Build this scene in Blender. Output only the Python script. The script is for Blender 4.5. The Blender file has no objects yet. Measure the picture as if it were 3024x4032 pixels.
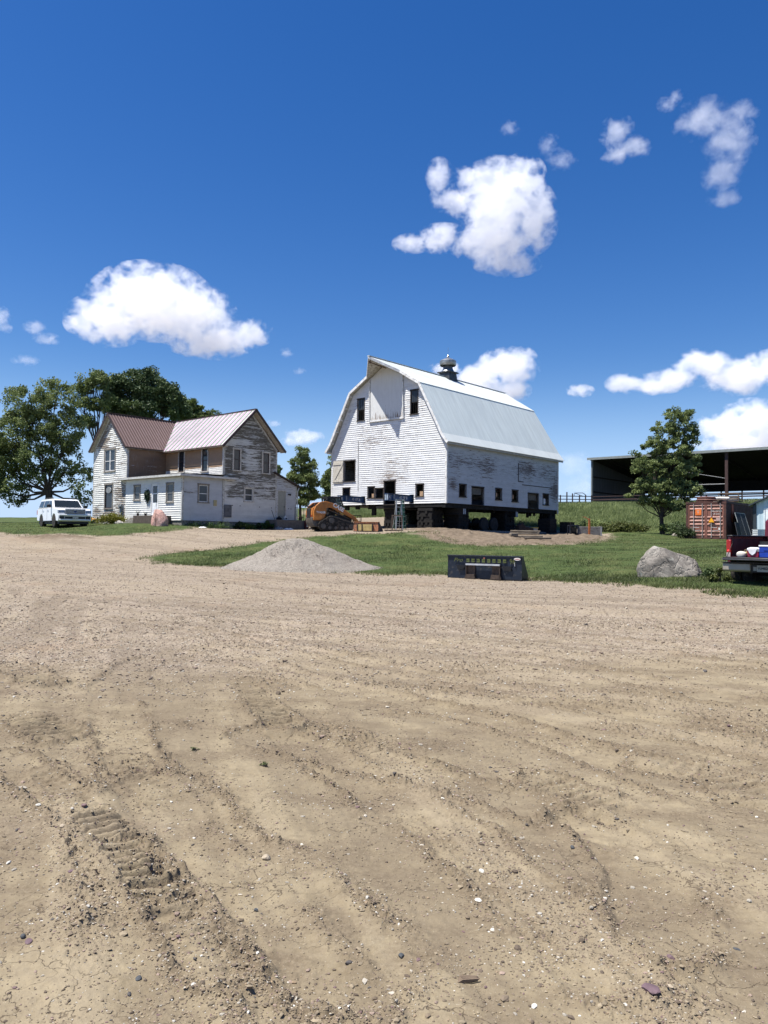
import bpy, bmesh, math, random
import numpy as np
from mathutils import Vector, Matrix
R = math.radians
sc = bpy.context.scene
col = sc.collection
rng = random.Random(7)
nr = np.random.default_rng(11)

# ------------------------------------------------------------------ camera
FPX = 3015.5
PITCH, ROLL = R(1.826), R(0.702)
CAMZ = 1.6
CAM = Vector((0, 0, CAMZ))
cf = Vector((0, math.cos(PITCH), math.sin(PITCH)))
r0 = Vector((1, 0, 0)); u0 = r0.cross(cf)
cr = r0*math.cos(ROLL) + u0*math.sin(ROLL)
cu = -r0*math.sin(ROLL) + u0*math.cos(ROLL)
cam = bpy.data.cameras.new('camera'); co = bpy.data.objects.new('camera', cam); col.objects.link(co)
cam.sensor_fit = 'HORIZONTAL'; cam.sensor_width = 36.0; cam.lens = 36.0*FPX/3024.0
cam.clip_start = 0.05; cam.clip_end = 20000
M3 = Matrix(((cr.x, cu.x, -cf.x), (cr.y, cu.y, -cf.y), (cr.z, cu.z, -cf.z)))
co.matrix_world = Matrix.Translation(CAM) @ M3.to_4x4()
sc.camera = co

# ------------------------------------------------------------------ light
SUN = Vector((-0.371, -0.115, 0.921)).normalized()
w = bpy.data.worlds.new('World'); sc.world = w; w.use_nodes = True
nt = w.node_tree; nt.nodes.clear()
NW = nt.nodes.new; LW = nt.links.new
sky = NW('ShaderNodeTexSky'); sky.sky_type = 'NISHITA'; sky.sun_disc = False
sky.sun_elevation = math.asin(SUN.z); sky.sun_rotation = math.atan2(SUN.x, SUN.y)
sky.altitude = 100; sky.air_density = 1.0; sky.dust_density = 0.3; sky.ozone_density = 3.0
hs = NW('ShaderNodeHueSaturation'); hs.inputs['Saturation'].default_value = 1.36; hs.inputs['Hue'].default_value = 0.512
LW(sky.outputs[0], hs.inputs['Color'])
# pale band of hazy air towards the horizon, all the way round
wtc = NW('ShaderNodeTexCoord'); wsx = NW('ShaderNodeSeparateXYZ'); LW(wtc.outputs['Generated'], wsx.inputs[0])
wmr = NW('ShaderNodeMapRange'); wmr.interpolation_type = 'SMOOTHERSTEP'
wmr.inputs['From Min'].default_value = -0.06; wmr.inputs['From Max'].default_value = 0.25
wmr.inputs['To Min'].default_value = 0.92; wmr.inputs['To Max'].default_value = 0.0
LW(wsx.outputs['Z'], wmr.inputs['Value'])
wmx = NW('ShaderNodeMix'); wmx.data_type = 'RGBA'; LW(wmr.outputs[0], wmx.inputs['Factor'])
LW(hs.outputs[0], wmx.inputs[6]); wmx.inputs[7].default_value = (4.0, 5.6, 8.8, 1)
bg = NW('ShaderNodeBackground'); bg.inputs[1].default_value = 0.076
out = NW('ShaderNodeOutputWorld')
LW(wmx.outputs[2], bg.inputs[0]); LW(bg.outputs[0], out.inputs[0])
sl = bpy.data.lights.new('sun', 'SUN'); sl.energy = 5.0; sl.angle = R(0.53); sl.color = (1.0, 0.955, 0.88)
so = bpy.data.objects.new('sun', sl); col.objects.link(so)
so.rotation_euler = SUN.to_track_quat('Z', 'Y').to_euler()
so.location = (-20, -10, 40)
sc.view_settings.view_transform = 'Standard'; sc.view_settings.look = 'None'
sc.view_settings.exposure = 0.8; sc.view_settings.gamma = 1.0
sc.cycles.volume_bounces = 8; sc.cycles.max_bounces = 12
sc.cycles.diffuse_bounces = 4; sc.cycles.glossy_bounces = 4
sc.cycles.transparent_max_bounces = 12
sc.cycles.caustics_reflective = False; sc.cycles.caustics_refractive = False
sc.cycles.use_denoising = True

# ------------------------------------------------------------------ helpers
def ray(x, y):
    return cf + cr*((x-1512)/FPX) - cu*((y-2016)/FPX)
def at(x, y, Y):
    d = ray(x, y); return CAM + d*(Y/d.y)
# ------------------------------------------------------------------ object helpers
def tag(o, label=None, cat=None, group=None, kind=None):
    if label: o['label'] = label
    if cat: o['category'] = cat
    if group: o['group'] = group
    if kind: o['kind'] = kind
    return o
def thing(name, label, cat, loc=(0, 0, 0), rz=0.0, group=None):
    o = bpy.data.objects.new(name, None); col.objects.link(o); o.empty_display_size = 0.3
    o.location = loc; o.rotation_euler = (0, 0, rz)
    return tag(o, label, cat, group)
class MB:
    def __init__(s): s.v = []; s.f = []; s.smooth = False
    def add(s, vs, fs):
        n = len(s.v); s.v += [tuple(p) for p in vs]; s.f += [tuple(i+n for i in f) for f in fs]; return s
    def box(s, x0, x1, y0, y1, z0, z1, M=None):
        vs = [Vector(p) for p in ((x0,y0,z0),(x1,y0,z0),(x1,y1,z0),(x0,y1,z0),(x0,y0,z1),(x1,y0,z1),(x1,y1,z1),(x0,y1,z1))]
        if M is not None: vs = [M @ p for p in vs]
        return s.add(vs, [(0,3,2,1),(4,5,6,7),(0,1,5,4),(1,2,6,5),(2,3,7,6),(3,0,4,7)])
    def bar(s, a, b, w=0.05, h=None, up=(0, 0, 1), off=(0, 0)):
        a = Vector(a); b = Vector(b); h = h or w; d = (b-a)
        if d.length < 1e-6: return s
        d.normalize(); u = Vector(up)
        if abs(d.dot(u)) > .98: u = Vector((1, 0, 0))
        sx = d.cross(u).normalized(); sy = sx.cross(d).normalized()
        vs = []
        for p in (a, b):
            for i, j in ((-1,-1),(1,-1),(1,1),(-1,1)): vs.append(p + sx*(i*w/2+off[0]) + sy*(j*h/2+off[1]))
        return s.add(vs, [(0,1,2,3),(7,6,5,4),(0,4,5,1),(1,5,6,2),(2,6,7,3),(3,7,4,0)])
    def tube(s, pts, r, n=8, cap=True):
        pts = [Vector(p) for p in pts]; rs = r if isinstance(r, (list, tuple)) else [r]*len(pts)
        rings = []; prev = None
        for i, p in enumerate(pts):
            d = (pts[min(i+1, len(pts)-1)] - pts[max(i-1, 0)]).normalized()
            if prev is None: u = d.orthogonal().normalized()
            else:
                u = prev - d*prev.dot(d); u = u.normalized() if u.length > 1e-5 else d.orthogonal().normalized()
            prev = u; v = d.cross(u)
            rings.append([p + (u*math.cos(2*math.pi*k/n) + v*math.sin(2*math.pi*k/n))*rs[i] for k in range(n)])
        vs = [q for rg in rings for q in rg]; fs = []
        for i in range(len(pts)-1):
            for k in range(n):
                k2 = (k+1) % n; fs.append((i*n+k, i*n+k2, (i+1)*n+k2, (i+1)*n+k))
        if cap: fs.append(tuple(range(n-1, -1, -1))); fs.append(tuple((len(pts)-1)*n+k for k in range(n)))
        return s.add(vs, fs)
    def lathe(s, prof, n=24, M=None, cap=True):
        vs = []
        for r_, z in prof:
            for k in range(n):
                p = Vector((r_*math.cos(2*math.pi*k/n), r_*math.sin(2*math.pi*k/n), z)); vs.append(M @ p if M is not None else p)
        fs = []
        for i in range(len(prof)-1):
            for k in range(n):
                k2 = (k+1) % n; fs.append((i*n+k, i*n+k2, (i+1)*n+k2, (i+1)*n+k))
        if cap: fs.append(tuple(range(n-1, -1, -1))); fs.append(tuple((len(prof)-1)*n+k for k in range(n)))
        return s.add(vs, fs)
    def prism(s, poly, d0, d1, M=None):
        """polygon [(x,z)] in the XZ plane pushed from y=d0 to y=d1"""
        n = len(poly); vs = [Vector((x, d0, z)) for x, z in poly] + [Vector((x, d1, z)) for x, z in poly]
        if M is not None: vs = [M @ p for p in vs]
        fs = [tuple(range(n)), tuple(range(2*n-1, n-1, -1))] + [(i, i+n, (i+1) % n+n, (i+1) % n) for i in range(n)]
        return s.add(vs, fs)
    def build(s, name, mat_=None, parent=None, smooth=None, bevel=0, sub=0, sharp=35):
        me = bpy.data.meshes.new(name); me.from_pydata(s.v, [], s.f)
        me.validate(); me.update()
        bm = bmesh.new(); bm.from_mesh(me); bmesh.ops.recalc_face_normals(bm, faces=bm.faces); bm.to_mesh(me); bm.free()
        o = bpy.data.objects.new(name, me); col.objects.link(o)
        if mat_ is not None:
            for m in (mat_ if isinstance(mat_, (list, tuple)) else [mat_]): me.materials.append(m)
        if parent is not None: o.parent = parent
        if bevel:
            b = o.modifiers.new('bevel', 'BEVEL'); b.width = bevel; b.segments = 2; b.limit_method = 'ANGLE'
        if sub:
            b = o.modifiers.new('sub', 'SUBSURF'); b.levels = sub; b.render_levels = sub
        me.polygons.foreach_set('use_smooth', [False]*len(me.polygons))
        if smooth or (smooth is None and (bevel or sub)):
            me.polygons.foreach_set('use_smooth', [True]*len(me.polygons))
            try: me.set_sharp_from_angle(angle=R(sharp))
            except Exception: pass
        return o
def npmesh(name, V, Fq, mat_=None, parent=None, attrs=None, smooth=False):
    me = bpy.data.meshes.new(name); V = np.asarray(V, np.float32); Fq = np.asarray(Fq, np.int32); k = Fq.shape[1]
    me.vertices.add(len(V)); me.vertices.foreach_set('co', V.ravel())
    me.loops.add(Fq.size); me.loops.foreach_set('vertex_index', Fq.ravel())
    me.polygons.add(len(Fq)); me.polygons.foreach_set('loop_start', np.arange(0, Fq.size, k, dtype=np.int32))
    me.polygons.foreach_set('loop_total', np.full(len(Fq), k, np.int32))
    me.update(calc_edges=True)
    for nme, (ty, arr) in (attrs or {}).items():
        a = me.attributes.new(nme, 'FLOAT' if ty == 'f' else 'FLOAT_COLOR', 'POINT')
        a.data.foreach_set('value' if ty == 'f' else 'color', np.asarray(arr, np.float32).ravel())
    me.polygons.foreach_set('use_smooth', np.full(len(Fq), bool(smooth)))
    o = bpy.data.objects.new(name, me); col.objects.link(o)
    if mat_: me.materials.append(mat_)
    if parent is not None: o.parent = parent
    return o

# ------------------------------------------------------------------ materials
class NT:
    def __init__(s, name):
        s.m = bpy.data.materials.new(name); s.m.use_nodes = True; s.t = s.m.node_tree
        s.p = s.t.nodes['Principled BSDF']; s.tc = None
    def n(s, ty, **kw):
        k = s.t.nodes.new(ty)
        for a, v in kw.items(): setattr(k, a, v)
        return k
    def l(s, a, b): s.t.links.new(a, b)
    def coord(s, which='Object', scale=(1, 1, 1), rot=(0, 0, 0), loc=(0, 0, 0)):
        if s.tc is None: s.tc = s.n('ShaderNodeTexCoord')
        mp = s.n('ShaderNodeMapping'); mp.inputs['Scale'].default_value = scale; mp.inputs['Rotation'].default_value = rot
        mp.inputs['Location'].default_value = loc; s.l(s.tc.outputs[which], mp.inputs[0]); return mp.outputs[0]
    def noise(s, vec, scale=5, detail=4, rough=.55, dist=0):
        k = s.n('ShaderNodeTexNoise'); k.inputs['Scale'].default_value = scale; k.inputs['Detail'].default_value = detail
        k.inputs['Roughness'].default_value = rough; k.inputs['Distortion'].default_value = dist
        if vec is not None: s.l(vec, k.inputs['Vector'])
        return k.outputs[0]
    def math(s, op, a, b=None, c=None, clamp=False):
        k = s.n('ShaderNodeMath', operation=op, use_clamp=clamp)
        for i, q in enumerate((a, b, c)):
            if q is None: continue
            if isinstance(q, (int, float)): k.inputs[i].default_value = q
            else: s.l(q, k.inputs[i])
        return k.outputs[0]
    def ramp(s, f, stops):
        k = s.n('ShaderNodeValToRGB'); e = k.color_ramp.elements
        while len(e) < len(stops): e.new(0.5)
        for i, (p, c) in enumerate(stops):
            e[i].position = p; e[i].color = (c, c, c, 1) if isinstance(c, (int, float)) else (*c, 1)
        s.l(f, k.inputs[0]); return k.outputs[0]
    def mix(s, f, a, b):
        k = s.n('ShaderNodeMix', data_type='RGBA')
        for i, q in ((0, f), (6, a), (7, b)):
            if isinstance(q, (int, float)): k.inputs[i].default_value = q
            elif isinstance(q, tuple): k.inputs[i].default_value = (*q, 1)
            else: s.l(q, k.inputs[i])
        return k.outputs[2]
    def color(s, c):
        if isinstance(c, tuple): s.p.inputs['Base Color'].default_value = (*c, 1)
        else: s.l(c, s.p.inputs['Base Color'])
    def bump(s, h, st=.3, d=.02):
        k = s.n('ShaderNodeBump'); k.inputs['Strength'].default_value = st; k.inputs['Distance'].default_value = d
        s.l(h, k.inputs['Height']); s.l(k.outputs[0], s.p.inputs['Normal']); return k
    def attr(s, name, out='Fac'):
        k = s.n('ShaderNodeAttribute', attribute_name=name); return k.outputs[out]
    def set(s, rough=.6, metal=0, spec=.5, coat=0, trans=0):
        s.p.inputs['Roughness'].default_value = rough; s.p.inputs['Metallic'].default_value = metal
        s.p.inputs['Specular IOR Level'].default_value = spec; s.p.inputs['Coat Weight'].default_value = coat
        s.p.inputs['Transmission Weight'].default_value = trans; return s
_mats = {}
def M(name, c, rough=.6, metal=0, spec=.4, var=.25, scale=4, dirt=None, dirt_amt=0.5, bump=0, coat=0, stretch=(1, 1, 1)):
    """a surface with uneven tone, optional dirt or rust and grain"""
    if name in _mats: return _mats[name]
    t = NT(name); v = t.coord('Object', stretch)
    n1 = t.noise(v, scale, 5, .6)
    dk = tuple(x*(1-var) for x in c); lt = tuple(min(1, x*(1+var*.8)) for x in c)
    cc = t.ramp(n1, [(.3, dk), (.7, lt)])
    if dirt:
        n2 = t.noise(v, scale*1.7, 6, .68, .3)
        cc = t.mix(t.ramp(n2, [(.62-dirt_amt*.25, 0.0), (.72-dirt_amt*.15, 1.0)]), cc, dirt)
    t.color(cc); t.set(rough, metal, spec, coat)
    rr = t.ramp(n1, [(.3, min(1, rough*1.15)), (.7, rough*.85)]); t.l(rr, t.p.inputs['Roughness'])
    if bump: t.bump(t.noise(v, scale*6, 4, .6), bump, .01)
    _mats[name] = t.m; return t.m
def glass(name='window_glass', c=(.02, .025, .03), rough=.06):
    if name in _mats: return _mats[name]
    t = NT(name); t.color(c); t.set(rough, 0, .45)
    v = t.coord('Object'); t.bump(t.noise(v, 2.2, 2), .03, .05); _mats[name] = t.m; return t.m
def text(body, size, mat_, parent, loc, rot, name='lettering', ext=0.004, font=None, sx=1.0, shear=0, bold=0.0, align='CENTER'):
    cu_ = bpy.data.curves.new(name, 'FONT'); cu_.body = body; cu_.size = size; cu_.extrude = ext; cu_.align_x = align; cu_.align_y = 'CENTER'
    cu_.shear = shear; cu_.offset = bold
    tmp = bpy.data.objects.new('t', cu_); col.objects.link(tmp)
    dg = bpy.context.evaluated_depsgraph_get(); me = bpy.data.meshes.new_from_object(tmp.evaluated_get(dg))
    bpy.data.objects.remove(tmp); me.name = name; me.materials.clear(); me.materials.append(mat_)
    o = bpy.data.objects.new(name, me); col.objects.link(o); o.parent = parent; o.location = loc; o.rotation_euler = rot; o.scale = (sx, 1, 1)
    return o
# ------------------------------------------------------------------ the lie of the land
def hz_row(px): return 2112.2 + math.tan(ROLL)*(px-1512)      # image row of the horizon
def zrow(px, py, Y):                                          # height of the ground seen at that row, Y metres away
    return at(px, py, Y)
_cp = []
def cp(px, py, Y, dz=0): 
    p = at(px, py, Y); _cp.append((p.x, p.y, p.z+dz))
for x, y in ((-3,0),(3,0),(0,-4),(-8,-8),(8,-8),(0,3),(-3,5),(3,5),(-1,7),(2,7)): _cp.append((x, y, 0.0))
_cp += [(-6,12,.07),(0,12,.08),(6,12,.12),(-14,16,.2),(14,14,.25),(-25,-20,-.3),(25,-20,.3),(-30,20,.3),(-9,20,.2),(0,18,.15),(-60,-40,-1),(60,-40,1),(30,18,.7),(60,30,2)]
for a_ in ((1500,2270,26),(1765,2270,25),(2080,2283,24.5),(2600,2275,22),(2880,2313,19.5),(1150,2250,27),(590,2205,33),(100,2160,38),(0,2120,42),
           (700,2112,43),(1100,2110,44),(300,2076,50),(60,2076,51),(1308,2089,48.2),(1440,2093,46.3),(1580,2086,47.5),(625,2070,48.3),(460,2065,51.5),(900,2082,53),(2300,2118,50),(2055,2120,43.5),(1757,2078,50),(1640,2082,52),(1900,2100,48),(1900,2150,38),(1400,2112,43),(1400,2170,36),
           (2196,2095,61),(1302,2083,57),(2100,2110,52),(2400,2118,52),(2400,2170,38),(2780,2119,54),(2990,2122,54),(2605,2104,57),(2850,2160,34),
           (1500,2052,66),(1800,2062,66),(2300,2082,64),(2600,2092,66),(1280,2060,66),
           (1500,2003,86),(1800,2000,86),(2100,1995,86),(2300,1990,86),(2600,1987,87),(2900,1984,88),(3100,1980,88),
           (1280,2025,86),(1200,2029,92),(0,2040,100),(350,2039,100),(800,2036,100),(-300,2042,100)): cp(*a_)
_cp += [(-26,58,2.25),(-17,50.5,2.2),(-12,55,2.27),(-12,62,2.27),(-20,62,2.3),(-25,75,2.6)]
for X in (-5, 10, 25, 45, 70): _cp.append((X, 100, 5.7)); _cp.append((X, 125, 5.7))
_cp += [(55,60,2.5),(-60,60,2.2),(-60,100,3.5),(-120,130,4),(-60,150,4),(0,170,5.2),(120,150,5.5),(100,60,3),(38,80,5.6),(33,85,5.6),(44,76,5.6),(45,86,5.8),(30,90,5.7)]
_cp = np.array(_cp)
def _phi(d2): return 0.5*d2*np.log(d2+1e-9)
_n = len(_cp); _K = np.zeros((_n+3, _n+3)); _dd = ((_cp[:, None, :2]-_cp[None, :, :2])**2).sum(-1)
_K[:_n, :_n] = _phi(_dd) + np.eye(_n)*1.2; _K[:_n, _n] = 1; _K[:_n, _n+1:] = _cp[:, :2]; _K[_n, :_n] = 1; _K[_n+1:, :_n] = _cp[:, :2].T
_w = np.linalg.solve(_K, np.concatenate([_cp[:, 2], np.zeros(3)]))
def zbase(X, Y):
    X = np.asarray(X, float); Y = np.asarray(Y, float); sh = X.shape; X = X.ravel(); Y = Y.ravel(); out_ = np.empty(X.size)
    rr = np.hypot(X, Y); k = np.where(rr > 140, 140/np.maximum(rr, 1), 1.0); Xc = X*k; Yc = Y*k
    for i in range(0, X.size, 40000):
        s_ = slice(i, i+40000)
        d2 = (Xc[s_, None]-_cp[None, :, 0])**2 + (Yc[s_, None]-_cp[None, :, 1])**2
        out_[s_] = _phi(d2) @ _w[:_n] + _w[_n] + Xc[s_]*_w[_n+1] + Yc[s_]*_w[_n+2]
    out_ -= np.maximum(rr-150, 0)*0.004
    return out_.reshape(sh)
# spoil mounds beside the barn and the scraped heap by the car: (x, y, rx, ry, angle, height)
def _pt(px, py, Y): p = at(px, py, Y); return p.x, p.y
MOUNDS = []
for px, Y, rx, ry, h in ((1780,43.5,2.6,1.1,.35),(1900,44,2.2,1.0,.28),(1990,42.5,2.0,.8,.22),(2300,49,2.2,1.0,.33),(2230,47,1.7,.8,.18),(210,42,2.2,.7,.28),(330,41.5,1.2,.5,.16),(2060,42,2.5,.7,.12)):
    MOUNDS.append((at(px, 2100, Y).x, Y, rx, ry, h*.75))
def zmound(X, Y):
    z = np.zeros_like(X)
    for x, y, rx, ry, h in MOUNDS:
        z = np.maximum(z, h*np.exp(-(((X-x)/rx)**2+((Y-y)/ry)**2)*1.3))
    return z
def zg(x, y): return float(zbase(np.array([x]), np.array([y]))[0] + zmound(np.array([float(x)]), np.array([float(y)]))[0])
def gp(px, py, Y0=2.0, Y1=140.0):
    """where the line of sight through a pixel meets the ground"""
    ys = np.exp(np.linspace(math.log(Y0), math.log(Y1), 420)); d = ray(px, py)
    X = CAM.x + d.x/d.y*ys; Z = CAM.z + d.z/d.y*ys; g = zbase(X, ys)
    i = np.argmax(Z < g)
    if i == 0 and not Z[0] < g[0]: i = len(ys)-1
    return Vector((X[i], ys[i], g[i]))
# -------- numpy noise
_perm = np.random.default_rng(3).random((256, 256))
def vnoise(x, y, s=0):
    x = x + s*17.31; y = y + s*9.77
    xi = np.floor(x).astype(int); yi = np.floor(y).astype(int); fx = x-xi; fy = y-yi
    fx = fx*fx*fx*(fx*(fx*6-15)+10); fy = fy*fy*fy*(fy*(fy*6-15)+10)
    g = lambda a, b: _perm[a & 255, b & 255]
    return (g(xi, yi)*(1-fx)+g(xi+1, yi)*fx)*(1-fy) + (g(xi, yi+1)*(1-fx)+g(xi+1, yi+1)*fx)*fy
def fbm(x, y, o=4, s=0, g=.5):
    a = 1; t = 0; r_ = 0
    for i in range(o): r_ = r_ + a*vnoise(x*2**i, y*2**i, s+i); t += a; a *= g
    return r_/t
def sstep(a, b, x): t = np.clip((x-a)/(b-a), 0, 1); return t*t*(3-2*t)
def inpoly(poly, X, Y):
    c = np.zeros(X.shape, bool); n = len(poly); j = n-1
    for i in range(n):
        xi, yi = poly[i]; xj, yj = poly[j]
        m = ((yi > Y) != (yj > Y)) & (X < (xj-xi)*(Y-yi)/((yj-yi)+1e-12)+xi); c ^= m; j = i
    return c
def polydist(poly, X, Y, closed=True):
    d = np.full(X.shape, 1e9); tt = np.zeros(X.shape); n = len(poly); L0 = 0
    for i in range(n if closed else n-1):
        ax, ay = poly[i]; bx, by = poly[(i+1) % n]; dx, dy = bx-ax, by-ay; l2 = dx*dx+dy*dy+1e-12
        t = np.clip(((X-ax)*dx+(Y-ay)*dy)/l2, 0, 1); e = np.hypot(X-ax-t*dx, Y-ay-t*dy)
        m = e < d; d = np.where(m, e, d); tt = np.where(m, L0+t*math.sqrt(l2), tt); L0 += math.sqrt(l2)
    return d, tt
def wpoly(px): return [(p.x, p.y) for p in (gp(x, y) for x, y in px)]
# bare ground outline = everything not lawn.  Lawn outlines, seen in the photograph and laid on the ground:
LAWNS = [wpoly([(590,2200),(640,2185),(760,2172),(900,2160),(1010,2143),(1100,2133),(1250,2118),(1400,2106),(1560,2103),(1640,2095),(1700,2118),(1760,2140),(1900,2152),(2100,2150),(2250,2147),(2380,2132),(2420,2120),(2400,2104)])
         + [(12,66),(2,72),(-3,72),(-6,62),(-8,60),(-9,75),(-12,140),(160,140),(160,30),(40,18)] +
         wpoly([(3300,2375),(3024,2350),(2930,2345),(2850,2330),(2700,2318),(2500,2300),(2350,2295),(2200,2290),(2120,2280),(2000,2276),(1800,2268),(1740,2262),(1600,2262),(1450,2262),(1200,2240),(1000,2232),(800,2228),(660,2222)]),
         [(-160,46)] + wpoly([(-260,2088),(0,2098),(120,2110),(250,2105),(330,2112),(420,2115),(520,2104),(640,2096),(720,2086),(860,2078),(1000,2075)]) + [(-8.6,58),(-10,66),(-9,75),(-12,140),(-160,140)]]
def lawn_sd(X, Y):
    s_ = np.full(X.shape, -1e9)
    for P_ in LAWNS:
        d, _ = polydist(P_, X, Y); s_ = np.maximum(s_, np.where(inpoly(P_, X, Y), d, -d))
    return s_
DIRT = [wpoly([(1640,2082),(1660,2112),(1700,2128),(1800,2146),(1950,2150),(2100,2148),(2250,2146),(2370,2132),(2400,2118),(2300,2100),(2150,2095),(1900,2080)]) ]
# wheel and crawler marks pressed in the yard: (pixel path, width, lug spacing or 0, depth)
TRACKS = [
 ([(560,2600),(430,2700),(470,2900),(560,3100),(700,3330),(900,3560),(1250,4000)], .42, 0, .010),
 ([(345,3200),(430,3290),(520,3395),(600,3490),(700,3620)], .25, .095, .036),
 ([(190,3040),(270,3120),(345,3200)], .22, .095, .014),
 ([(700,3620),(800,3740),(880,3850)], .24, .095, .012),
 ([(480,3000),(600,3090),(640,3160)], .30, .10, .012),
 ([(960,2690),(1010,2760),(1110,2870)], .30, .11, .045),
 ([(1110,2870),(1300,3010),(1500,3120),(1800,3300),(2100,3560),(2350,3820)], .40, 0, .012),
 ([(130,2840),(180,2880),(230,2910)], .36, .11, .035),
 ([(0,2620),(90,2650),(170,2700)], .40, .12, .035),
 ([(0,2980),(150,3080),(300,3180),(420,3300)], .30, 0, .010),
 ([(300,2420),(700,2470),(1200,2560),(1900,2700),(2500,2830),(3024,2990)], .35, 0, .016),
 ([(200,2380),(800,2420),(1400,2490),(2000,2590),(2600,2700),(3024,2790)], .5, 0, .015),
 ([(800,2560),(1400,2720),(1900,2840),(2300,2960),(2700,3100),(3024,3230)], .4, 0, .014),
 ([(1000,2900),(1500,3010),(2050,3160),(2600,3330),(3024,3480)], .45, 0, .012),
 ([(2300,3230),(2450,3330),(2560,3480),(2600,3700)], .4, 0, .02),
 ([(600,3100),(900,3400),(1100,3560),(1350,3800)], .5, 0, .012),
 ([(2600,3020),(2800,3060),(2950,3130),(3024,3180)], .40, .11, .014),
 ([(2150,3080),(2300,3140),(2420,3190)], .34, .11, .014),
 ([(0,2330),(600,2350),(1300,2400),(2100,2490),(3024,2610)], .7, 0, .02),
 ([(0,2260),(500,2280),(1200,2330),(2100,2400),(3024,2480)], .6, 0, .015),
]
TRW = [(wpoly(p), w_, lg, dp) for p, w_, lg, dp in TRACKS]
def yard_detail(X, Y):
    """relief (m) and looseness 0..1 of the bare yard"""
    r_ = np.hypot(X, Y); near = 1-sstep(9, 22, r_)
    # domain stretched along the main driving direction (photo: upper left to lower right, then across)
    ux = X*.86 - Y*.5; uy = X*.5 + Y*.86
    sA = X*.95+Y*.32; tA = X*.32-Y*.95; sB = X*.5+Y*.86; tB = X*.86-Y*.5; wA = 1-sstep(4.0, 8.5, Y+X*1.6); wp = (fbm(X*.25, Y*.25, 2, 91)-.5)*1.6
    S1 = wA*fbm(sA*1.9+wp, tA*.22, 3, 92)+(1-wA)*fbm(sB*1.5+wp, tB*.16, 3, 93); S2 = wA*fbm(sA*7+wp*3, tA*.5, 3, 94)+(1-wA)*fbm(sB*6+wp*3, tB*.35, 3, 95)
    A = fbm(ux*.55+fbm(X*.4, Y*.4, 2, 9)*1.5, uy*1.3, 4, 1)
    B = fbm(X*1.1, Y*2.2, 4, 5)
    loose = sstep(.50, .62, A*.30+B*.25+S1*.45)*.8
    z = (fbm(X*.5, Y*.5, 3, 2)-.5)*.05 + (S1-.5)*.040 + (S2-.5)*.016
    for P_, w_, lg, dp in TRW:
        x0 = min(p[0] for p in P_)-w_*2; x1 = max(p[0] for p in P_)+w_*2; y0 = min(p[1] for p in P_)-w_*2; y1 = max(p[1] for p in P_)+w_*2
        m = (X > x0) & (X < x1) & (Y > y0) & (Y < y1)
        if not m.any(): continue
        Xm, Ym = X[m], Y[m]
        d, t = polydist(P_, Xm, Ym, False); wob = 1+(fbm(Xm*3, Ym*3, 2, 7)-.5)*.5; q = d/(w_*.5*wob)
        ins = 1-sstep(.75, 1.05, q); rim = np.exp(-((q-1.15)/.25)**2)
        brk = sstep(.30, .5, fbm(Xm*1.3, Ym*1.3, 3, 12))
        zz = -dp*ins*(.5 if lg else 1) + dp*1.0*rim*brk*fbm(Xm*9, Ym*9, 2, 4)*1.6
        if lg:
            n0 = fbm(Xm*5, Ym*5, 3, 8); ph = t/lg + (n0-.5)*.38 + .25*(d/w_); bar_ = np.abs((ph % 1)-.5)*2
            zz += dp*1.25*ins*sstep(.30, .85, bar_)*(0.35+1.0*fbm(Xm*4, Ym*4, 2, 15))
            loose[m] = loose[m]*(1-ins)+ins*(.12+.75*(1-sstep(.3, .7, bar_))*sstep(.35, .55, fbm(Xm*3, Ym*3, 2, 16)))
        loose[m] = np.maximum(loose[m], rim*brk*.85); loose[m] = loose[m]*(1-ins*(0 if lg else .6))
        z[m] += zz
    c1 = fbm(X*14, Y*14, 3, 21); c2 = fbm(X*38, Y*38, 3, 22, .6); c3 = fbm(X*5, Y*5, 3, 23)
    clod = np.maximum(0, c1-.52)*.10 + np.maximum(0, c2-.5)*.040
    c4 = 1-np.abs(fbm(X*70, Y*70, 2, 25, .6)-.5)*2
    z += clod*np.clip(loose*1.15, 0, 1) + (c2-.5)*(.007+.012*loose) + (c3-.5)*.014 + (c4-.7)*.006*loose
    yard_detail.S = S1*.6+S2*.4
    return z*(0.4+.6*near), loose
# -------- mesh: rings round the photographer, finest in front
rad = np.concatenate([np.linspace(0.2, 1.9, 12), np.exp(np.linspace(math.log(2.0), math.log(13), 760))[0:], np.exp(np.linspace(math.log(13.05), math.log(70), 320)), np.exp(np.linspace(math.log(71), math.log(6000), 90))])
ang = np.concatenate([np.linspace(-31, 31, 900), np.linspace(31.5, 328.5, 150)])
An, Rd = np.meshgrid(np.radians(ang), rad)
GX = Rd*np.sin(An); GY = Rd*np.cos(An)
GZ = zbase(GX, GY)
SD = lawn_sd(GX, GY); edge = (fbm(GX*1.6, GY*1.6, 4, 31)-.5)*1.3
onlawn = sstep(-.25, .25, SD+edge)
bar0 = Rd < 60
yd = np.zeros_like(GX); lo = np.zeros_like(GX)
m_ = (Rd < 70) & (onlawn < 1)
yd_, lo_ = yard_detail(GX[m_], GY[m_]); yd[m_] = yd_; lo[m_] = lo_; stk = np.full_like(GX, .5); stk[m_] = yard_detail.S
dirtm = np.zeros_like(GX)
for P_ in DIRT:
    d, _ = polydist(P_, GX, GY); dirtm = np.maximum(dirtm, sstep(-.4, .4, np.where(inpoly(P_, GX, GY), d, -d)+edge*.6))
zm = zmound(GX, GY); dirtm = np.maximum(dirtm, sstep(.05, .12, zm))
onlawn = onlawn*(1-dirtm)
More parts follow.
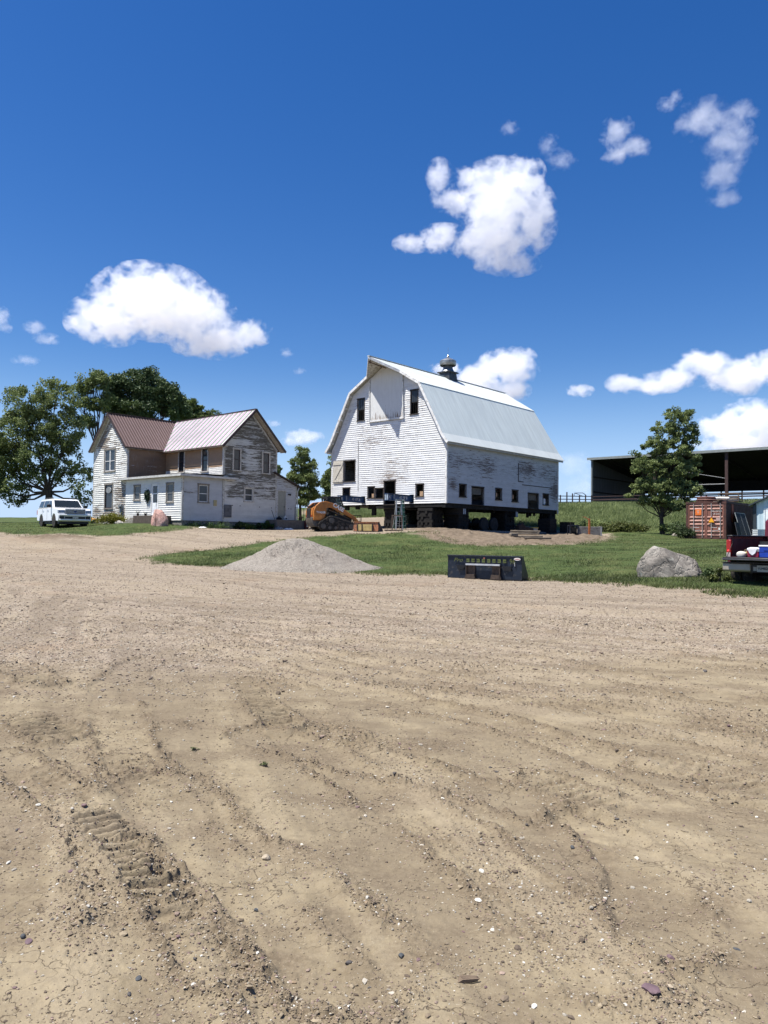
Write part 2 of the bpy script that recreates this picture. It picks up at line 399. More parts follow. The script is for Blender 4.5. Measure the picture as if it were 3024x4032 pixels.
GZ += yd*(1-onlawn) + zm*(1+(fbm(GX*3, GY*3, 3, 41)-.5)*.8) + dirtm*(fbm(GX*2.5, GY*2.5, 4, 42)-.5)*.12
GZ += onlawn*(.03+(fbm(GX*.6, GY*.6, 3, 43)-.5)*.10)
# pink gravel lies on the farther part of the yard and the drive
grav = sstep(.38, .78, fbm(GX*.22, GY*.6, 4, 51)*.55 + .55*sstep(4.5, 16, Rd-GX*.25))*.85
nA, nR = len(ang), len(rad)
i0 = (np.arange(nR-1)[:, None]*nA + np.arange(nA)[None, :]); i1 = (np.arange(nR-1)[:, None]*nA + (np.arange(nA)[None, :]+1) % nA)
quads = np.stack([i0, i0+nA, i1+nA, i1], -1).reshape(-1, 4)
GV = np.stack([GX, GY, GZ], -1).reshape(-1, 3)
# close the hole under the photographer
GV = np.vstack([GV, [[0, 0, 0]]]); 
def gmat():
    t = NT('earth_gravel_and_turf'); g = t.coord('Object')
    lawn = t.attr('lawn'); loose = t.attr('loose'); gravel = t.attr('gravel'); dirt = t.attr('dirt')
    big = t.noise(g, .35, 4, .6); mid = t.noise(g, 3.0, 5, .62); fine = t.noise(g, 42, 4, .7); spk = t.noise(g, 130, 2, .7)
    crust = t.ramp(mid, [(.25, (.168, .132, .080)), (.5, (.240, .195, .124)), (.75, (.282, .232, .150))]); crust = t.mix(t.math('MULTIPLY', t.ramp(t.noise(g, 14, 5, .75), [(.35, 1.0), (.55, 0.0)]), .45), crust, (.125, .10, .070))
    crust = t.mix(t.math('MULTIPLY', t.ramp(fine, [(.35, 0.0), (.7, 1.0)]), .35), crust, (.24, .205, .15))
    crumb = t.ramp(fine, [(.3, (.084, .062, .041)), (.55, (.165, .129, .086)), (.75, (.245, .199, .138))])
    patch = t.ramp(t.noise(t.coord('Object', (.8, 1.5, 1), (0, 0, .5)), 1.3, 6, .68), [(.46, 0.0), (.60, .75)])
    base = t.mix(patch, crust, crumb); base = t.mix(t.math('MULTIPLY', loose, .85), base, crumb)
    # stony gravel: cells of many tones
    vo = t.n('ShaderNodeTexVoronoi'); vo.inputs['Scale'].default_value = 45; t.l(g, vo.inputs['Vector'])
    sep = t.n('ShaderNodeSeparateColor'); t.l(vo.outputs['Color'], sep.inputs[0])
    gc = t.ramp(sep.outputs[0], [(0, (.10, .072, .055)), (.25, (.19, .15, .115)), (.55, (.265, .215, .165)), (.85, (.35, .295, .23)), (1, (.48, .43, .38))])
    gc = t.mix(.45, gc, (.275, .228, .178))
    gf = t.math('MULTIPLY', gravel, t.ramp(mid, [(.3, .35), (.6, 1.0)]))
    base = t.mix(gf, base, gc)
    skk = t.attr('streak'); base = t.mix(t.ramp(skk, [(.38, .38), (.50, 0.0)]), base, (.125, .098, .068)); base = t.mix(t.ramp(skk, [(.52, 0.0), (.64, .30)]), base, (.30, .25, .175))
    rust = t.ramp(big, [(.55, 0.0), (.75, .5)]); base = t.mix(t.math('MULTIPLY', rust, gravel), base, (.24, .165, .105))
    base = t.mix(t.ramp(spk, [(.66, 0.0), (.74, .6)]), base, (.42, .37, .29))
    base = t.mix(t.ramp(spk, [(.24, .6), (.32, 0.0)]), base, (.05, .038, .03))
    # cracked mud
    vc = t.n('ShaderNodeTexVoronoi', feature='DISTANCE_TO_EDGE'); vc.inputs['Scale'].default_value = 3.2
    wv = t.n('ShaderNodeVectorMath', operation='ADD'); nn = t.n('ShaderNodeTexNoise'); nn.inputs['Scale'].default_value = 6; nn.inputs['Detail'].default_value = 4
    t.l(g, nn.inputs['Vector']); sc2 = t.n('ShaderNodeVectorMath', operation='SCALE'); sc2.inputs['Scale'].default_value = .35
    t.l(nn.outputs['Color'], sc2.inputs[0]); t.l(g, wv.inputs[0]); t.l(sc2.outputs[0], wv.inputs[1]); t.l(wv.outputs[0], vc.inputs['Vector'])
    crk = t.ramp(vc.outputs['Distance'], [(.0, 1.0), (.012, 0.0)])
    ck = t.math('MULTIPLY', crk, t.math('MULTIPLY', t.ramp(t.noise(g, 1.1, 3), [(.5, 0.0), (.58, .8)]), t.math('SUBTRACT', 1.0, gravel, None, True)))
    ck = t.math('MULTIPLY', ck, t.math('SUBTRACT', 1.0, loose, None, True))
    base = t.mix(ck, base, (.07, .05, .035))
    db = t.ramp(mid, [(.3, (.095, .072, .050)), (.7, (.205, .160, .115))]); base = t.mix(dirt, base, db)
    gr = t.ramp(t.noise(g, 2.2, 6, .65), [(.25, (.026, .038, .012)), (.5, (.052, .078, .023)), (.75, (.092, .115, .038))])
    gr = t.mix(t.ramp(t.noise(g, .6, 5, .7), [(.48, 0.0), (.70, .75)]), gr, (.115, .118, .045))
    base = t.mix(lawn, base, gr)
    t.color(base); t.set(.95, 0, .15)
    h = t.math('ADD', t.math('MULTIPLY', fine, t.math('MULTIPLY_ADD', loose, 1.2, .5)), t.math('MULTIPLY', spk, .35))
    h = t.math('SUBTRACT', h, t.math('MULTIPLY', ck, 1.2))
    h = t.math('ADD', h, t.math('MULTIPLY', t.math('MULTIPLY', vo.outputs['Distance'], gravel), -1.2))
    t.bump(h, .55, .014)
    return t.m
ground = npmesh('ground', GV[:-1], quads, gmat(), None, {
    'lawn': ('f', onlawn), 'loose': ('f', lo), 'gravel': ('f', grav), 'dirt': ('f', dirtm), 'streak': ('f', stk)}, smooth=True)
tag(ground, kind='structure')
# ------------------------------------------------------------------ clapboard walls
def siding(name, O, U, N, z0, z1, lim, expo, lip, opens, mat_, parent, thick=.06, peel=None, seg=.55, seed=0, inner=None):
    """lapped boards as real geometry; lim(z)->(u0,u1); opens [(u0,u1,z0,z1)]; vertex data 'peel' says how worn each spot is"""
    O = Vector(O); U = Vector(U); N = Vector(N); rg = random.Random(seed)
    lv = {round(z0, 4), round(z1, 4)}; z = z0
    while z < z1: lv.add(round(z, 4)); z += expo
    for o in opens: lv.update(round(q, 4) for q in o[2:4] if z0 < q < z1)
    for q in (inner or []): lv.add(q)
    lv = sorted(lv); V = []; F = []; P_ = []; RW = []
    def P(u, zz, off): V.append(O + U*u + Vector((0, 0, zz)) + N*off); return len(V)-1
    def quad(pts):
        ids = []
        for u, zz, off in pts:
            ids.append(P(u, zz, off)); P_.append(peel(u, zz) if peel else .3); RW.append(row)
        F.append(ids)
    for za, zb in zip(lv, lv[1:]):
        if zb-za < 1e-3: continue
        row = int((za-z0+1e-4)/expo); zk = z0+row*expo
        oa = lip*(1-(za-zk)/expo)+.001; ob = lip*(1-(zb-zk)/expo)+.001
        (la, ra), (lb, rb) = lim(za), lim(zb)
        if ra-la < .02 and rb-lb < .02: continue
        zm_ = (za+zb)/2; cuts = [(o[0], o[1]) for o in opens if o[2] < zm_ < o[3]]; cuts.sort()
        spans = []; L0 = None; cur = ('L', la, lb)
        for c0, c1 in cuts:
            spans.append(((cur[1], cur[2]), (c0, c0))); cur = ('c', c1, c1)
        spans.append(((cur[1], cur[2]), (ra, rb)))
        jz = rg.uniform(-.006, .006); jo = rg.uniform(-.002, .004)
        for (a0, b0), (a1, b1) in spans:
            if max(a1-a0, b1-b0) < .01: continue
            n = max(1, int((a1-a0)/seg))
            for i in range(n):
                t0, t1 = i/n, (i+1)/n; s0 = a0+(a1-a0)*t0; s1 = a0+(a1-a0)*t1; q0 = b0+(b1-b0)*t0; q1 = b0+(b1-b0)*t1
                quad([(s0, za, oa+jo), (s1, za, oa+jo), (q1, zb, ob), (q0, zb, ob)])
                if abs(za-zk) < 1e-3: quad([(s0, za, 0), (s1, za, 0), (s1, za, oa+jo), (s0, za, oa+jo)])
                quad([(s0, za, -thick), (q0, zb, -thick), (q1, zb, -thick), (s1, za, -thick)])
            # board ends and the thickness of the cut
            for (u_, v_) in ((a0, b0), (a1, b1)): quad([(u_, za, -thick), (u_, za, oa), (v_, zb, ob), (v_, zb, -thick)])
        for c0, c1 in cuts: pass
    o = npmesh(name, [tuple(v) for v in V], F, mat_, parent, {'peel': ('f', P_), 'row': ('f', RW)})
    return o
def paint(name, white, wood, ax, hf=1.0, rough=.6, under=None, seed=0.0, tint=None):
    """old white paint flaking along the boards.  ax = axis the boards run along (0 x, 1 y)"""
    t = NT(name); s_ = [6, 6, 26]; s_[ax] = 2.2; v = t.coord('Object', tuple(q*hf for q in s_), loc=(seed, seed*2, 0))
    row = t.attr('row'); pl = t.attr('peel')
    cb = t.n('ShaderNodeCombineXYZ'); t.l(t.math('MULTIPLY', row, 7.31), cb.inputs[2])
    ad = t.n('ShaderNodeVectorMath', operation='ADD'); t.l(v, ad.inputs[0]); t.l(cb.outputs[0], ad.inputs[1])
    n1 = t.noise(ad.outputs[0], .42, 5, .68, .2); n2 = t.noise(t.coord('Object', (1, 1, 1.6)), .9, 3, .5)
    n3 = t.noise(ad.outputs[0], 2.2, 4, .7)
    f = t.math('ADD', t.math('ADD', t.math('MULTIPLY', n1, .56), t.math('MULTIPLY', n2, .10)), t.math('MULTIPLY', n3, .34))
    th = t.math('SUBTRACT', .79, t.math('MULTIPLY', pl, .42))
    k = t.math('MULTIPLY', t.math('SUBTRACT', f, th), 38, None, True)
    wn = t.noise(ad.outputs[0], 1.7, 5, .7)
    wd = t.ramp(wn, [(.3, tuple(q*.6 for q in wood)), (.7, tuple(min(1, q*1.5) for q in wood))])
    if under: wd = t.mix(t.ramp(t.noise(t.coord('Object'), 1.1, 3), [(.5, 0.0), (.62, 1.0)]), wd, under)
    tn = t.noise(t.coord('Object', (1, 1, 3)), 1.3, 5, .65); rowt = t.n('ShaderNodeTexWhiteNoise', noise_dimensions='1D'); t.l(row, rowt.inputs['W'])
    wt = t.ramp(tn, [(.25, tuple(q*.80 for q in white)), (.6, white)])
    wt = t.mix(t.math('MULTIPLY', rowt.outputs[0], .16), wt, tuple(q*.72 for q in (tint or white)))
    grime = t.ramp(t.noise(t.coord('Object', (5, 5, .8)), 2.0, 4, .6), [(.58, 0.0), (.75, .35)]); wt = t.mix(grime, wt, (.36, .35, .32))
    # thin brown rust runs / hairline flakes everywhere
    fl = t.noise(ad.outputs[0], 5.5, 3, .6); wt = t.mix(t.ramp(fl, [(.68, 0.0), (.74, .5)]), wt, wood)
    t.color(t.mix(k, wt, wd)); t.set(rough, 0, .35)
    t.l(t.ramp(k, [(0, rough), (1, .95)]), t.p.inputs['Roughness'])
    t.bump(t.math('SUBTRACT', t.math('MULTIPLY', n3, .4), k), .5, .006); return t.m
def frame_parts(parent, O, U, N, u0, u1, z0, z1, mf, w_=.10, d=.05, name='frame', sill=None, inset=0.0):
    O = Vector(O); U = Vector(U); N = Vector(N); m = MB(); Mx = Matrix((( U.x, N.x, 0, O.x), (U.y, N.y, 0, O.y), (0, 0, 1, O.z), (0, 0, 0, 1)))
    y0, y1 = -.08-inset, d
    m.box(u0-w_, u0, y0, y1, z0-.0, z1, Mx); m.box(u1, u1+w_, y0, y1, z0, z1, Mx)
    m.box(u0-w_-.02, u1+w_+.02, y0, y1+.015, z1, z1+w_*1.1, Mx); m.box(u0-w_-.03, u1+w_+.03, y0, y1+.04, z0-w_*.7, z0, Mx)
    return m.build(name, mf, parent), Mx
def sash_window(parent, O, U, N, u0, u1, z0, z1, mf, ms, rail=.5, curtain=None, twin=False, gl=None, fw=.10, label=None):
    f, Mx = frame_parts(parent, O, U, N, u0, u1, z0, z1, mf, fw, name='window')
    if label: f['label'] = label
    s = MB(); b = .045; spans = [(u0, (u0+u1)/2-.03), ((u0+u1)/2+.03, u1)] if twin else [(u0, u1)]
    zm_ = z0+(z1-z0)*rail
    if twin: s.box((u0+u1)/2-.03, (u0+u1)/2+.03, -.06, .03, z0, z1, Mx)
    for a, c in spans:
        s.box(a, a+b, -.05, .012, z0, z1, Mx); s.box(c-b, c, -.05, .012, z0, z1, Mx)
        s.box(a+b, c-b, -.05, .012, z0, z0+b*1.3, Mx); s.box(a+b, c-b, -.05, .012, z1-b, z1, Mx); s.box(a+b, c-b, -.055, .016, zm_-b*.5, zm_+b*.5, Mx)
    s.build('sash', ms, f)
    g = MB()
    for a, c in spans:
        g.box(a+b*.5, c-b*.5, -.028, -.022, z0+b, zm_-b*.4, Mx); g.box(a+b*.5, c-b*.5, -.020, -.014, zm_+b*.4, z1-b*.5, Mx)
    g.build('pane', gl or glass(), f)
    return f
# ------------------------------------------------------------------ THE BARN, jacked up on cribbing
BZ = 3.849; BYAW = R(48.75)
BA = Vector((math.cos(BYAW), math.sin(BYAW), 0)); BB = Vector((-BA.y, BA.x, 0)); BC = Vector((4.065, 50, BZ))
def bw(x, y, z=0): return BC + BA*x + BB*y + Vector((0, 0, z))     # barn local -> world
BW, BL, BH = 10.64, 14.93, 3.96
barn = thing('barn', 'tall white gambrel barn with a metal roof and flaking paint, lifted up on timber cribbing', 'barn', BC, BYAW)
XP, YP = Vector((1, 0, 0)), Vector((0, 1, 0))
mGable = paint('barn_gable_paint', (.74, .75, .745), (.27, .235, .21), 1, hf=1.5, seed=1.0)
mSide = paint('barn_side_paint', (.50, .525, .55), (.175, .16, .155), 0, hf=1.4, seed=4.0, under=(.15, .115, .105), tint=(.36, .39, .43))  # weathered grey, darkened further to hold the long wall's shade
mTrim = M('white_trim', (.74, .74, .72), .6, dirt=(.32, .29, .25), dirt_amt=.35, scale=3)
mDark = M('shade_and_dark_parts', (.006, .006, .006), .85, var=.4, scale=5)  # near black holds the shade under the barn; reused for small dark parts
mOldFrame = M('weathered_dark_frame', (.045, .038, .034), .85, var=.5, scale=9)
mWoodIn = M('barn_inner_boards', (.09, .07, .052), .9, var=.4, scale=6)
prof = [(-.10, 3.96), (0.30, 4.55), (2.2, 8.05), (5.32, 9.93), (8.5, 8.05), (10.34, 4.55), (10.74, 3.96)]
def blim(z):
    if z <= BH: return (0, BW)
    def ix(a, b): (x0, q0), (x1, q1) = a, b; return x0+(x1-x0)*(z-q0)/(q1-q0)
    L_ = R_ = 5.32
    for i in range(3):
        if prof[i][1] <= z <= prof[i+1][1]: L_ = max(0, ix(prof[i], prof[i+1]))
    for i in range(3, 6):
        if prof[i+1][1] <= z <= prof[i][1]: R_ = min(BW, ix(prof[i+1], prof[i]))
    return (L_, R_)
GO = [(8.26, 9.30, 1.74, 3.22), (8.76, 9.40, .50, 1.24), (6.36, 6.92, .48, 1.24), (5.50, 6.20, .44, 1.11), (4.42, 5.38, -.02, 1.60), (1.93, 2.52, .48, 1.28),
      (7.42, 8.03, 6.10, 7.64), (2.49, 3.06, 6.10, 7.72), (2.72, 3.10, .02, .62), (7.20, 7.58, .08, .62)]
def gpeel(u, z):
    p = .47
    p += .14*math.exp(-((z-5.3)/1.2)**2)*(1 if 2.2 < u < 8 else .3)
    p += .16*math.exp(-((z-4.4)/.6)**2)*math.exp(-((u-6.6)/1.1)**2) + .20*math.exp(-((z-2.3)/1.3)**2)*math.exp(-((u-4.6)/2.0)**2)
    p += .18*math.exp(-((z-1.6)/.35)**2)*math.exp(-((u-5.3)/1.5)**2) + .12*math.exp(-((z-6.9)/.9)**2)*(1 if u < 3.9 or u > 6.6 else 0)
    return p
siding('gable_wall', (0, 0, 0), YP, -XP, 0, 9.93, blim, .146, .024, GO, mGable, barn, peel=gpeel, seed=1, inner=[3.96, 4.55, 8.05])
SO = [(1.45, 2.16, .48, 1.28), (2.90, 4.32, -.02, 1.22), (5.85, 6.58, .46, 1.24), (8.05, 8.80, .42, 1.24), (10.30, 11.80, -.02, 1.15), (12.56, 13.34, .36, 1.18)]
def speel(u, z):
    p = .50 + .20*math.exp(-((z-2.9)/.6)**2)*(1 if u < 6 or u > 8 else .4) + .14*math.exp(-((u-4.8)/.8)**2)*math.exp(-((z-2.4)/.9)**2) + .16*math.exp(-((u-10.2)/.8)**2)*math.exp(-((z-2.9)/.9)**2)
    p += .45*math.exp(-((u-14.4)/.8)**2)*math.exp(-((z-1.3)/.9)**2) + .35*math.exp(-((u-.7)/.7)**2)*math.exp(-((z-1.2)/.5)**2) - .18*math.exp(-((z-.3)/.4)**2)
    return p
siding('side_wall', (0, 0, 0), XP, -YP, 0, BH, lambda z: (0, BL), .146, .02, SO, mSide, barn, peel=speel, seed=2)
siding('gable_wall', (BL, 0, 0), YP, XP, 0, 9.93, blim, .146, .014, [(10.2, 10.3, .5, .6)], mGable, barn, peel=gpeel, seed=3, inner=[3.96, 4.55, 8.05])
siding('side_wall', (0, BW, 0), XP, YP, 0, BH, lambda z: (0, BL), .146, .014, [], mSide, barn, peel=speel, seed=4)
# floor and loft inside
MB().box(.07, BL-.07, .07, BW-.07, -.06, .0).build('floor', mDark, barn)
MB().box(.07, BL-.07, .07, BW-.07, 3.45, 3.5).build('loft_floor', mWoodIn, barn)
# corner boards
cb = [MB().box(-.030, -.018, -.034, .11, -.02, 3.98).box(-.030, .11, -.034, -.020, -.02, 3.98), MB().box(-.030, -.018, BW-.11, BW+.034, -.1, 3.98).box(-.030, .11, BW+.020, BW+.034, -.1, 3.98),
      MB().box(BL-.11, BL+.030, -.034, -.020, -.28, 3.98).box(BL+.018, BL+.030, -.034, .11, -.28, 3.98)]
for m in cb: m.build('corner_board', mTrim, barn)
# roof: six sheets with thickness, following the gambrel, plus the pointed hay hood
def roofmat(name, c, streak, rough, metal, pitch=.076, dirt=(.35, .36, .36), da=.3):
    t = NT(name); v = t.coord('Object', (3.2, .30, .30)); n = t.noise(v, 1.6, 5, .65)
    big = t.noise(t.coord('Object', (1.3, .5, .5)), .6, 3)
    cc = t.ramp(n, [(.28, tuple(q*(1-streak) for q in c)), (.66, c)]); cc = t.mix(t.ramp(big, [(.45, 0.0), (.8, da)]), cc, dirt)
    sp = t.noise(t.coord('Object', (1, 1, 1)), 9, 4, .7); cc = t.mix(t.ramp(sp, [(.66, 0.0), (.75, .25)]), cc, dirt)
    w_ = t.n('ShaderNodeTexWave', bands_direction='X'); w_.inputs['Scale'].default_value = 1/pitch/3.1416*1.0; t.l(t.coord('Object'), w_.inputs['Vector'])
    t.color(cc); t.set(rough, metal, .4); t.bump(w_.outputs['Fac'], .35, .012); return t.m
mRoofU = roofmat('galvanised_roof_sheets', (.60, .64, .625), .10, .55, .12)
mRoofL = roofmat('dull_galvanised_roof_sheets', (.66, .72, .70), .18, .6, .10, dirt=(.42, .47, .48), da=.4)
def sheet(m, P0, P1, x0a, x1a, x0b, x1b, th=.05):
    """roof sheet between profile points P0 (low) and P1 (high); x limits at each"""
    n = Vector((0, P1[1]-P0[1], -(P1[0]-P0[0]))).normalized()*th
    if n.z > 0: n = -n
    A_ = [Vector((x0a, *P0)), Vector((x1a, *P0)), Vector((x1b, *P1)), Vector((x0b, *P1))]
    B_ = [p+n for p in A_]; m.add(A_+B_, [(0,1,2,3),(7,6,5,4),(0,4,5,1),(1,5,6,2),(2,6,7,3),(3,7,4,0)])
RF0, RF1 = -.40, BL+.42
# corrugated: fold each sheet into ribs so that the edge is toothed like the photo's
def rsheet(P0, P1, x0a, x1a, x0b, x1b, mat_, name='roof_panel', par=None, amp=.011, pitch=.15, th=.03):
    N_ = max(2, int(max(x1a-x0a, x1b-x0b)/pitch*2)); V = []; Fc = []
    n = Vector((0, -(P1[1]-P0[1]), (P1[0]-P0[0]))).normalized()
    if n.z < 0: n = -n
    for i in range(N_+1):
        f = i/N_; o_ = n*(amp*(1 if i % 2 else -1)*.5+.02)
        a = Vector((x0a+(x1a-x0a)*f, *P0)); b = Vector((x0b+(x1b-x0b)*f, *P1))
        V += [a+o_, b+o_, a+o_-n*th, b+o_-n*th]
    for i in range(N_):
        k = i*4; Fc += [(k, k+4, k+5, k+1), (k+2, k+3, k+7, k+6), (k, k+2, k+6, k+4), (k+1, k+5, k+7, k+3)]
    Fc += [(0, 1, 3, 2), (N_*4, N_*4+2, N_*4+3, N_*4+1)]
    return npmesh(name, [tuple(q) for q in V], Fc, mat_, par)
eR, kR, mR, rg_, mL, kL, eL = (-.33, 3.98), (0.14, 4.56), (2.10, 8.16), (5.32, 10.06), (8.54, 8.16), (10.50, 4.56), (10.97, 3.98)
hz0 = 3.78; hz1 = 6.86
def zup(t_): return 8.16+(10.06-8.16)*(t_-2.10)/(5.32-2.10)
rsheet(eR, kR, RF0, RF1, RF0, RF1, mRoofU, par=barn)
rsheet(kR, mR, RF0, RF1, RF0, RF1-.7, mRoofL, par=barn)
rsheet((2.04, 8.12), (hz0, zup(hz0)), RF0, RF1-.7, RF0, RF1-.35, mRoofU, par=barn)
rsheet((hz0, zup(hz0)), rg_, RF0, RF1-.35, -1.93, RF1, mRoofU, par=barn)
rsheet(eL, kL, RF0, RF1, RF0, RF1, mRoofU, par=barn)
rsheet(kL, mL, RF0, RF1, RF0, RF1-.7, mRoofL, par=barn)
rsheet((8.60, 8.12), (hz1, zup(10.64-hz1)), RF0, RF1-.7, RF0, RF1-.35, mRoofU, par=barn)
rsheet((hz1, zup(10.64-hz1)), rg_, RF0, RF1-.35, -1.93, RF1, mRoofU, par=barn)
mDkTrim = M('grey_roof_flashing', (.16, .17, .18), .5, metal=.3)
MB().prism([(2.00, 7.93), (2.10, 8.12), (2.16, 8.15), (2.16, 8.10), (2.10, 8.02), (2.06, 7.93)], RF0, RF1-.7, Matrix(((0,1,0,0),(1,0,0,0),(0,0,1,0),(0,0,0,1)))).build('knee_flashing', mDkTrim, barn)
MB().bar((-1.93, 5.32, 10.10), (RF1, 5.32, 10.10), .22, .04).build('ridge_cap', mRoofU, barn)
# soffit boards and rake trim under the front overhang
def rake(m, P0, P1, x0, x1=None, x0b=None, dz=-.07, h=.17, w_=.035):
    x1 = x0 if x1 is None else x1
    a = Vector((x0, P0[0], P0[1]+dz)); b = Vector((x1, P1[0], P1[1]+dz)); m.bar(a, b, w_, h, up=(1, 0, 0) if False else (0, 0, 1))
for A_, B_, xa, xb in ((eR, kR, RF0, RF0), (kR, mR, RF0, RF0), (mR, (hz0, zup(hz0)), RF0, RF0), ((hz0, zup(hz0)), rg_, RF0, -1.93),
                       (eL, kL, RF0, RF0), (kL, mL, RF0, RF0), (mL, (hz1, zup(10.64-hz1)), RF0, RF0), ((hz1, zup(10.64-hz1)), rg_, RF0, -1.93)):
    m = MB(); rake(m, A_, B_, xa, xb); m.build('rake_board', mTrim, barn)
mSof = M('soffit_boards', (.55, .54, .50), .75, dirt=(.25, .21, .17), dirt_amt=.5, scale=4)
m = MB()
for A_, B_, xa, xb in ((kR, mR, RF0, RF0), (mR, (hz0, zup(hz0)), RF0, RF0), ((hz0, zup(hz0)), rg_, RF0, -1.93), (kL, mL, RF0, RF0), (mL, (hz1, zup(10.64-hz1)), RF0, RF0), ((hz1, zup(10.64-hz1)), rg_, RF0, -1.93)):
    d = -.06; a0 = Vector((xa+.02, A_[0], A_[1]+d)); a1 = Vector((-.02, A_[0], A_[1]+d)); b0 = Vector((xb+.02, B_[0], B_[1]+d)); b1 = Vector((-.02, B_[0], B_[1]+d))
    q = Vector((0, 0, -.025)); m.add([a0, a1, b1, b0, a0+q, a1+q, b1+q, b0+q], [(0,1,2,3),(7,6,5,4),(0,4,5,1),(1,5,6,2),(2,6,7,3),(3,7,4,0)])
m.build('soffit', mSof, barn)
for (A_, B_) in ((kL, mL), (kR, mR)):          # lookout blocks along the rake
    for i in range(5):
        f = .04+i*.23; y = A_[0]+(B_[0]-A_[0])*f; z = A_[1]+(B_[1]-A_[1])*f
        MB().bar((-.36, y, z-.13), (-.02, y, z-.13), .07, .09).build('lookout', mTrim, barn)
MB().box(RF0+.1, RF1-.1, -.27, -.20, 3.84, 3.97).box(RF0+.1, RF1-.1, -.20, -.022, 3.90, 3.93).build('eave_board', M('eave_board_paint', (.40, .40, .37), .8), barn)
MB().box(RF0+.1, RF1-.1, BW+.20, BW+.27, 3.84, 3.97).box(RF0+.1, RF1-.1, BW+.022, BW+.20, 3.90, 3.93).build('eave_board', mTrim, barn)
MB().tube([(-1.85, 5.32, 9.72), (-1.5, 5.32, 9.66), (.4, 5.32, 9.55)], .03, 6).bar((-1.7, 5.32, 9.7), (-1.7, 5.32, 10.0), .03).bar((-.6, 5.32, 9.6), (-.6, 5.32, 9.95), .03).bar((-1.8,5.2,9.6),(-1.8,5.44,9.7),.05).build('hay_track', M('rusty_iron', (.07, .04, .03), .8, dirt=(.2, .09, .04)), barn)
# big hay door of upright boards with trim
hd = NT('hay_door_paint'); v = hd.coord('Object', (1, 9, .55)); n = hd.noise(v, 2.2, 5, .7)
zz = hd.n('ShaderNodeSeparateXYZ'); hd.l(hd.coord('Object'), zz.inputs[0])
low = hd.n('ShaderNodeMapRange'); low.inputs['From Min'].default_value = 7.3; low.inputs['From Max'].default_value = 6.0; low.inputs['To Min'].default_value = .76; low.inputs['To Max'].default_value = .47; hd.l(zz.outputs[2], low.inputs[0])
k = hd.math('MULTIPLY', hd.math('SUBTRACT', n, low.outputs[0]), 30, None, True)
wv = hd.n('ShaderNodeTexWave', bands_direction='Y'); wv.inputs['Scale'].default_value = 3.2; hd.l(hd.coord('Object'), wv.inputs['Vector'])
cc = hd.mix(hd.ramp(wv.outputs['Fac'], [(.0, 1.0), (.1, 0.0)]), (.70, .71, .69), (.38, .37, .35)); cc = hd.mix(hd.ramp(hd.noise(hd.coord('Object', (1, 4, 1)), 1.5, 4), [(.4, 0.0), (.8, .4)]), cc, (.5, .5, .48))
hd.color(hd.mix(k, cc, (.23, .18, .14))); hd.set(.7, 0, .3)
hdoor = MB().prism([(3.72, 5.98), (6.72, 5.98), (6.78, 8.90), (5.32, 9.62), (3.80, 8.90)], -.035, -.075, Matrix(((0,1,0,0),(1,0,0,0),(0,0,1,0),(0,0,0,1)))).build('hay_door', hd.m, barn)
m = MB().bar((-.085, 3.68, 5.92), (-.085, 3.78, 8.98), .05, .10).bar((-.085, 6.80, 5.92), (-.085, 6.84, 8.98), .05, .10).bar((-.085, 3.62, 5.93), (-.085, 6.86, 5.93), .05, .12)
m.build('door_trim', mTrim, hdoor)
# windows and openings
def barn_opening(O, U, N, o, par, name='window', depth=.05, board=None, sash=False, label=None):
    f, Mx = frame_parts(par, O, U, N, o[0], o[1], o[2], o[3], mOldFrame, .07, .035, name=name)
    if label: f['label'] = label
    if sash:
        s = MB(); zm_ = (o[2]+o[3])/2; s.box(o[0], o[1], -.05, -.02, zm_-.03, zm_+.03, Mx)
        for i in range(1, 3): x = o[0]+(o[1]-o[0])*i/3; s.box(x-.012, x+.012, -.045, -.025, o[2], o[3], Mx)
        s.build('sash', mDark, f)
        g = MB().box(o[0], o[1], -.04, -.036, zm_+.03, o[3], Mx); g.build('pane', glass('dusty_dark_glass', (.03, .035, .04), .25), f)
    if board: MB().box(o[0]+board[0], o[0]+board[1], -.12, -.09, o[2]+board[2], o[2]+board[3], Mx).build('inner_board', M('raw_pine_board', (.42, .28, .17), .8, scale=8), f)
    return f
gO, gU, gN = (0, 0, 0), YP, -XP
bo = barn_opening(gO, gU, gN, GO[0], barn, 'hay_hatch')
leaf = MB().box(-.075, -.045, 9.40, 10.42, 1.62, 3.30); leaf = leaf.build('hatch_leaf', M('cream_board_paint', (.56, .53, .46), .8, dirt=(.30, .26, .20), dirt_amt=.5, stretch=(1, 6, 1)), bo)
# battens of the opened leaf
MB().box(-.105, -.075, 9.42, 10.40, 2.98, 3.14).box(-.105, -.075, 9.42, 10.40, 1.72, 1.86).bar((-.09, 9.5, 2.96), (-.09, 10.3, 1.88), .03, .11).build('batten', M('cream_board_paint', (.56, .53, .46)), leaf)
barn_opening(gO, gU, gN, GO[1], barn, board=None); barn_opening(gO, gU, gN, GO[2], barn, board=(.05, .30, .02, .30)); barn_opening(gO, gU, gN, GO[3], barn, 'opening')
dd = barn_opening(gO, gU, gN, GO[4], barn, 'door_opening'); barn_opening(gO, gU, gN, GO[5], barn, board=(.06, .36, .0, .34))
barn_opening(gO, gU, gN, GO[6], barn, sash=True); barn_opening(gO, gU, gN, GO[7], barn, sash=True)
sO, sU, sN = (0, 0, 0), XP, -YP
for i in (0, 2, 3, 5): barn_opening(sO, sU, sN, SO[i], barn, board=((.1, .35, .2, .5) if i in (2, 3) else None))
MB().box(12.75, 13.1, .10, .14, .40, .85).build('daylight_board', M('daylight_white', (.75, .76, .78), .6), barn)  # board added in place of daylight seen through the far window
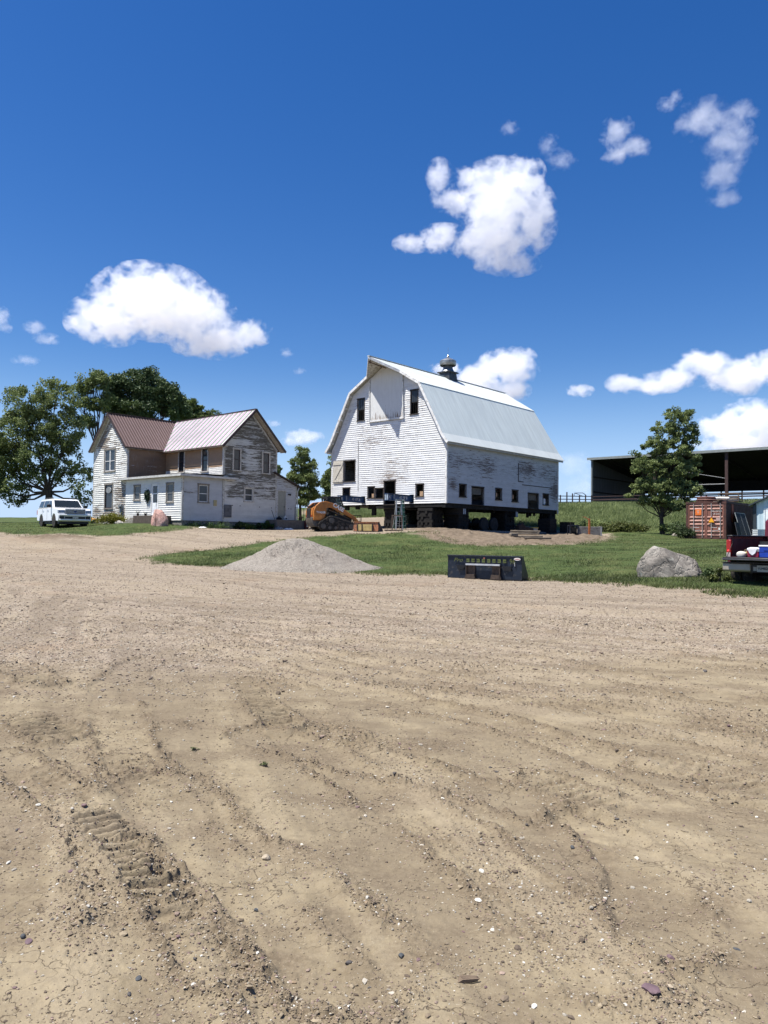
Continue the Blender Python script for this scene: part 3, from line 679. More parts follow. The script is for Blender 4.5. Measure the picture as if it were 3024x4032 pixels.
for i in (1, 4):
    o = SO[i]; f, Mx = frame_parts(barn, sO, sU, sN, o[0], o[1], .0, o[3], mOldFrame, .05, .03, name='doorway')
    MB().box(o[0], o[1], -.22, -.18, o[3]-.5, o[3]-.05, Mx).build('inner_board', M('dim_grey_boards', (.12, .12, .11), .9, scale=5), f)
MB().box(8.82, 8.90, -.035, -.018, 1.98, 3.30).box(8.82, 9.6, -.035, -.018, 1.92, 1.98).box(9.4, 13.9, -.032, -.018, 1.70, 1.76).box(8.9, 10.4, -.032, -.018, 3.40, 3.43).build('old_door_track', M('dark_strip', (.05, .035, .035), .8), barn)
MB().tube([(-.03, 7.95, 4.62), (-.035, 7.93, 4.5), (-.03, 7.90, 1.0)], .016, 6).build('conduit', M('grey_conduit', (.2, .2, .2), .5, .5), barn)
# roof ventilator
vt = thing('roof_ventilator', None, None); vt.parent = barn; vt.location = (7.2, 5.32, 0)
for k_ in ('label', 'category'):
    if k_ in vt: del vt[k_]
mGal = M('weathered_galvanised_steel', (.33, .34, .34), .38, metal=.75, var=.35, scale=3, dirt=(.20, .13, .09), dirt_amt=.25)
mGalD = M('dark_zinc', (.075, .078, .08), .5, metal=.6, var=.3)
S = .60
m = MB().add([(-S,-S,9.35),(S,-S,9.35),(S,S,9.35),(-S,S,9.35),(-S*.78,-S*.78,10.42),(S*.78,-S*.78,10.42),(S*.78,S*.78,10.42),(-S*.78,S*.78,10.42)], [(0,3,2,1),(4,5,6,7),(0,1,5,4),(1,2,6,5),(2,3,7,6),(3,0,4,7)])
m.box(-.60, .60, -.60, .60, 10.42, 10.50).build('vent_base', mGalD, vt)
MB().lathe([(.56, 10.50), (.40, 10.72), (.34, 10.95)], 20).build('vent_cone', mGal, vt, smooth=True)
MB().lathe([(.33, 10.93), (.33, 11.32)], 20).build('vent_neck', mGalD, vt, smooth=True)
MB().lathe([(.60, 11.00), (.64, 11.08), (.64, 11.36), (.58, 11.42), (.40, 11.50), (.20, 11.60), (.07, 11.66), (.05, 11.66), (.2, 11.56), (.56, 11.38), (.61, 11.34), (.60, 11.10), (.58, 11.02)], 28, cap=False).build('vent_hood', mGal, vt, smooth=True)
MB().lathe([(.07, 11.62), (.10, 11.75), (.04, 11.85)], 10).tube([(0, 0, 11.8), (.03, .02, 12.45)], .012, 5).build('finial', mGal, vt)
# joists and sill under the floor (part of the barn)
m = MB()
m.box(.02, BL-.02, .10, .35, -.30, -.06).box(6.0, BL-.02, BW-.35, BW-.10, -.30, -.06).box(.02, .25, .35, 6.2, -.26, -.06)
m.build('sill_beam', mDark, barn)
for i in range(6):
    y = .9+i*.68; MB().box(.30, BL-.1, y, y+.10, -.26, -.06).build('joist', mDark, barn)
for x, zl in ((2.85, .55), (3.9, .35), (6.2, .42), (8.0, .40), (10.9, .62), (11.3, .5), (11.9, .45), (13.0, .5), (9.5, .35), (5.0, .45)):
    MB().box(x, x+.14, .36, .52, -.06-zl, -.06).build('hanging_stub', mDark, barn)
for y, zl in ((6.9, .25), (8.15, .25), (6.55, .7), (9.2, .3)):
    MB().box(.32, .5, y, y+.32, -.06-zl, -.06).build('hanging_stub', mDark, barn)
# ------------------------------------------------------------------ steel lifting beams and timber cribs
def ibeam(name, label, cat, p0, p1, h, w_, mat_, group=None):
    d = (p1-p0); L_ = d.length; t = thing(name, label, cat, p0, math.atan2(d.y, d.x), group)
    m = MB().box(0, L_, -w_/2, w_/2, -h/2, -h/2+.02).box(0, L_, -w_/2, w_/2, h/2-.02, h/2).box(0, L_, -.008, .008, -h/2+.02, h/2-.02)
    m.build('flange_and_web', mat_, t)
    q = MB().box(.02, .035, -w_/2+.01, -.008, -h/2+.02, h/2-.02).box(.02, .035, .008, w_/2-.01, -h/2+.02, h/2-.02).box(.70, .715, -w_/2+.01, -.008, -h/2+.02, h/2-.02)
    q.build('stiffener', M('pale_worn_steel', (.30, .36, .42), .6), t)
    return t
mBlue = M('blue_steel_paint', (.025, .075, .19), .45, var=.3, dirt=(.02, .03, .05), dirt_amt=.5, scale=5)
mPaintW = M('stencil_white', (.62, .66, .70), .7)
gb = 'blue steel beams running through the barn'
b2 = ibeam('steel_beam', 'blue steel beam end poking out under the barn doorway, above the ladders', 'steel beam', bw(-2.55, 3.0, .345), bw(16.0, 3.0, .345), .44, .30, mBlue, gb)
b1 = ibeam('steel_beam', 'blue steel beam end poking out at the barn wall behind the loader cab', 'steel beam', bw(-2.55, 7.38, .345), bw(16.0, 7.38, .345), .44, .30, mBlue, gb)
for b_ in (b1, b2):
    text("45 19' 8", .26, mPaintW, b_, (1.75, -.012, 0), (R(90), 0, 0), 'stencil')
    text("R", .28, mPaintW, b_, (.35, -.012, 0), (R(90), 0, 0), 'stencil')
for i, (x, lb) in enumerate(((1.6, 'dark cross beam on the cribs by the near corner of the barn'), (8.2, 'dark cross beam on the middle crib of the long barn side'))):
    ibeam('cross_beam', lb, 'steel beam', bw(x, -.35, -.52), bw(x, 1.9, -.52), .40, .30, M('black_steel', (.02, .02, .022), .5, metal=.2), 'dark steel cross beams under the barn')
mCrib = M('shade_black_timber', (.007, .0065, .006), .85, var=.45, scale=6, dirt=(.016, .013, .011))  # timber colour holds the black shade under the barn
def crib(label, x, y, L_, nz, ztop, w_=.20, rot=0, nrow=4, group='timber cribs holding up the barn'):
    z0 = zg(*bw(x, y)[:2]); n = max(1, round((BZ+ztop-z0)/w_)); h = (BZ+ztop-z0)/n
    c = bw(x, y); t = thing('timber_crib', label, 'timber crib', (c.x, c.y, z0), BYAW+rot, group)
    rg = random.Random(int(x*10+y)); 
    for k in range(n):
        for j in range(nrow):
            o = (j/(nrow-1)-.5)*(L_-w_); e = rg.uniform(-.06, .06)
            m = MB()
            if k % 2: m.box(-L_/2+e, L_/2+e, o-w_/2+.004, o+w_/2-.004, k*h+.003, (k+1)*h-.003)
            else: m.box(o-w_/2+.004, o+w_/2-.004, -L_/2+e, L_/2+e, k*h+.003, (k+1)*h-.003)
            m.build('timber', mCrib, t)
    MB().box(-L_/2+.05, L_/2-.05, -L_/2+.05, L_/2-.05, .02, n*h-.02).build('dark_gap_filler', mCrib, t)  # core box added so the shaded gaps between timbers read solid black
    return t
crib('dark timber crib under the gable left of the ladders', .8, 5.05, 1.10, 0, -.30)
crib('big dark timber crib under the near corner of the barn, right of the spruce', .55, 1.75, 1.25, 0, -.32)
crib('dark timber crib second from the near corner under the long barn side', 2.35, .9, 1.25, 0, -.32)
crib('dark timber crib under the middle of the long barn side, right of the wheeled dolly', 8.2, .9, 1.30, 0, -.32)
crib('tall narrow timber crib under the far right corner of the barn', 14.3, .6, .95, 0, -.10)
def tblock(label, x, y, L_, D_, H_, rot=.1):
    c = bw(x, y); z0 = zg(c.x, c.y); t = thing('timber_stack', label, 'timber stack', (c.x, c.y, z0-.02), BYAW+rot, 'dark stacked blocks by the far barn corner')
    n = max(1, round(H_/.22)); h = H_/n
    for k in range(n): MB().box(-L_/2, L_/2, -D_/2+.01*(k % 2), D_/2, k*h+.003, (k+1)*h-.004).build('timber', mCrib, t)
tblock('dark timber stack standing in front of the far barn corner crib', 12.7, -.3, 1.3, 1.0, 1.12)
tblock('lower dark timber stack at the right, beside the far barn corner', 14.6, -1.0, 1.0, .9, .85, .2)
# wheeled dolly between the cribs
def dolly(label, x, y):
    c = bw(x, y); z0 = zg(c.x, c.y); t = thing('moving_dolly', label, 'dolly', (c.x, c.y, z0), BYAW, 'wheeled house-moving dollies')
    rim = M('dull_rim', (.25, .25, .26), .5, metal=.5)
    for i, px_ in enumerate((-.62, .62)):
        for sy in (-.75, .75):
            Mx = Matrix.Translation((px_, sy, .5)) @ Matrix.Rotation(R(90), 4, 'X')
            wv_ = MB().lathe([(.25, -.13), (.44, -.13), (.50, -.08), (.50, .08), (.44, .13), (.25, .13)], 28, Mx).build('wheel', M('old_rubber', (.018, .018, .018), .85), t, smooth=True)
            MB().lathe([(.25, -.10), (.10, -.05), (.10, .05), (.25, .10)], 20, Mx).build('rim', rim, wv_)
    MB().bar((-.62, -.75, .5), (-.62, .75, .5), .12).bar((.62, -.75, .5), (.62, .75, .5), .12).box(-.9, .9, -.35, .35, .42, .62).build('axle_frame', mDark, t)
dolly('tandem wheeled dolly in the dark under the middle of the barn', 5.35, 1.0)
# concrete footing edge
c = bw(7, .2); fo = thing('concrete_footing', 'long dark grey concrete footing strip in front of the timber cribs', 'footing', (c.x, c.y, zg(c.x, c.y)), BYAW)
MB().box(-7.2, 5.6, -.75, -.50, -.3, .13).build('footing_wall', M('grey_concrete', (.19, .19, .19), .85, bump=.3, dirt=(.10, .09, .08)), fo)
MB().box(-7.2, 5.6, -.50, -.40, -.3, .07).build('footing_ledge', M('grey_concrete', (.19, .19, .19)), fo)
# ------------------------------------------------------------------ THE FARMHOUSE, L shaped, 45 degree roofs
HYAW = R(48.03); HA = Vector((math.cos(HYAW), math.sin(HYAW), 0)); HB = Vector((-HA.y, HA.x, 0)); H0 = Vector((-16.445, 60, 10.369-8.1))
def hw(x, y, z=0): return H0 + HA*x + HB*y + Vector((0, 0, z))
house = thing('farmhouse', 'two storey white farmhouse with flaking clapboards, brown metal roof and a flat roofed porch', 'house', H0, HYAW)
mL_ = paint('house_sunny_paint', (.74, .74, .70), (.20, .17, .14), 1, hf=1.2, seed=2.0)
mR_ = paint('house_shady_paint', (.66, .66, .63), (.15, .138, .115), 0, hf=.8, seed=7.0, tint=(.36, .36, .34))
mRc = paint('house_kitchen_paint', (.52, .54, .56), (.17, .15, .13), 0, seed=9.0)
mBr = paint('bare_brown_boards', (.24, .155, .095), (.60, .60, .58), 0, seed=3.0); mBr2 = paint('bare_brown_boards_upper', (.38, .25, .15), (.65, .64, .6), 1, seed=5.0)
mFnd = M('foundation_stone', (.20, .19, .17), .9, bump=.4, dirt=(.10, .09, .08)); mFndL = M('pale_foundation', (.5, .49, .46), .9)
ZS = .28
X0, YW = -5.45, 2.42
# left wing gable (sunlit), ridge at 8.1-0.05
def gl(z):
    if z <= 5.45: return (-YW, YW)
    h = max(0, 7.95-z); return (-h*YW/2.5, h*YW/2.5)
LO = [(-.72, .74, 3.86, 5.44), (-.46, .60, 1.14, 2.86)]
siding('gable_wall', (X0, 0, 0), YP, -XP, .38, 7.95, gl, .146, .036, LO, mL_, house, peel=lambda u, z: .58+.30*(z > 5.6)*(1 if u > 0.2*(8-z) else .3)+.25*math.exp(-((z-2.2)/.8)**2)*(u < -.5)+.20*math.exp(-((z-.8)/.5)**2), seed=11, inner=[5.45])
siding('side_wall', (0, -YW, 0), XP, -YP, .38, 5.45, lambda z: (X0, -2.33), .118, .014, [], mBr, house, peel=lambda u, z: .16+.35*math.exp(-((z-4.1)/.5)**2), seed=12)
siding('side_wall', (0, YW, 0), XP, YP, .38, 5.45, lambda z: (X0, 2.33), .3, .014, [], mL_, house, seed=13)
def gr(z):
    if z <= 5.40: return (-2.33, 2.33)
    h = max(0, 7.9-z); return (-h*2.33/2.5, h*2.33/2.5)
RO = [(-1.50, -.98, 3.78, 5.20), (1.06, 1.60, 3.74, 5.17), (-.50, .18, 1.68, 2.58)]
def rpeel(u, z):
    if z > 5.3: return .80 - .30*math.exp(-((z-5.7)/.25)**2)*(u < 0)
    if z > 3.6: return .62 if -.9 < u < 1.0 else .84
    if z > 3.3: return .80
    if z > 1.85: return .76 if u > -2.3 else .5
    return .05
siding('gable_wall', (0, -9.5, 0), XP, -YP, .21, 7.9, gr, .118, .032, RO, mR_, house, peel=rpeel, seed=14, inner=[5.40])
IO = [(-4.80, -4.16, 3.80, 5.28), (-7.68, -7.04, 3.72, 5.28)]
siding('upper_wall', (-2.33, 0, 0), YP, -XP, 3.3, 5.40, lambda z: (-9.46, -YW), .118, .018, IO, mBr2, house, peel=lambda u, z: (1.1 if z < 3.98 else .10), seed=15)
siding('side_wall', (2.33, 0, 0), YP, XP, .3, 5.40, lambda z: (-9.46, 5), .3, .018, [], mL_, house, seed=16)
siding('gable_wall', (0, 4.9, 0), XP, YP, .3, 7.9, gr, .3, .014, [], mL_, house, seed=17, inner=[5.40])
# kitchen lean-to continuing the right gable
def kl(z): return (2.345, 4.24 if z <= 2.95 else max(2.36, 4.24-(z-2.95)/.40))
KO = [(2.50, 3.20, .46, 2.52)]
siding('lean_to_wall', (0, -9.5, 0), XP, -YP, .35, 3.68, kl, .118, .032, KO, mRc, house, peel=lambda u, z: .05 if z < 1.9 else (.62 if z > 2.3 else .35), seed=18, inner=[2.95])
siding('lean_to_wall', (4.24, 0, 0), YP, XP, .35, 2.95, lambda z: (-9.46, -4), .2, .014, [], mRc, house, seed=19)
# porch in the corner
PO = [(-4.30, -3.60, 1.66, 2.62), (-6.62, -5.86, .62, 2.62), (-8.42, -7.70, 1.43, 2.63)]
siding('porch_wall', (-5.50, 0, 0), YP, -XP, .22, 3.10, lambda z: (-9.41, -YW-.01), .146, .036, PO, mL_, house, peel=lambda u, z: .22 if u < -5 else .34-.1*(z > 2), seed=20)
QO = [(-4.24, -3.54, 1.46, 2.58)]
siding('porch_wall', (0, -9.45, 0), XP, -YP, .22, 3.10, lambda z: (-5.47, -2.34), .118, .032, QO, mRc, house, peel=lambda u, z: .18+.5*math.exp(-((z-2.1)/.35)**2)*(u < -4.2), seed=21)
m = MB().box(-5.48, -2.3, -9.42, -YW, -.3, .22).box(-2.3, 2.32, -9.47, 4.85, -.3, .21).box(2.3, 4.2, -9.45, -4, -.3, .35); m.build('foundation', mFnd, house)
MB().box(X0+.02, -2.3, -YW+.02, YW-.02, -.3, .38).build('foundation', mFndL, house)
MB().box(-2.2, 2.2, -9.3, 4.7, .4, .45).box(-5.3, -2.2, -2.3, 2.3, .4, .45).box(-2.2, 2.2, -9.3, 4.7, 3.0, 3.05).box(-5.3, -2.2, -2.3, 2.3, 3.0, 3.05).build('floor', mDark, house)
# corner boards
for (x, y, z1, ex, ey) in ((X0, -YW, 5.4, 1, 1), (X0, YW, 5.45, 1, -1), (-5.50, -9.45, 3.1, 1, 1), (2.33, -9.5, 5.4, -1, 1), (4.24, -9.5, 2.95, -1, 1), (-2.33, -9.5, 5.4, 1, 1)):
    z0 = .22 if x != -2.33 else .22
    w_ = .11
    m = MB(); m.box(min(x, x+ex*w_)-(.028 if ex > 0 else 0), max(x, x+ex*w_)+(.028 if ex < 0 else 0), y-.030, y-.016, z0, z1) if ey > 0 else m.box(min(x, x+ex*w_)-.028, max(x, x+ex*w_), y+.016, y+.030, z0, z1)
    sx = -1 if ex > 0 else 1
    m.box(x+(-.030 if sx < 0 else .016), x+(-.016 if sx < 0 else .030), min(y, y+ey*w_), max(y, y+ey*w_), z0, z1)
    m.build('corner_board', M('grey_corner_trim', (.50, .50, .47), .75, dirt=(.25, .22, .18), dirt_amt=.5, scale=5), house)
# roofs
def ribroof(name, mat_, par, O, U, D, n_, len_, pitch=.228, rib=.022, clip=None, th=.05, ribm=None):
    """panel with raised ribs: O eave corner, U along eave, D up the slope; clip(u)->slope start/stop fractions"""
    O = Vector(O); U = Vector(U); D = Vector(D); nn = U.cross(D).normalized()
    if nn.z < 0: nn = -nn
    L_ = len_; k = int(L_/pitch); a = [O, O+U*L_, O+U*L_+D*n_, O+D*n_]
    return a, nn, k
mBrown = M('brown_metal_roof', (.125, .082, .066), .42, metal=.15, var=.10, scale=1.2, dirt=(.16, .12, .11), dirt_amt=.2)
mBrownRib = M('brown_metal_rib', (.30, .22, .20), .32, metal=.35, var=.1)
def slope_roof(poly, U, D, O, mat_, ribmat, name, pitch=.228, th=.05, par=None, rw=.028, rh=.03, alt=None):
    """poly: [(u,d)] on the slope plane"""
    O = Vector(O); U = Vector(U).normalized(); D = Vector(D).normalized(); n = U.cross(D)
    if n.z < 0: n = -n
    top = [O+U*u+D*d for u, d in poly]; bot = [p-n*th for p in top]; k = len(poly)
    m = MB().add(top+bot, [tuple(range(k)), tuple(range(2*k-1, k-1, -1))]+[(i, i+k, (i+1) % k+k, (i+1) % k) for i in range(k)])
    pan = m.build(name, mat_, par)
    us = [u for u, d in poly]; u = min(us)+pitch*.5; q = 0
    mm = [MB() for _ in (alt or [1])]
    while u < max(us):
        ds = []
        for i in range(k):
            (ua, da), (ub, db) = poly[i], poly[(i+1) % k]
            if (ua-u)*(ub-u) < 0: ds.append(da+(db-da)*(u-ua)/(ub-ua))
        if len(ds) == 2:
            a, b = sorted(ds); A_ = O+U*u+D*(a+.01); B_ = O+U*u+D*(b-.01)
            mm[q % len(mm)].add([A_-U*rw, A_+U*rw, A_+n*rh+U*rw*.4, A_+n*rh-U*rw*.4, B_-U*rw, B_+U*rw, B_+n*rh+U*rw*.4, B_+n*rh-U*rw*.4],
                                [(0,3,2,1),(4,5,6,7),(0,1,5,4),(1,2,6,5),(2,3,7,6),(3,0,4,7)])
        q += 1; u += pitch
    for i, b in enumerate(mm):
        if b.v: b.build('rib', (alt[i] if alt else ribmat), pan)
    return pan
s2 = math.sqrt(.5); RL = 2.74/s2; RL1 = 2.63/s2
# left wing, slope facing -y: eave at y=-2.63 z=8.1-2.63
slope_roof([(0, 0), (5.75-2.70, 0), (5.75, RL1), (0, RL1)], (1, 0, 0), (0, s2, s2), (-5.75, -2.63, 8.1-2.63), mBrown, mBrownRib, 'roof_panel', par=house)
slope_roof([(0, 0), (8.4, 0), (8.4, RL1), (0, RL1)], (1, 0, 0), (0, -s2, s2), (-5.75, 2.63, 8.1-2.63), mBrown, mBrownRib, 'roof_panel', par=house)
# right wing, slope facing -x (blindingly lit), eave at x=-2.74, y from -10 to valley
mPale = M('sheen_pale_roof_metal', (.55, .49, .47), .4, metal=0, var=.10, scale=.8)  # pale tone paints the sun's sheen onto brown roof metal
alts = [M('sheen_rib_rose', (.72, .42, .60), .30, metal=0, var=.3, scale=.5), M('sheen_rib_cream', (.86, .85, .82), .30, metal=0, var=.1), M('sheen_rib_sage', (.50, .68, .48), .30, metal=0, var=.3, scale=.5), M('sheen_rib_mauve', (.26, .19, .23), .4, metal=.1), M('sheen_rib_cream', (.85, .84, .80))]  # rib tints paint the coloured shimmer of that sheen
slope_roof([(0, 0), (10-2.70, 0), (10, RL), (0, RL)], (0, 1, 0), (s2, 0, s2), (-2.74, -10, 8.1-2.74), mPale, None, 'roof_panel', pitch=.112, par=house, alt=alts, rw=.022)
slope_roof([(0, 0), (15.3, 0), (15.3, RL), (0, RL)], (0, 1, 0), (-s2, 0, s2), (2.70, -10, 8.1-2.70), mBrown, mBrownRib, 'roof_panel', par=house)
mBTrim = M('dark_brown_roof_trim', (.050, .032, .028), .5)
def bars(name, mat_, par, lst):
    m = MB()
    for a, b, w_, h in lst: m.bar(a, b, w_, h)
    return m.build(name, mat_, par)
bars('ridge_cap', mBTrim, house, [((-5.78, 0, 8.13), (0, 0, 8.13), .20, .04)]); bars('ridge_cap', mBTrim, house, [((0, -10.03, 8.13), (0, 5.3, 8.13), .20, .04)])
bars('valley', mBTrim, house, [((-2.66, -2.66, 5.46), (0, 0, 8.12), .08, .04)])
def rk(apex, foot, par, mat_=mBTrim): 
    bars('rake_trim', mat_, par, [(apex, foot, .03, .17)])
rk((-5.77, 0, 8.06), (-5.77, -2.68, 5.38), house); rk((-5.77, 0, 8.06), (-5.77, 2.68, 5.38), house)
rk((0, -10.02, 8.06), (-2.78, -10.02, 5.28), house); rk((0, -10.02, 8.06), (2.75, -10.02, 5.31), house)
bars('eave_trim', mBTrim, house, [((-5.77, -2.66, 5.42), (-2.7, -2.66, 5.42), .03, .08)]); bars('eave_trim', mBTrim, house, [((-2.77, -10, 5.31), (-2.77, -2.7, 5.31), .03, .08)])
mSoffH = M('house_soffit', (.42, .39, .34), .85, dirt=(.25, .21, .17))
m = MB()
for pts in (((-5.74, 0, 8.02), (X0+.0, 0, 8.02), (X0, -2.62, 5.40), (-5.74, -2.62, 5.40)), ((-5.74, 0, 8.02), (X0, 0, 8.02), (X0, 2.62, 5.40), (-5.74, 2.62, 5.40)),
            ((0, -9.99, 8.02), (0, -9.5, 8.02), (-2.70, -9.5, 5.32), (-2.70, -9.99, 5.32)), ((0, -9.99, 8.02), (0, -9.5, 8.02), (2.68, -9.5, 5.34), (2.68, -9.99, 5.34))):
    vs = [Vector(p) for p in pts]; q = Vector((0, 0, -.05)); m.add(vs+[v+q for v in vs], [(0,1,2,3),(7,6,5,4),(0,4,5,1),(1,5,6,2),(2,6,7,3),(3,7,4,0)])
m.box(-5.7, -2.5, -2.60, -YW, 5.36, 5.39).box(-2.72, -2.33, -9.98, -2.5, 5.27, 5.30); m.build('soffit', mSoffH, house)
# frieze boards inside the gables
bars('frieze', M('grey_corner_trim', (.5, .5, .47)), house, [((X0-.03, -2.40, 5.44), (X0-.03, 0, 7.86), .03, .16), ((X0-.03, 2.40, 5.44), (X0-.03, 0, 7.86), .03, .16)])
bars('frieze', M('grey_corner_trim', (.5, .5, .47)), house, [((-2.33, -9.53, 5.40), (0, -9.53, 7.82), .03, .14), ((2.33, -9.53, 5.40), (0, -9.53, 7.82), .03, .14)])
# lean-to roof
mAsph = M('dark_asphalt_roofing', (.045, .033, .032), .9, bump=.3, scale=10)
v = [Vector(p) for p in ((2.0, -9.75, 3.80), (4.55, -9.75, 2.86), (4.55, -4, 2.86), (2.0, -4, 3.80))]; m = MB().add(v+[p+Vector((0, 0, .09)) for p in v], [(0,1,2,3),(7,6,5,4),(0,4,5,1),(1,5,6,2),(2,6,7,3),(3,7,4,0)]); m.build('lean_to_roof', mAsph, house)
# porch roof, almost flat, with fascia and gutters
v = [Vector(p) for p in ((-5.86, -9.80, 3.18), (-2.0, -9.80, 3.34), (-2.0, -1.9, 3.34), (-5.86, -1.9, 3.18))]
v = [Vector(p) for p in ((-5.86, -9.80, 3.20), (-2.34, -9.80, 3.32), (-2.34, -YW, 3.40), (-5.86, -1.62, 3.20))]
m = MB().add(v+[p+Vector((0, 0, .05)) for p in v], [(0,1,2,3),(7,6,5,4),(0,4,5,1),(1,5,6,2),(2,6,7,3),(3,7,4,0)]); m.build('porch_roof', M('tar_roofing', (.03, .024, .024), .95, bump=.4), house)
MB().box(-5.86, X0-.02, -YW-.05, -1.62, 3.08, 3.195).box(-5.86, -5.52, -9.80, -YW-.05, 3.10, 3.195).box(-5.52, -1.4, -9.80, -9.47, 3.10, 3.195).build('porch_eave', mSoffH, house)
MB().box(-5.90, -5.862, -9.84, -1.60, 3.08, 3.22).box(-5.862, -1.3, -9.84, -9.802, 3.08, 3.22).build('fascia', M('grey_white_fascia', (.50, .50, .48), .6), house)
# windows
mFrD = M('old_grey_frame', (.25, .23, .20), .8, dirt=(.09, .08, .07), dirt_amt=.5, scale=8); mSashW = M('white_sash', (.68, .68, .66), .5); mSashD = M('dark_red_brown_sash', (.045, .028, .026), .6); mFrL = M('pale_wood_casing', (.52, .50, .45), .75, dirt=(.25, .2, .16), scale=8)
gCur = M('lace_curtain_behind_glass', (.15, .155, .17), .35, var=.35, scale=14, stretch=(8, 8, 1)); gDk = glass()
lO = (X0, 0, 0)
f = sash_window(house, lO, YP, -XP, *LO[0], mFrD, mSashW, .47, twin=True, gl=glass('blue_grey_pane', (.03, .038, .048), .12)); 
f = sash_window(house, lO, YP, -XP, *LO[1], mFrD, mSashD, .66)
MB().lathe([(.30, 0), (.32, .02), (.30, .04)], 24, Matrix.Translation((X0-.012, .07, 2.46)) @ Matrix.Rotation(R(-90), 4, 'Y') @ Matrix.Diagonal((.72, 1.25, 1, 1))).build('oval_glass', M('frosted_oval', (.22, .23, .23), .3), f)
MB().box(X0-.035, X0-.02, .02, .3, 6.98, 7.22).build('attic_vent', M('grey_corner_trim', (.5, .5, .47)), house)
rO = (0, -9.5, 0)
for o in RO[:2]:
    f = sash_window(house, rO, XP, -YP, *o, mFrL, mSashD, .52, gl=glass('dim_pane', (.05, .055, .06), .12), fw=.11)
    g = MB().box(o[0]+.06, o[1]-.06, -9.478+.012, -9.474+.012, o[2]+(o[3]-o[2])*.56, o[3]-.06); g.build('blind', M('drawn_blind', (.16, .17, .18), .6), f)
f = sash_window(house, rO, XP, -YP, *RO[2], mFrL, mSashW, .48, gl=glass('dim_pane')); MB().box(RO[2][0]+.06, RO[2][1]-.06, -9.470, -9.466, 2.18, 2.5).build('curtain', gCur, f)
for o in IO: f = sash_window(house, (-2.33, 0, 0), YP, -XP, *o, mFrL, mSashD, .5); MB().box(-2.303, -2.299, o[1]-.45, o[1]-.1, 4.5, 5.2).build('curtain', gCur, f)
for o in (PO[0], PO[2]): sash_window(house, (-5.5, 0, 0), YP, -XP, *o, mFrD, mFrL, .5, gl=glass('dim_pane'))
f = sash_window(house, (0, -9.45, 0), XP, -YP, *QO[0], mFrD, mSashW, .5, gl=glass('dim_pane')); MB().box(QO[0][0]+.06, QO[0][1]-.06, -9.424, -9.420, 2.1, 2.5).build('curtain', gCur, f)
# doors
f, Mx = frame_parts(house, (-5.5, 0, 0), YP, -XP, *PO[1], mSashW, .07, .03, name='porch_door')
MB().box(PO[1][0], PO[1][1], -.04, .005, .62, 1.42, Mx).box(PO[1][0], PO[1][0]+.10, -.04, .005, 1.42, 2.62, Mx).box(PO[1][1]-.10, PO[1][1], -.04, .005, 1.42, 2.62, Mx).box(PO[1][0]+.1, PO[1][1]-.1, -.04, .005, 2.0, 2.06, Mx).box(PO[1][0]+.1, PO[1][1]-.1, -.04, .005, 2.56, 2.62, Mx).build('door_leaf', M('white_storm_door', (.78, .80, .82), .4), f)
MB().box(PO[1][0]+.10, PO[1][1]-.10, -.025, -.015, 1.42, 2.56, Mx).build('pane', glass(), f)
f, Mx = frame_parts(house, rO, XP, -YP, *KO[0], mFrL, .06, .03, name='back_door')
MB().box(KO[0][0], KO[0][1]-.02, -.05, -.01, .46, 2.52, Mx).build('door_leaf', M('grey_green_door', (.27, .28, .25), .6, var=.12), f)
MB().lathe([(.03, 0), (.03, .05)], 10, Matrix.Translation((3.1, -9.5, 1.40)) @ Matrix.Rotation(R(90), 4, 'X')).build('knob', mSashD, f)
MB().box(3.42, 3.60, -9.60, -9.53, 2.28, 2.38).lathe([(.05, 0), (.08, .1)], 10, Matrix.Translation((3.52, -9.60, 2.32)) @ Matrix.Rotation(R(100), 4, 'X')).build('outdoor_light', M('black_lamp_case', (.02, .02, .02), .5), house)
MB().box(-2.26, -1.66, -9.60, -9.53, .50, 1.35).build('wall_panel', M('grey_blue_panel', (.10, .105, .115), .7, var=.3), house)
MB().box(-3.08, -2.84, -9.54, -9.47, 1.24, 1.64).box(-3.05, -2.87, -9.56, -9.54, 1.34, 1.56).build('yellow_box', M('yellowed_plastic_box', (.42, .36, .20), .6), house)
MB().box(X0-.14, X0-.03, -1.94, -1.70, .75, 1.40).lathe([(.10, 0), (.10, .12)], 14, Matrix.Translation((X0-.14, -1.82, 1.22)) @ Matrix.Rotation(R(-90), 4, 'Y')).tube([(X0-.06, -1.82, .75), (X0-.06, -1.84, .1)], .03, 6).tube([(X0-.05, -2.1, 1.35), (X0-.06, -2.12, .2)], .025, 6).build('electric_meter', M('meter_grey', (.22, .24, .25), .5, metal=.3), house)
m = MB()
for pts in ([(-2.50, -9.60, 5.22), (-2.42, -9.60, 5.05), (-2.44, -9.58, 3.42)], [(4.42, -9.62, 2.84), (4.30, -9.60, 2.60), (4.29, -9.58, .3)], [(-5.60, -9.60, 3.12), (-5.545, -9.53, 2.85), (-5.56, -9.53, .3)]):
    m = MB().tube(pts, .04, 6); m.build('downpipe', M('grey_white_fascia', (.5, .5, .48)), house)
# extra: the wall is dotted with small dark plugs
for x, z in ((-.9, 1.32), (-1.55, 1.33), (.8, 1.30), (1.9, 1.28), (3.5, 1.28), (3.75, 1.27)):
    MB().box(x-.03, x+.03, -9.535, -9.51, z-.03, z+.03).build('wall_plug', mDark, house)
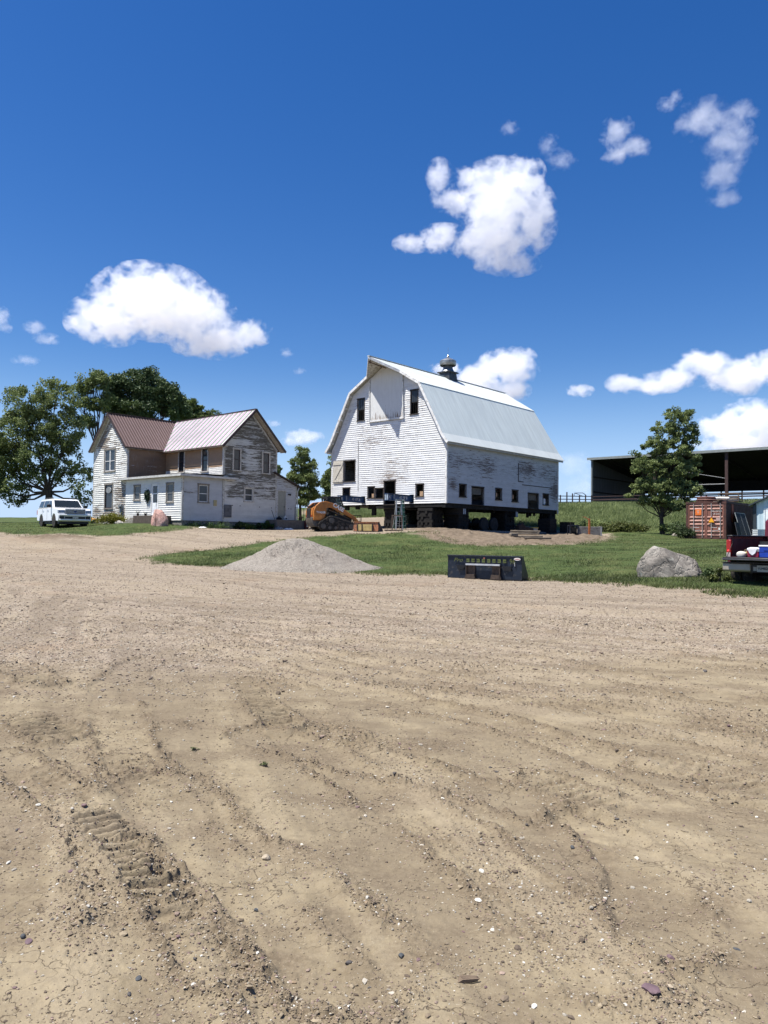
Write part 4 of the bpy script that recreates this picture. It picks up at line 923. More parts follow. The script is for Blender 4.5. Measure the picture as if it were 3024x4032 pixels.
# ------------------------------------------------------------------ foliage
def leafmat(name, c, c2, trans=.25):
    t = NT(name); a = t.attr('tone'); cc = t.ramp(a, [(0, c), (1, c2)]); t.color(cc); t.set(.55, 0, .3)
    ts = t.n('ShaderNodeBsdfTranslucent'); t.l(cc, ts.inputs[0]); mx = t.n('ShaderNodeMixShader'); mx.inputs[0].default_value = trans
    o = t.t.nodes['Material Output']; t.l(t.p.outputs[0], mx.inputs[1]); t.l(ts.outputs[0], mx.inputs[2]); t.l(mx.outputs[0], o.inputs[0]); return t.m
def leaves(cent, size, rg_, stretch=1.0, wind=None, up=.4):
    """one bent leaf spray (4 points, 2 triangles) per centre"""
    n = len(cent); d = rg_.normal(size=(n, 3)); 
    if wind is not None: d += np.array(wind)*1.5
    d /= np.linalg.norm(d, axis=1)[:, None]; q = rg_.normal(size=(n, 3)); q[:, 2] += up*2; s_ = np.cross(d, q); s_ /= np.linalg.norm(s_, axis=1)[:, None]+1e-9
    u_ = np.cross(s_, d); L_ = size*rg_.uniform(.6, 1.3, n)[:, None]; Wd = L_*.5/stretch
    A_ = cent-d*L_*.5; B_ = cent+d*L_*.5; C_ = cent+s_*Wd+u_*L_*.16; D_ = cent-s_*Wd+u_*L_*.16
    V = np.stack([A_, C_, B_, D_], 1).reshape(-1, 3); k = np.arange(n)[:, None]*4
    return V, k+np.array([[0, 1, 2, 3]])
def tree(name, label, cat, base, blobs, Y, ncl, nlf, lsize, mat_leaf, mat_bark, seed, trunk_r=.25, fork=None, group=None, cr_=.7, wind=None, depth=.8, droop=0, tilt=0, hollow=.35, nbr=40):
    g = np.random.default_rng(seed); rg2 = random.Random(seed)
    bx_, by_ = base; p0 = at(bx_, by_, Y); b0 = Vector((p0.x, Y, zg(p0.x, Y)-.05)); t = thing(name, label, cat, b0, 0, group)
    bl = [(np.array(at(x, y, Y)-b0), rx/FPX*Y, ry/FPX*Y) for x, y, rx, ry in blobs]
    ymean = np.mean([a for _, a, _ in bl]); allr = max(a for _, a, _ in bl)
    wts = np.array([a*b for _, a, b in bl]); wts = wts/wts.sum(); cl = []
    for i in g.choice(len(bl), ncl, p=wts):
        c, a, b = bl[i]; v = g.normal(size=3); v /= np.linalg.norm(v); r_ = g.uniform(hollow, 1)**.5
        cl.append((c+v*np.array([a, max(a, allr*.6)*depth*1.4, b])*r_*.92, i))
    P_ = []; T_ = []
    for c, i in cl:
        m = max(8, int(nlf/ncl*g.uniform(.5, 1.5))); rr = cr_*g.uniform(.6, 1.25); v = g.normal(size=(m, 3)); v /= np.linalg.norm(v, axis=1)[:, None]
        v *= (g.uniform(.15, 1, m)**.6)[:, None]; v[:, 2] *= .62
        if droop: v[:, 2] -= droop*g.uniform(0, 1, m)**2
        if wind is not None: v += np.array(wind)*(g.uniform(0, 1, m)**1.5)[:, None]*.8
        P_.append(c+v*rr); T_.append(np.clip(g.uniform(.1, .9)+g.normal(0, .18, m), 0, 1))
    P_ = np.concatenate(P_); T_ = np.concatenate(T_)
    V, F_ = leaves(P_, lsize, g, 1.1, wind); npmesh('crown', V, F_, mat_leaf, t, {'tone': ('f', np.repeat(T_, 4))})
    fk = Vector(at(*fork, Y)-b0) if fork else Vector((0, 0, min(c[2] for c, _, _ in bl)*.8))
    m = MB(); mid_ = fk*.5 + Vector((rg2.uniform(-.08, .08), 0, 0))
    m.tube([(0, 0, -.2), (0, 0, .1), mid_, fk], [trunk_r*1.5, trunk_r*1.15, trunk_r*.9, trunk_r*.8], 10)
    hubs = []
    for c, a, b in bl:
        e = Vector(c)*.95 + Vector((0, 0, -b*.25)); d = e-fk; q = fk+d*.45+Vector((0, 0, -abs(d.x)*.10-.1)); rr = trunk_r*.42*min(1, .5+4/len(bl))
        m.tube([fk-Vector((0, 0, .15)), q, e], [rr, rr*.65, rr*.25], 6); hubs.append((e, q, rr))
    for c, i in cl[:nbr*2]:
        e, q, rr = hubs[i]; c = Vector(c); s_ = q.lerp(e, rg2.uniform(.2, .9)); mm = s_.lerp(c, .5)+Vector((0, 0, -.1)); m.tube([s_, mm, c], [rr*.30, rr*.2, rr*.08], 5)
    m.build('trunk', mat_bark, t, smooth=True)
    return t
mBark = M('bark', (.060, .048, .038), .95, var=.4, scale=9, stretch=(1, 1, .3), bump=.5)
gMid = leafmat('leaves_mid', (.10, .14, .05), (.23, .28, .10), .35); gDark = leafmat('leaves_dark', (.040, .068, .028), (.10, .145, .05), .15)
gWarm = leafmat('leaves_warm', (.042, .058, .014), (.125, .140, .034)); gFresh = leafmat('leaves_fresh', (.07, .10, .03), (.15, .20, .06))
gt = 'trees around the farmhouse'
tree('shade_tree', 'big spreading leafy tree at the far left, standing behind the white car', 'tree', (195, 2066),
     [(110,1585,105,75),(215,1560,90,70),(45,1700,90,80),(150,1680,90,80),(262,1690,80,90),(40,1800,80,60),(150,1800,95,70),(270,1810,75,75),(325,1880,45,55),(60,1890,85,50),(180,1880,80,50),(330,1950,35,30),(60,1960,45,24),(-60,1750,90,120),(-40,1900,80,70)],
     62, 560, 46000, .16, gMid, mBark, 5, .34, (192, 1930), gt, cr_=.52, droop=.7)
tree('thin_tree', 'slender open tree with bare dark stems rising behind the left gable of the farmhouse', 'tree', (388, 2060),
     [(365,1480,48,38),(340,1520,42,40),(400,1510,35,45),(325,1580,45,35),(385,1590,38,35),(350,1660,38,22),(420,1580,25,40)], 78, 110, 9500, .19, gMid, mBark, 6, .25, (380, 1760), gt, cr_=.6, hollow=.1)
tree('dense_tree', 'dense dark green tree showing above the brown roof of the farmhouse', 'tree', (580, 2060),
     [(455,1530,42,60),(520,1510,62,52),(575,1470,42,35),(600,1540,75,65),(665,1570,55,60),(705,1620,32,45),(560,1610,110,55),(470,1610,60,45)], 82, 260, 42000, .20, gDark, mBark, 7, .4, (570, 1750), gt, cr_=.85)
tree('pale_tree', 'small lighter green tree peeking over the roof valley right of the dense dark tree', 'tree', (770, 2060),
     [(758,1600,38,32),(725,1640,30,30),(800,1640,34,20),(765,1650,50,25),(835,1630,18,9)], 88, 70, 8000, .22, gFresh, mBark, 8, .25, (770, 1800), gt, cr_=.7)
tree('young_maple', 'upright young tree standing between the farmhouse lean-to and the barn', 'tree', (1183, 2052),
     [(1192,1785,24,30),(1172,1830,32,32),(1215,1830,30,34),(1160,1885,32,30),(1205,1885,44,36),(1240,1900,22,36),(1165,1935,28,26),(1215,1945,44,28),(1190,1975,42,16)], 66, 190, 15000, .14, gMid, mBark, 9, .13, (1182, 1985), gt, cr_=.34, wind=(.25, 0, .55), depth=.7)
tree('young_tree', 'narrow tree half hidden behind the left corner of the barn', 'tree', (1300, 2048),
     [(1303,1830,14,30),(1297,1870,22,28),(1288,1910,26,28),(1282,1955,26,24),(1310,1960,26,30)], 74, 70, 7500, .17, gMid, mBark, 10, .1, (1296, 1990), gt, cr_=.42, wind=(.2, 0, .5), depth=.7)
tree('far_tree', 'sliver of a distant tree just right of the farmhouse upper wall', 'tree', (1080, 2050),
     [(1098,1845,14,14),(1092,1870,20,14),(1060,1860,30,30)], 84, 24, 2400, .18, gMid, mBark, 13, .15, (1075, 1950), gt, cr_=.4, wind=(.3, 0, .2))
tree('maple_tree', 'full round maple with wind tossed leaves standing between the open shed and the red container', 'tree', (2608, 2106),
     [(2645,1635,38,26),(2695,1640,34,30),(2610,1690,44,36),(2690,1700,56,44),(2575,1760,50,42),(2650,1770,72,50),(2710,1745,32,34),(2535,1835,56,40),(2630,1850,90,55),(2715,1850,44,40),(2530,1910,44,36),(2610,1925,78,44),(2700,1930,66,42),(2570,1975,60,24),(2660,1990,76,26),(2500,1780,14,20),(2735,1810,24,18),(2482,1945,14,14)], 57,
     520, 40000, .125, gMid, mBark, 12, .17, (2604, 2030), None, cr_=.30, wind=(.5, 0, .5), depth=.75)
# spruce seen through the gap under the barn
def spruce(px, py, Y, H, R_, label):
    p = at(px, py, Y); b0 = Vector((p.x, Y, zg(p.x, Y))); t = thing('spruce_tree', label, 'tree', b0); g = np.random.default_rng(3)
    P_ = []
    for k in range(26):
        f = (k+.5)/26; z = .15+f*(H-.2); rr = R_*(1-f)**.8+.05
        for j in range(int(9+14*(1-f))):
            a = g.uniform(0, 6.28); n = int(10+40*rr/R_); s_ = g.uniform(.2, 1, n)
            P_.append(np.stack([np.cos(a)*rr*s_+g.normal(0, .035, n), np.sin(a)*rr*s_+g.normal(0, .035, n), z-.28*s_*rr+.10*s_**3+g.normal(0, .025, n)], 1))
    P_ = np.concatenate(P_); V, F_ = leaves(P_, .10, g, 2.0); npmesh('crown', V, F_, leafmat('spruce_needles', (.020, .040, .034), (.075, .115, .105), .05), t, {'tone': ('f', np.repeat(np.clip(P_[:, 2]*.0+g.uniform(0, 1, len(P_)), 0, 1), 4))})
    MB().tube([(0, 0, -.1), (0, 0, H*.95)], [.09, .02], 7).build('trunk', mBark, t)
spruce(1622, 2070, 64, 2.15, .95, 'bluish spruce seen under the raised barn, right of the ladders')
def shrub(name, label, px, Y, rx, h, mat_, n=1500, ls=.09, seed=1, cat='shrub', py=None, group=None, ry=None, world=None, z=None):
    g = np.random.default_rng(seed)
    if world is not None: x, Yw = world.x, world.y
    else: x, Yw = at(px, 2080, Y).x, Y
    b0 = Vector((x, Yw, zg(x, Yw) if z is None else z)); t = thing(name, label, cat, b0, 0, group); ry = ry or rx*.8
    ncl = max(6, int(n/70)); P_ = []; T_ = []; stems = MB()
    for i in range(ncl):
        a = g.uniform(0, 6.28); r_ = g.uniform(0, 1)**.6; hh = h*(1-r_**2*.55)*g.uniform(.45, .95); c = np.array([math.cos(a)*r_*rx*.85, math.sin(a)*r_*ry*.85, hh])
        m = n//ncl; v = g.normal(size=(m, 3))*np.array([.26, .26, .20])*min(rx, 1.2)*.55; P_.append(c+v); T_.append(np.clip(g.uniform(.1, .9)+g.normal(0, .15, m), 0, 1))
        stems.tube([(0, 0, -.03), (c[0]*.5, c[1]*.5, hh*.6), tuple(c)], [.02, .012, .005], 4)
    P_ = np.concatenate(P_); P_[:, 2] = np.abs(P_[:, 2]); V, F_ = leaves(P_, ls, g, 1.4, None, .5)
    npmesh('foliage', V, F_, mat_, t, {'tone': ('f', np.repeat(np.concatenate(T_), 4))}); stems.build('stem', mBark, t); return t
gGold = leafmat('golden_shrub_leaves', (.10, .11, .012), (.26, .25, .035), .3)
shrub('golden_shrub', 'golden green spreading shrub at the foot of the farmhouse by the porch steps', 0, 0, 1.05, .62, gGold, 3600, .09, 2, world=hw(-6.6, -2.5), z=zg(hw(-6.6, -2.5).x, hw(-6.6, -2.5).y)+.05)
def flowers(c, label):
    t = shrub('flower_clump', label, 0, 0, .38, .34, gFresh, 900, .07, 4, 'flowers', world=c); g = np.random.default_rng(5)
    P_ = np.stack([g.normal(0, .18, 60), g.normal(0, .16, 60), g.uniform(.28, .48, 60)], 1); V, F_ = leaves(P_, .07, g, .8)
    m = M('yellow_petals', (.75, .36, .02), .6, var=.2); npmesh('blossom', V, F_, m, t)
flowers(hw(-6.0, 1.1), 'clump of yellow orange flowers beside the spoked iron wheel')
gHos = leafmat('hosta_leaves', (.035, .07, .018), (.085, .15, .04), .3)
for i, (x, r_, lb) in enumerate(((-1.35, .45, 'low leafy plant against the farmhouse wall under the grey panel'), (-.62, .55, 'bright green arching plant below the kitchen window'), (.35, .34, 'small dark plant between the two arching plants'), (1.0, .5, 'green arching plant left of the standing shovel'), (1.75, .42, 'dark plant next to the concrete stoop'))):
    shrub('hosta_plant', lb, 0, 0, r_, .50, gHos if i in (1, 3) else leafmat('dark_plant_leaves', (.018, .035, .012), (.045, .08, .025)), 700, .16, 20+i, 'plant', world=hw(x, -10.15), group='plants along the farmhouse wall')
shrub('weed_patch', 'fringe of low weeds along the porch foundation', 0, 0, 1.9, .20, gHos, 1500, .08, 31, 'weeds', world=hw(-4.2, -10.3), ry=.45)
shrub('bush', 'scruffy small bush at the left foot of the red container', 2700, 52.5, .72, .80, leafmat('scrub_leaves', (.03, .05, .02), (.08, .11, .045)), 2600, .10, 33)
shrub('dark_bush', 'dark low bushes at the hill foot between the maple trunk and the container', 2675, 60, 1.2, .9, gDark, 2600, .14, 34)
shrub('trunk_sprouts', 'leafy sprouts growing round the foot of the maple trunk', 2612, 56.6, .38, .95, gMid, 1100, .12, 35)
shrub('tall_weeds', 'ragged tall weeds at the foot of the grassy hill, left of the maple', 2450, 61, 2.3, .75, gWarm, 3600, .15, 36, cat='weeds')
shrub('tall_weeds', 'tall weeds on the hill foot right behind the grey tank', 2330, 62, 1.6, .7, gMid, 2200, .14, 37, cat='weeds')
shrub('boulder_weeds', 'dark green weeds tucked against the right end of the grey boulder', 2795, 21.6, .22, .28, gDark, 900, .06, 38, cat='weeds')
shrub('grass_clump', 'rough clump of tall grass behind the pickup wheel by the boulder', 2835, 20.4, .30, .40, gWarm, 900, .06, 39, cat='grass clump')
# ------------------------------------------------------------------ grass blades (stuff)
def blades(name, X, Y, h, w_, mat_, seed, lean=.35, tone=None):
    g = np.random.default_rng(seed); n = len(X)
    Z = np.empty(n)
    for i in range(0, n, 60000): Z[i:i+60000] = zbase(X[i:i+60000], Y[i:i+60000])+zmound(X[i:i+60000], Y[i:i+60000])
    hh = h*g.uniform(.45, 1.25, n); a = g.uniform(0, 6.28, n); lx = g.normal(.10, lean, n)*hh; ly = g.normal(0, lean, n)*hh; ww = w_*g.uniform(.6, 1.3, n)
    B_ = np.stack([X, Y, Z+.0], 1); s_ = np.stack([np.cos(a)*ww, np.sin(a)*ww, 0*a], 1)
    V = np.stack([B_-s_, B_+s_, B_+np.stack([lx, ly, hh], 1)], 1).reshape(-1, 3); F_ = np.arange(3*n).reshape(-1, 3)
    T_ = g.uniform(0, 1, n) if tone is None else tone
    o = npmesh(name, V, F_, mat_, None, {'tone': ('f', np.repeat(T_, 3))}); return o
g_ = np.random.default_rng(77)
def scatter(n, r0_, r1_, a0, a1, cond):
    r_ = np.exp(g_.uniform(math.log(r0_), math.log(r1_), n)); a = np.radians(g_.uniform(a0, a1, n)); X = r_*np.sin(a); Y = r_*np.cos(a); k = cond(X, Y); return X[k], Y[k]
eg = lambda X, Y: (fbm(X*1.6, Y*1.6, 4, 31)-.5)*1.3
X, Y = scatter(420000, 16, 66, -30, 30, lambda X, Y: lawn_sd(X, Y)+eg(X, Y) > -.12)
k = np.ones(len(X), bool)
for P_ in DIRT: k &= ~inpoly(P_, X, Y) | (g_.uniform(size=len(X)) < .02)
k &= zmound(X, Y) < .06
X, Y = X[k], Y[k]; tn = np.clip(fbm(X*.45, Y*.9, 4, 61)*2.2-.62+g_.normal(0, .22, len(X)), 0, 1)
lawn = blades('lawn_grass', X, Y, .095, .010, leafmat('lawn_blades', (.036, .054, .016), (.145, .165, .060), .3), 5, .5, tn); tag(lawn, 'short mown green lawn between the gravel yard and the buildings', 'grass', kind='stuff')
X, Y = scatter(260000, 62, 98, -8, 33, lambda X, Y: (lawn_sd(X, Y) > 0) & ((Y-66)*.9+X*.05 > 0) & (X > -6))
tn = np.clip(fbm(X*.5, Y*.9, 3, 66)*1.5-.3+g_.normal(0, .2, len(X)), 0, 1)
hg_ = blades('meadow_grass', X, Y, .40, .022, leafmat('meadow_blades', (.10, .135, .045), (.29, .34, .14), .3), 6, .35, tn); tag(hg_, 'tall pale meadow grass covering the hillside behind the barn', 'grass', kind='stuff')
# stragglers: tufts and weeds along the ragged lawn edge
X, Y = scatter(160000, 15, 52, -30, 30, lambda X, Y: np.abs(lawn_sd(X, Y)+eg(X, Y)*1.0+.1) < .55)
k = fbm(X*1.5, Y*1.5, 3, 67) > .44; X, Y = X[k], Y[k]
ed = blades('edge_weeds', X, Y, .11, .012, leafmat('edge_weed_blades', (.05, .075, .02), (.16, .18, .06), .3), 8, .6); tag(ed, 'ragged weeds creeping over the edge between lawn and gravel', 'weeds', kind='stuff')
# ------------------------------------------------------------------ loose stones
def stones(name, X, Y, rad_, mat_, seed, flat=.6, zoff=None, cols=None):
    g = np.random.default_rng(seed); bm = bmesh.new(); bmesh.ops.create_icosphere(bm, subdivisions=1, radius=1); base = np.array([v.co[:] for v in bm.verts]); tri = np.array([[v.index for v in f.verts] for f in bm.faces]); bm.free()
    n = len(X); nb = len(base); P_ = base[None]*(1+g.uniform(-.38, .28, (n, nb))[..., None])
    P_ = P_*np.stack([g.uniform(.7, 1.4, n), g.uniform(.6, 1.0, n), flat*g.uniform(.6, 1.2, n)], 1)[:, None, :]*rad_[:, None, None]
    a = g.uniform(0, 6.28, n); c, s_ = np.cos(a)[:, None], np.sin(a)[:, None]; x = P_[..., 0]*c-P_[..., 1]*s_; y = P_[..., 0]*s_+P_[..., 1]*c
    yd2, _ = yard_detail(X, Y); Z = zbase(X, Y)+yd2 if zoff is None else zoff
    V = np.stack([x+X[:, None], y+Y[:, None], P_[..., 2]+(Z+rad_*flat*.25)[:, None]], -1).reshape(-1, 3); F_ = (tri[None]+np.arange(n)[:, None, None]*nb).reshape(-1, 3)
    pal = np.array(cols); ci = pal[g.choice(len(pal), n)]*g.uniform(.7, 1.25, (n, 1)); C4 = np.concatenate([np.repeat(ci, nb, 0), np.ones((n*nb, 1))], 1)
    return npmesh(name, V, F_, mat_, None, {'tint': ('c', C4)})
t = NT('stone_by_tint'); t.color(t.mix(t.math('MULTIPLY', t.noise(t.coord('Object'), 60, 3), .5), t.attr('tint', 'Color'), (.16, .13, .10))); t.set(.85, 0, .25); mStone = t.m
PAL = [(.26, .212, .142)]*16+[(.17, .132, .09)]*10+[(.10, .075, .055)]*6+[(.40, .37, .31)]*3+[(.27, .20, .16)]*3+[(.06, .06, .065), (.15, .09, .10), (.60, .58, .52), (.30, .22, .14)]
notlawn = lambda X, Y: lawn_sd(X, Y)+eg(X, Y) < .1
def patchy(X, Y):
    k = notlawn(X, Y); f = fbm(X*1.4, Y*1.4, 3, 71)*.5+fbm(X*4, Y*4, 2, 73)*.5; return k & (f*.5+.5*np.clip(yard_detail(X, Y)[1], 0, 1) > g_.uniform(.15, .62, len(X)))
X, Y = scatter(260000, 2.1, 15, -30, 30, patchy)
rr = .0026*np.exp(g_.normal(0, .46, len(X)))*(1+.10*np.hypot(X, Y)); rr = np.minimum(rr, .03)
st = stones('pebbles', X, Y, rr, mStone, 3, cols=PAL); tag(st, 'loose pebbles and crumbs of earth strewn over the bare yard', 'pebbles', kind='stuff')
X, Y = scatter(110000, 5, 50, -30, 30, lambda X, Y: notlawn(X, Y) & (fbm(X*.22, Y*.6, 4, 51)*.55+.55*sstep(4.5, 16, np.hypot(X, Y)-X*.25) > g_.uniform(.40, .75, len(X)))); rr = .007*np.exp(g_.normal(0, .45, len(X)))*(1+.025*np.hypot(X, Y)); rr = np.minimum(rr, .035)
st = stones('gravel', X, Y, rr, mStone, 4, cols=[(.27, .22, .165), (.20, .155, .12), (.33, .28, .22), (.14, .105, .08), (.25, .19, .15), (.42, .38, .31)]); tag(st, 'coarse pinkish gravel covering the far yard and drive', 'gravel', kind='stuff')
# single stones one can pick out
gs = 'single stones lying in the foreground dirt'
def pick(px, py, w_px, c, label, name='stone', flat=.5, h=None, asp=1.0, cat='stone'):
    p = gp(px, py, 1.8, 20); dd, _ = yard_detail(np.array([p.x]), np.array([p.y])); r_ = w_px/2/FPX*p.y*1.06; rg2 = random.Random(px)
    bm = bmesh.new(); bmesh.ops.create_icosphere(bm, subdivisions=2, radius=1)
    cut = [(Vector((rg2.uniform(-1, 1), rg2.uniform(-1, 1), rg2.uniform(-1, 1))).normalized(), rg2.uniform(.62, .85)) for _ in range(9)]
    for v_ in bm.verts:
        for n_, d_ in cut:
            q = v_.co.dot(n_)-d_
            if q > 0: v_.co -= n_*q
        v_.co = Vector((v_.co.x*r_*1.2, v_.co.y*r_*asp*1.2, v_.co.z*r_*flat*1.2))
    me = bpy.data.meshes.new(name); bm.to_mesh(me); bm.free(); me.materials.append(c); o = bpy.data.objects.new(name, me); col.objects.link(o)
    o.location = (p.x, p.y, zg(p.x, p.y)+float(dd[0])+r_*flat*.45); o.rotation_euler = (0, 0, rg2.uniform(0, 3)); return tag(o, label, cat, gs)
sW = M('chalky_stone', (.55, .53, .46), .8, var=.15, scale=20); sD = M('slate_stone', (.06, .065, .07), .7, scale=20); sP = M('plum_stone', (.13, .085, .095), .75, scale=20); sT = M('tan_stone', (.36, .30, .22), .8, scale=20); sB = M('brown_clod', (.11, .085, .06), .95, scale=30, bump=.4)
for px, py, w_, c, lb, fl, asp in (
    (1896,3437,30,sW,'white oval stone right of centre, just below a shallow rut',.45,.7), (1883,3562,34,sW,'chalk white flat stone under the white oval one, the brighter of the pair',.4,.8),
    (2565,3953,74,sP,'flat plum coloured stone slab near the bottom right corner',.28,.9), (1940,3680,20,sW,'little white pebble beside a dark clod, lower right of centre',.6,1),
    (1580,3775,34,sD,'dark slate blue stone near the bottom centre',.5,.8), (1049,3388,36,sT,'speckled tan stone casting a dark shadow at lower centre',.75,.9),
    (545,3870,32,sD,'blue grey pebble at the bottom left beside a rut',.35,.7), (322,3620,24,sT,'round tan pebble in the lower left dirt',.8,1),
    (2640,3762,34,sP,'purple brown stone at the right, above the plum slab',.4,.7), (2255,3335,22,sD,'small grey blue stone in the middle of the right half',.6,.8),
    (90,3710,26,sD,'black pebble at the lower left edge',.8,.9), (112,3732,44,sP,'mauve flat stone touching the black pebble at lower left',.25,.6),
    (1008,3586,18,sD,'round dark pebble right of the crawler marks',.8,1), (280,3453,28,sP,'purple flake of stone left of the crawler marks',.2,.8),
    (245,3277,24,sT,'pale egg shaped stone above the crawler marks',.6,.8), (35,3395,34,sW,'long white stone near the left edge',.35,.4),
    (1095,2742,24,sB,'dark clod of earth at the head of the short crawler mark',.8,.8), (2103,3981,34,sW,'cream coloured flat stone at the bottom edge right of centre',.3,.7),
    (2900,3757,30,sD,'greenish dark flat stone toward the right edge',.2,.6), (2507,3362,22,sW,'white and yellow oval pebble among the right side ruts',.6,.8),
    (150,3180,20,sW,'small white pebble in the left middle ruts',.6,.9), (2640,3930,26,sT,'faint tan stone between the plum slab and the right edge',.2,.8),
    (790,3920,44,sB,'brown earth clod in a hollow at the bottom, left of centre',.6,.8), (2290,3720,26,sB,'brown round clod by the dried mud heap on the right',.7,.9)):
    pick(px, py, w_*.85, c, lb, flat=fl, asp=asp)
# splintered wood scrap
p = gp(1838, 3862, 1.8, 9); wd = thing('wood_scrap', 'splintered piece of dark rotten wood lying in the dirt near the bottom right of centre', 'wood scrap', (p.x, p.y, p.z), R(12))
for i in range(4): MB().prism([(-.045+.006*i, 0), (.035+.004*i, .002), (.045-.010*i, .009), (-.02, .012)], -.014+.008*i, -.008+.008*i).build('splinter', M('rotten_wood', (.15, .11, .075), .9, scale=40, stretch=(1, 8, 8)), wd)
for px, py, lb in ((765, 2953, 'tiny green weed sprouting in the left middle of the yard'), (1045, 3018, 'tiny dark green weed sprouting in the middle of the yard')):
    p = gp(px, py, 1.8, 20); shrub('weed_sprout', lb, 0, 0, .045, .04, gFresh, 40, .014, px, 'weed', world=p, z=p.z-.015, group='tiny weeds in the yard')
# ------------------------------------------------------------------ boulders and gravel heap
def rock(name, label, base, prof_, dep, mat_, seed, cuts=16, sub=5, cat='boulder', rz=0, rough=.05, flat=False):
    """prof_: half-outline radii (x half width, height, x offset of peak)"""
    hx, hz, pk, lean = prof_; g = random.Random(seed); bm = bmesh.new(); bmesh.ops.create_icosphere(bm, subdivisions=sub, radius=1)
    pl = [(Vector((g.uniform(-1, 1), g.uniform(-1, 1), g.uniform(-.3, 1))).normalized(), g.uniform(.60 if flat else .66, .80 if flat else .92)) for _ in range(cuts)]
    from mathutils import noise as mn
    for v in bm.verts:
        for n_, d_ in pl:
            q = v.co.dot(n_)-d_
            if q > 0: v.co -= n_*q*.93
        c_ = v.co.copy(); k = 1+rough*mn.fractal(c_*2.2+Vector((seed,)*3), 1.0, 2.0, 5)*1.6
        z = max(c_.z*k, -.35); f = (z+.35)/1.3; x = c_.x*k*(1-.12*max(0, f)**2)+pk*max(0, f)**1.4
        v.co = Vector((x*hx, c_.y*k*dep*(1-.25*max(0, f)), (z+.35)*hz/1.28))
    me = bpy.data.meshes.new(name); bm.to_mesh(me); bm.free(); me.materials.append(mat_)
    me.polygons.foreach_set('use_smooth', [not flat]*len(me.polygons))
    o = bpy.data.objects.new(name, me); col.objects.link(o); o.location = base; o.rotation_euler = (0, 0, rz); return tag(o, label, cat)
def rockmat(name, cols, sc_, lich=None):
    t = NT(name); v = t.coord('Object'); n1 = t.noise(v, sc_, 8, .65, .6); n2 = t.noise(v, sc_*4, 6, .7, .8); vo = t.n('ShaderNodeTexVoronoi', feature='DISTANCE_TO_EDGE'); vo.inputs['Scale'].default_value = sc_*1.1
    w2 = t.n('ShaderNodeVectorMath', operation='ADD'); nz = t.n('ShaderNodeTexNoise'); nz.inputs['Scale'].default_value = sc_*1.5; t.l(v, nz.inputs[0]); t.l(v, w2.inputs[0]); t.l(nz.outputs['Color'], w2.inputs[1]); t.l(w2.outputs[0], vo.inputs['Vector'])
    cc = t.ramp(n1, [(.28, cols[0]), (.5, cols[1]), (.72, cols[2])]); cc = t.mix(t.ramp(n2, [(.35, .5), (.6, 0.0)]), cc, tuple(q*.45 for q in cols[0]))
    if lich: cc = t.mix(t.ramp(t.noise(v, sc_*1.8, 6, .7), [(.60, 0.0), (.66, .7)]), cc, lich)
    t.color(cc); t.set(.9, 0, .25); h = t.math('ADD', t.math('MULTIPLY', n2, .5), t.math('MULTIPLY', t.ramp(vo.outputs['Distance'], [(0, 0.0), (.08, 1.0)]), .35)); h = t.math('ADD', h, n1); t.bump(h, .6, .08); return t.m
bp = at(2652, 2280, 22.0)
rock('boulder', 'big grey granite boulder with a sloping right shoulder on the grass by the pickup', (bp.x, 22.3, zg(bp.x, 22.3)-.10), (1.02, 1.02, -.26, 0), .66, rockmat('grey_granite', ((.12, .108, .094), (.25, .228, .20), (.40, .37, .325)), 1.8, (.42, .41, .36)), 31, 26)
pk_ = hw(-7.4, -9.0); pk_ = at(627, 2072, 48.2)
rock('pink_boulder', 'pink angular boulder standing in front of the porch door', (pk_.x, pk_.y, zg(pk_.x, pk_.y)-.06), (.72, 1.24, -.05, 0), .6, rockmat('pink_quartzite', ((.36, .19, .16), (.52, .32, .27), (.62, .46, .41)), 2.0), 29, 22, 4, rough=.05, flat=True)
wr = gp(466, 2064)
rock('pale_rock', 'small whitish rock in front of the golden shrub', (wr.x, wr.y, zg(wr.x, wr.y)), (.36, .26, 0, 0), .25, rockmat('pale_rock_stone', ((.35, .33, .30), (.5, .47, .43), (.6, .58, .54)), 4), 8, 8, 3, 'rock')
r5 = at(2656, 2112, 55); rock('field_stone', 'small tan rock on the grass left of the scruffy bush', (r5.x, 55, zg(r5.x, 55)), (.20, .24, 0, 0), .2, rockmat('tan_rock_stone', ((.2, .18, .15), (.32, .29, .24), (.4, .37, .3)), 4), 9, 8, 3, 'rock')
# gravel heap: asymmetric cone, profile read from the photograph
pc = at(1160, 2262, 28.2); gy = 28.6; nR_, nA_ = 90, 180; rr_ = np.linspace(0, 1, nR_); aa = np.linspace(0, 2*np.pi, nA_, endpoint=False); RR, AA = np.meshgrid(rr_, aa, indexing='ij')
kx = np.where(np.cos(AA) > 0, 3.35, 2.95); LX = RR*np.cos(AA)*kx; LY = RR*np.sin(AA)*2.1
Hh = 1.12*np.interp(RR, [0, .12, .3, .6, .85, 1], [1, .97, .74, .36, .10, -.06]); 
Hh = Hh*(1+.0*LX) + (fbm(LX*1.2+5, LY*1.2, 4, 81)-.5)*.26*(1-RR*.4)*(RR < .97) + (fbm(LX*7, LY*7, 3, 82)-.5)*.05
Hh -= .16*np.exp(-((LX+.25)**2/.5+(LY+.8)**2/.10))*fbm(LX*5, LY*2, 2, 83)
wx = LX+pc.x+.05; wy = LY+gy; gz = zbase(wx, wy); gz0 = gz
V = np.stack([LX, LY, Hh*1.0+(gz-gz0.mean())], -1).reshape(-1, 3)
i0 = np.arange(nR_-1)[:, None]*nA_+np.arange(nA_)[None]; i1 = np.arange(nR_-1)[:, None]*nA_+(np.arange(nA_)[None]+1) % nA_
F_ = np.stack([i0, i0+nA_, i1+nA_, i1], -1).reshape(-1, 4)
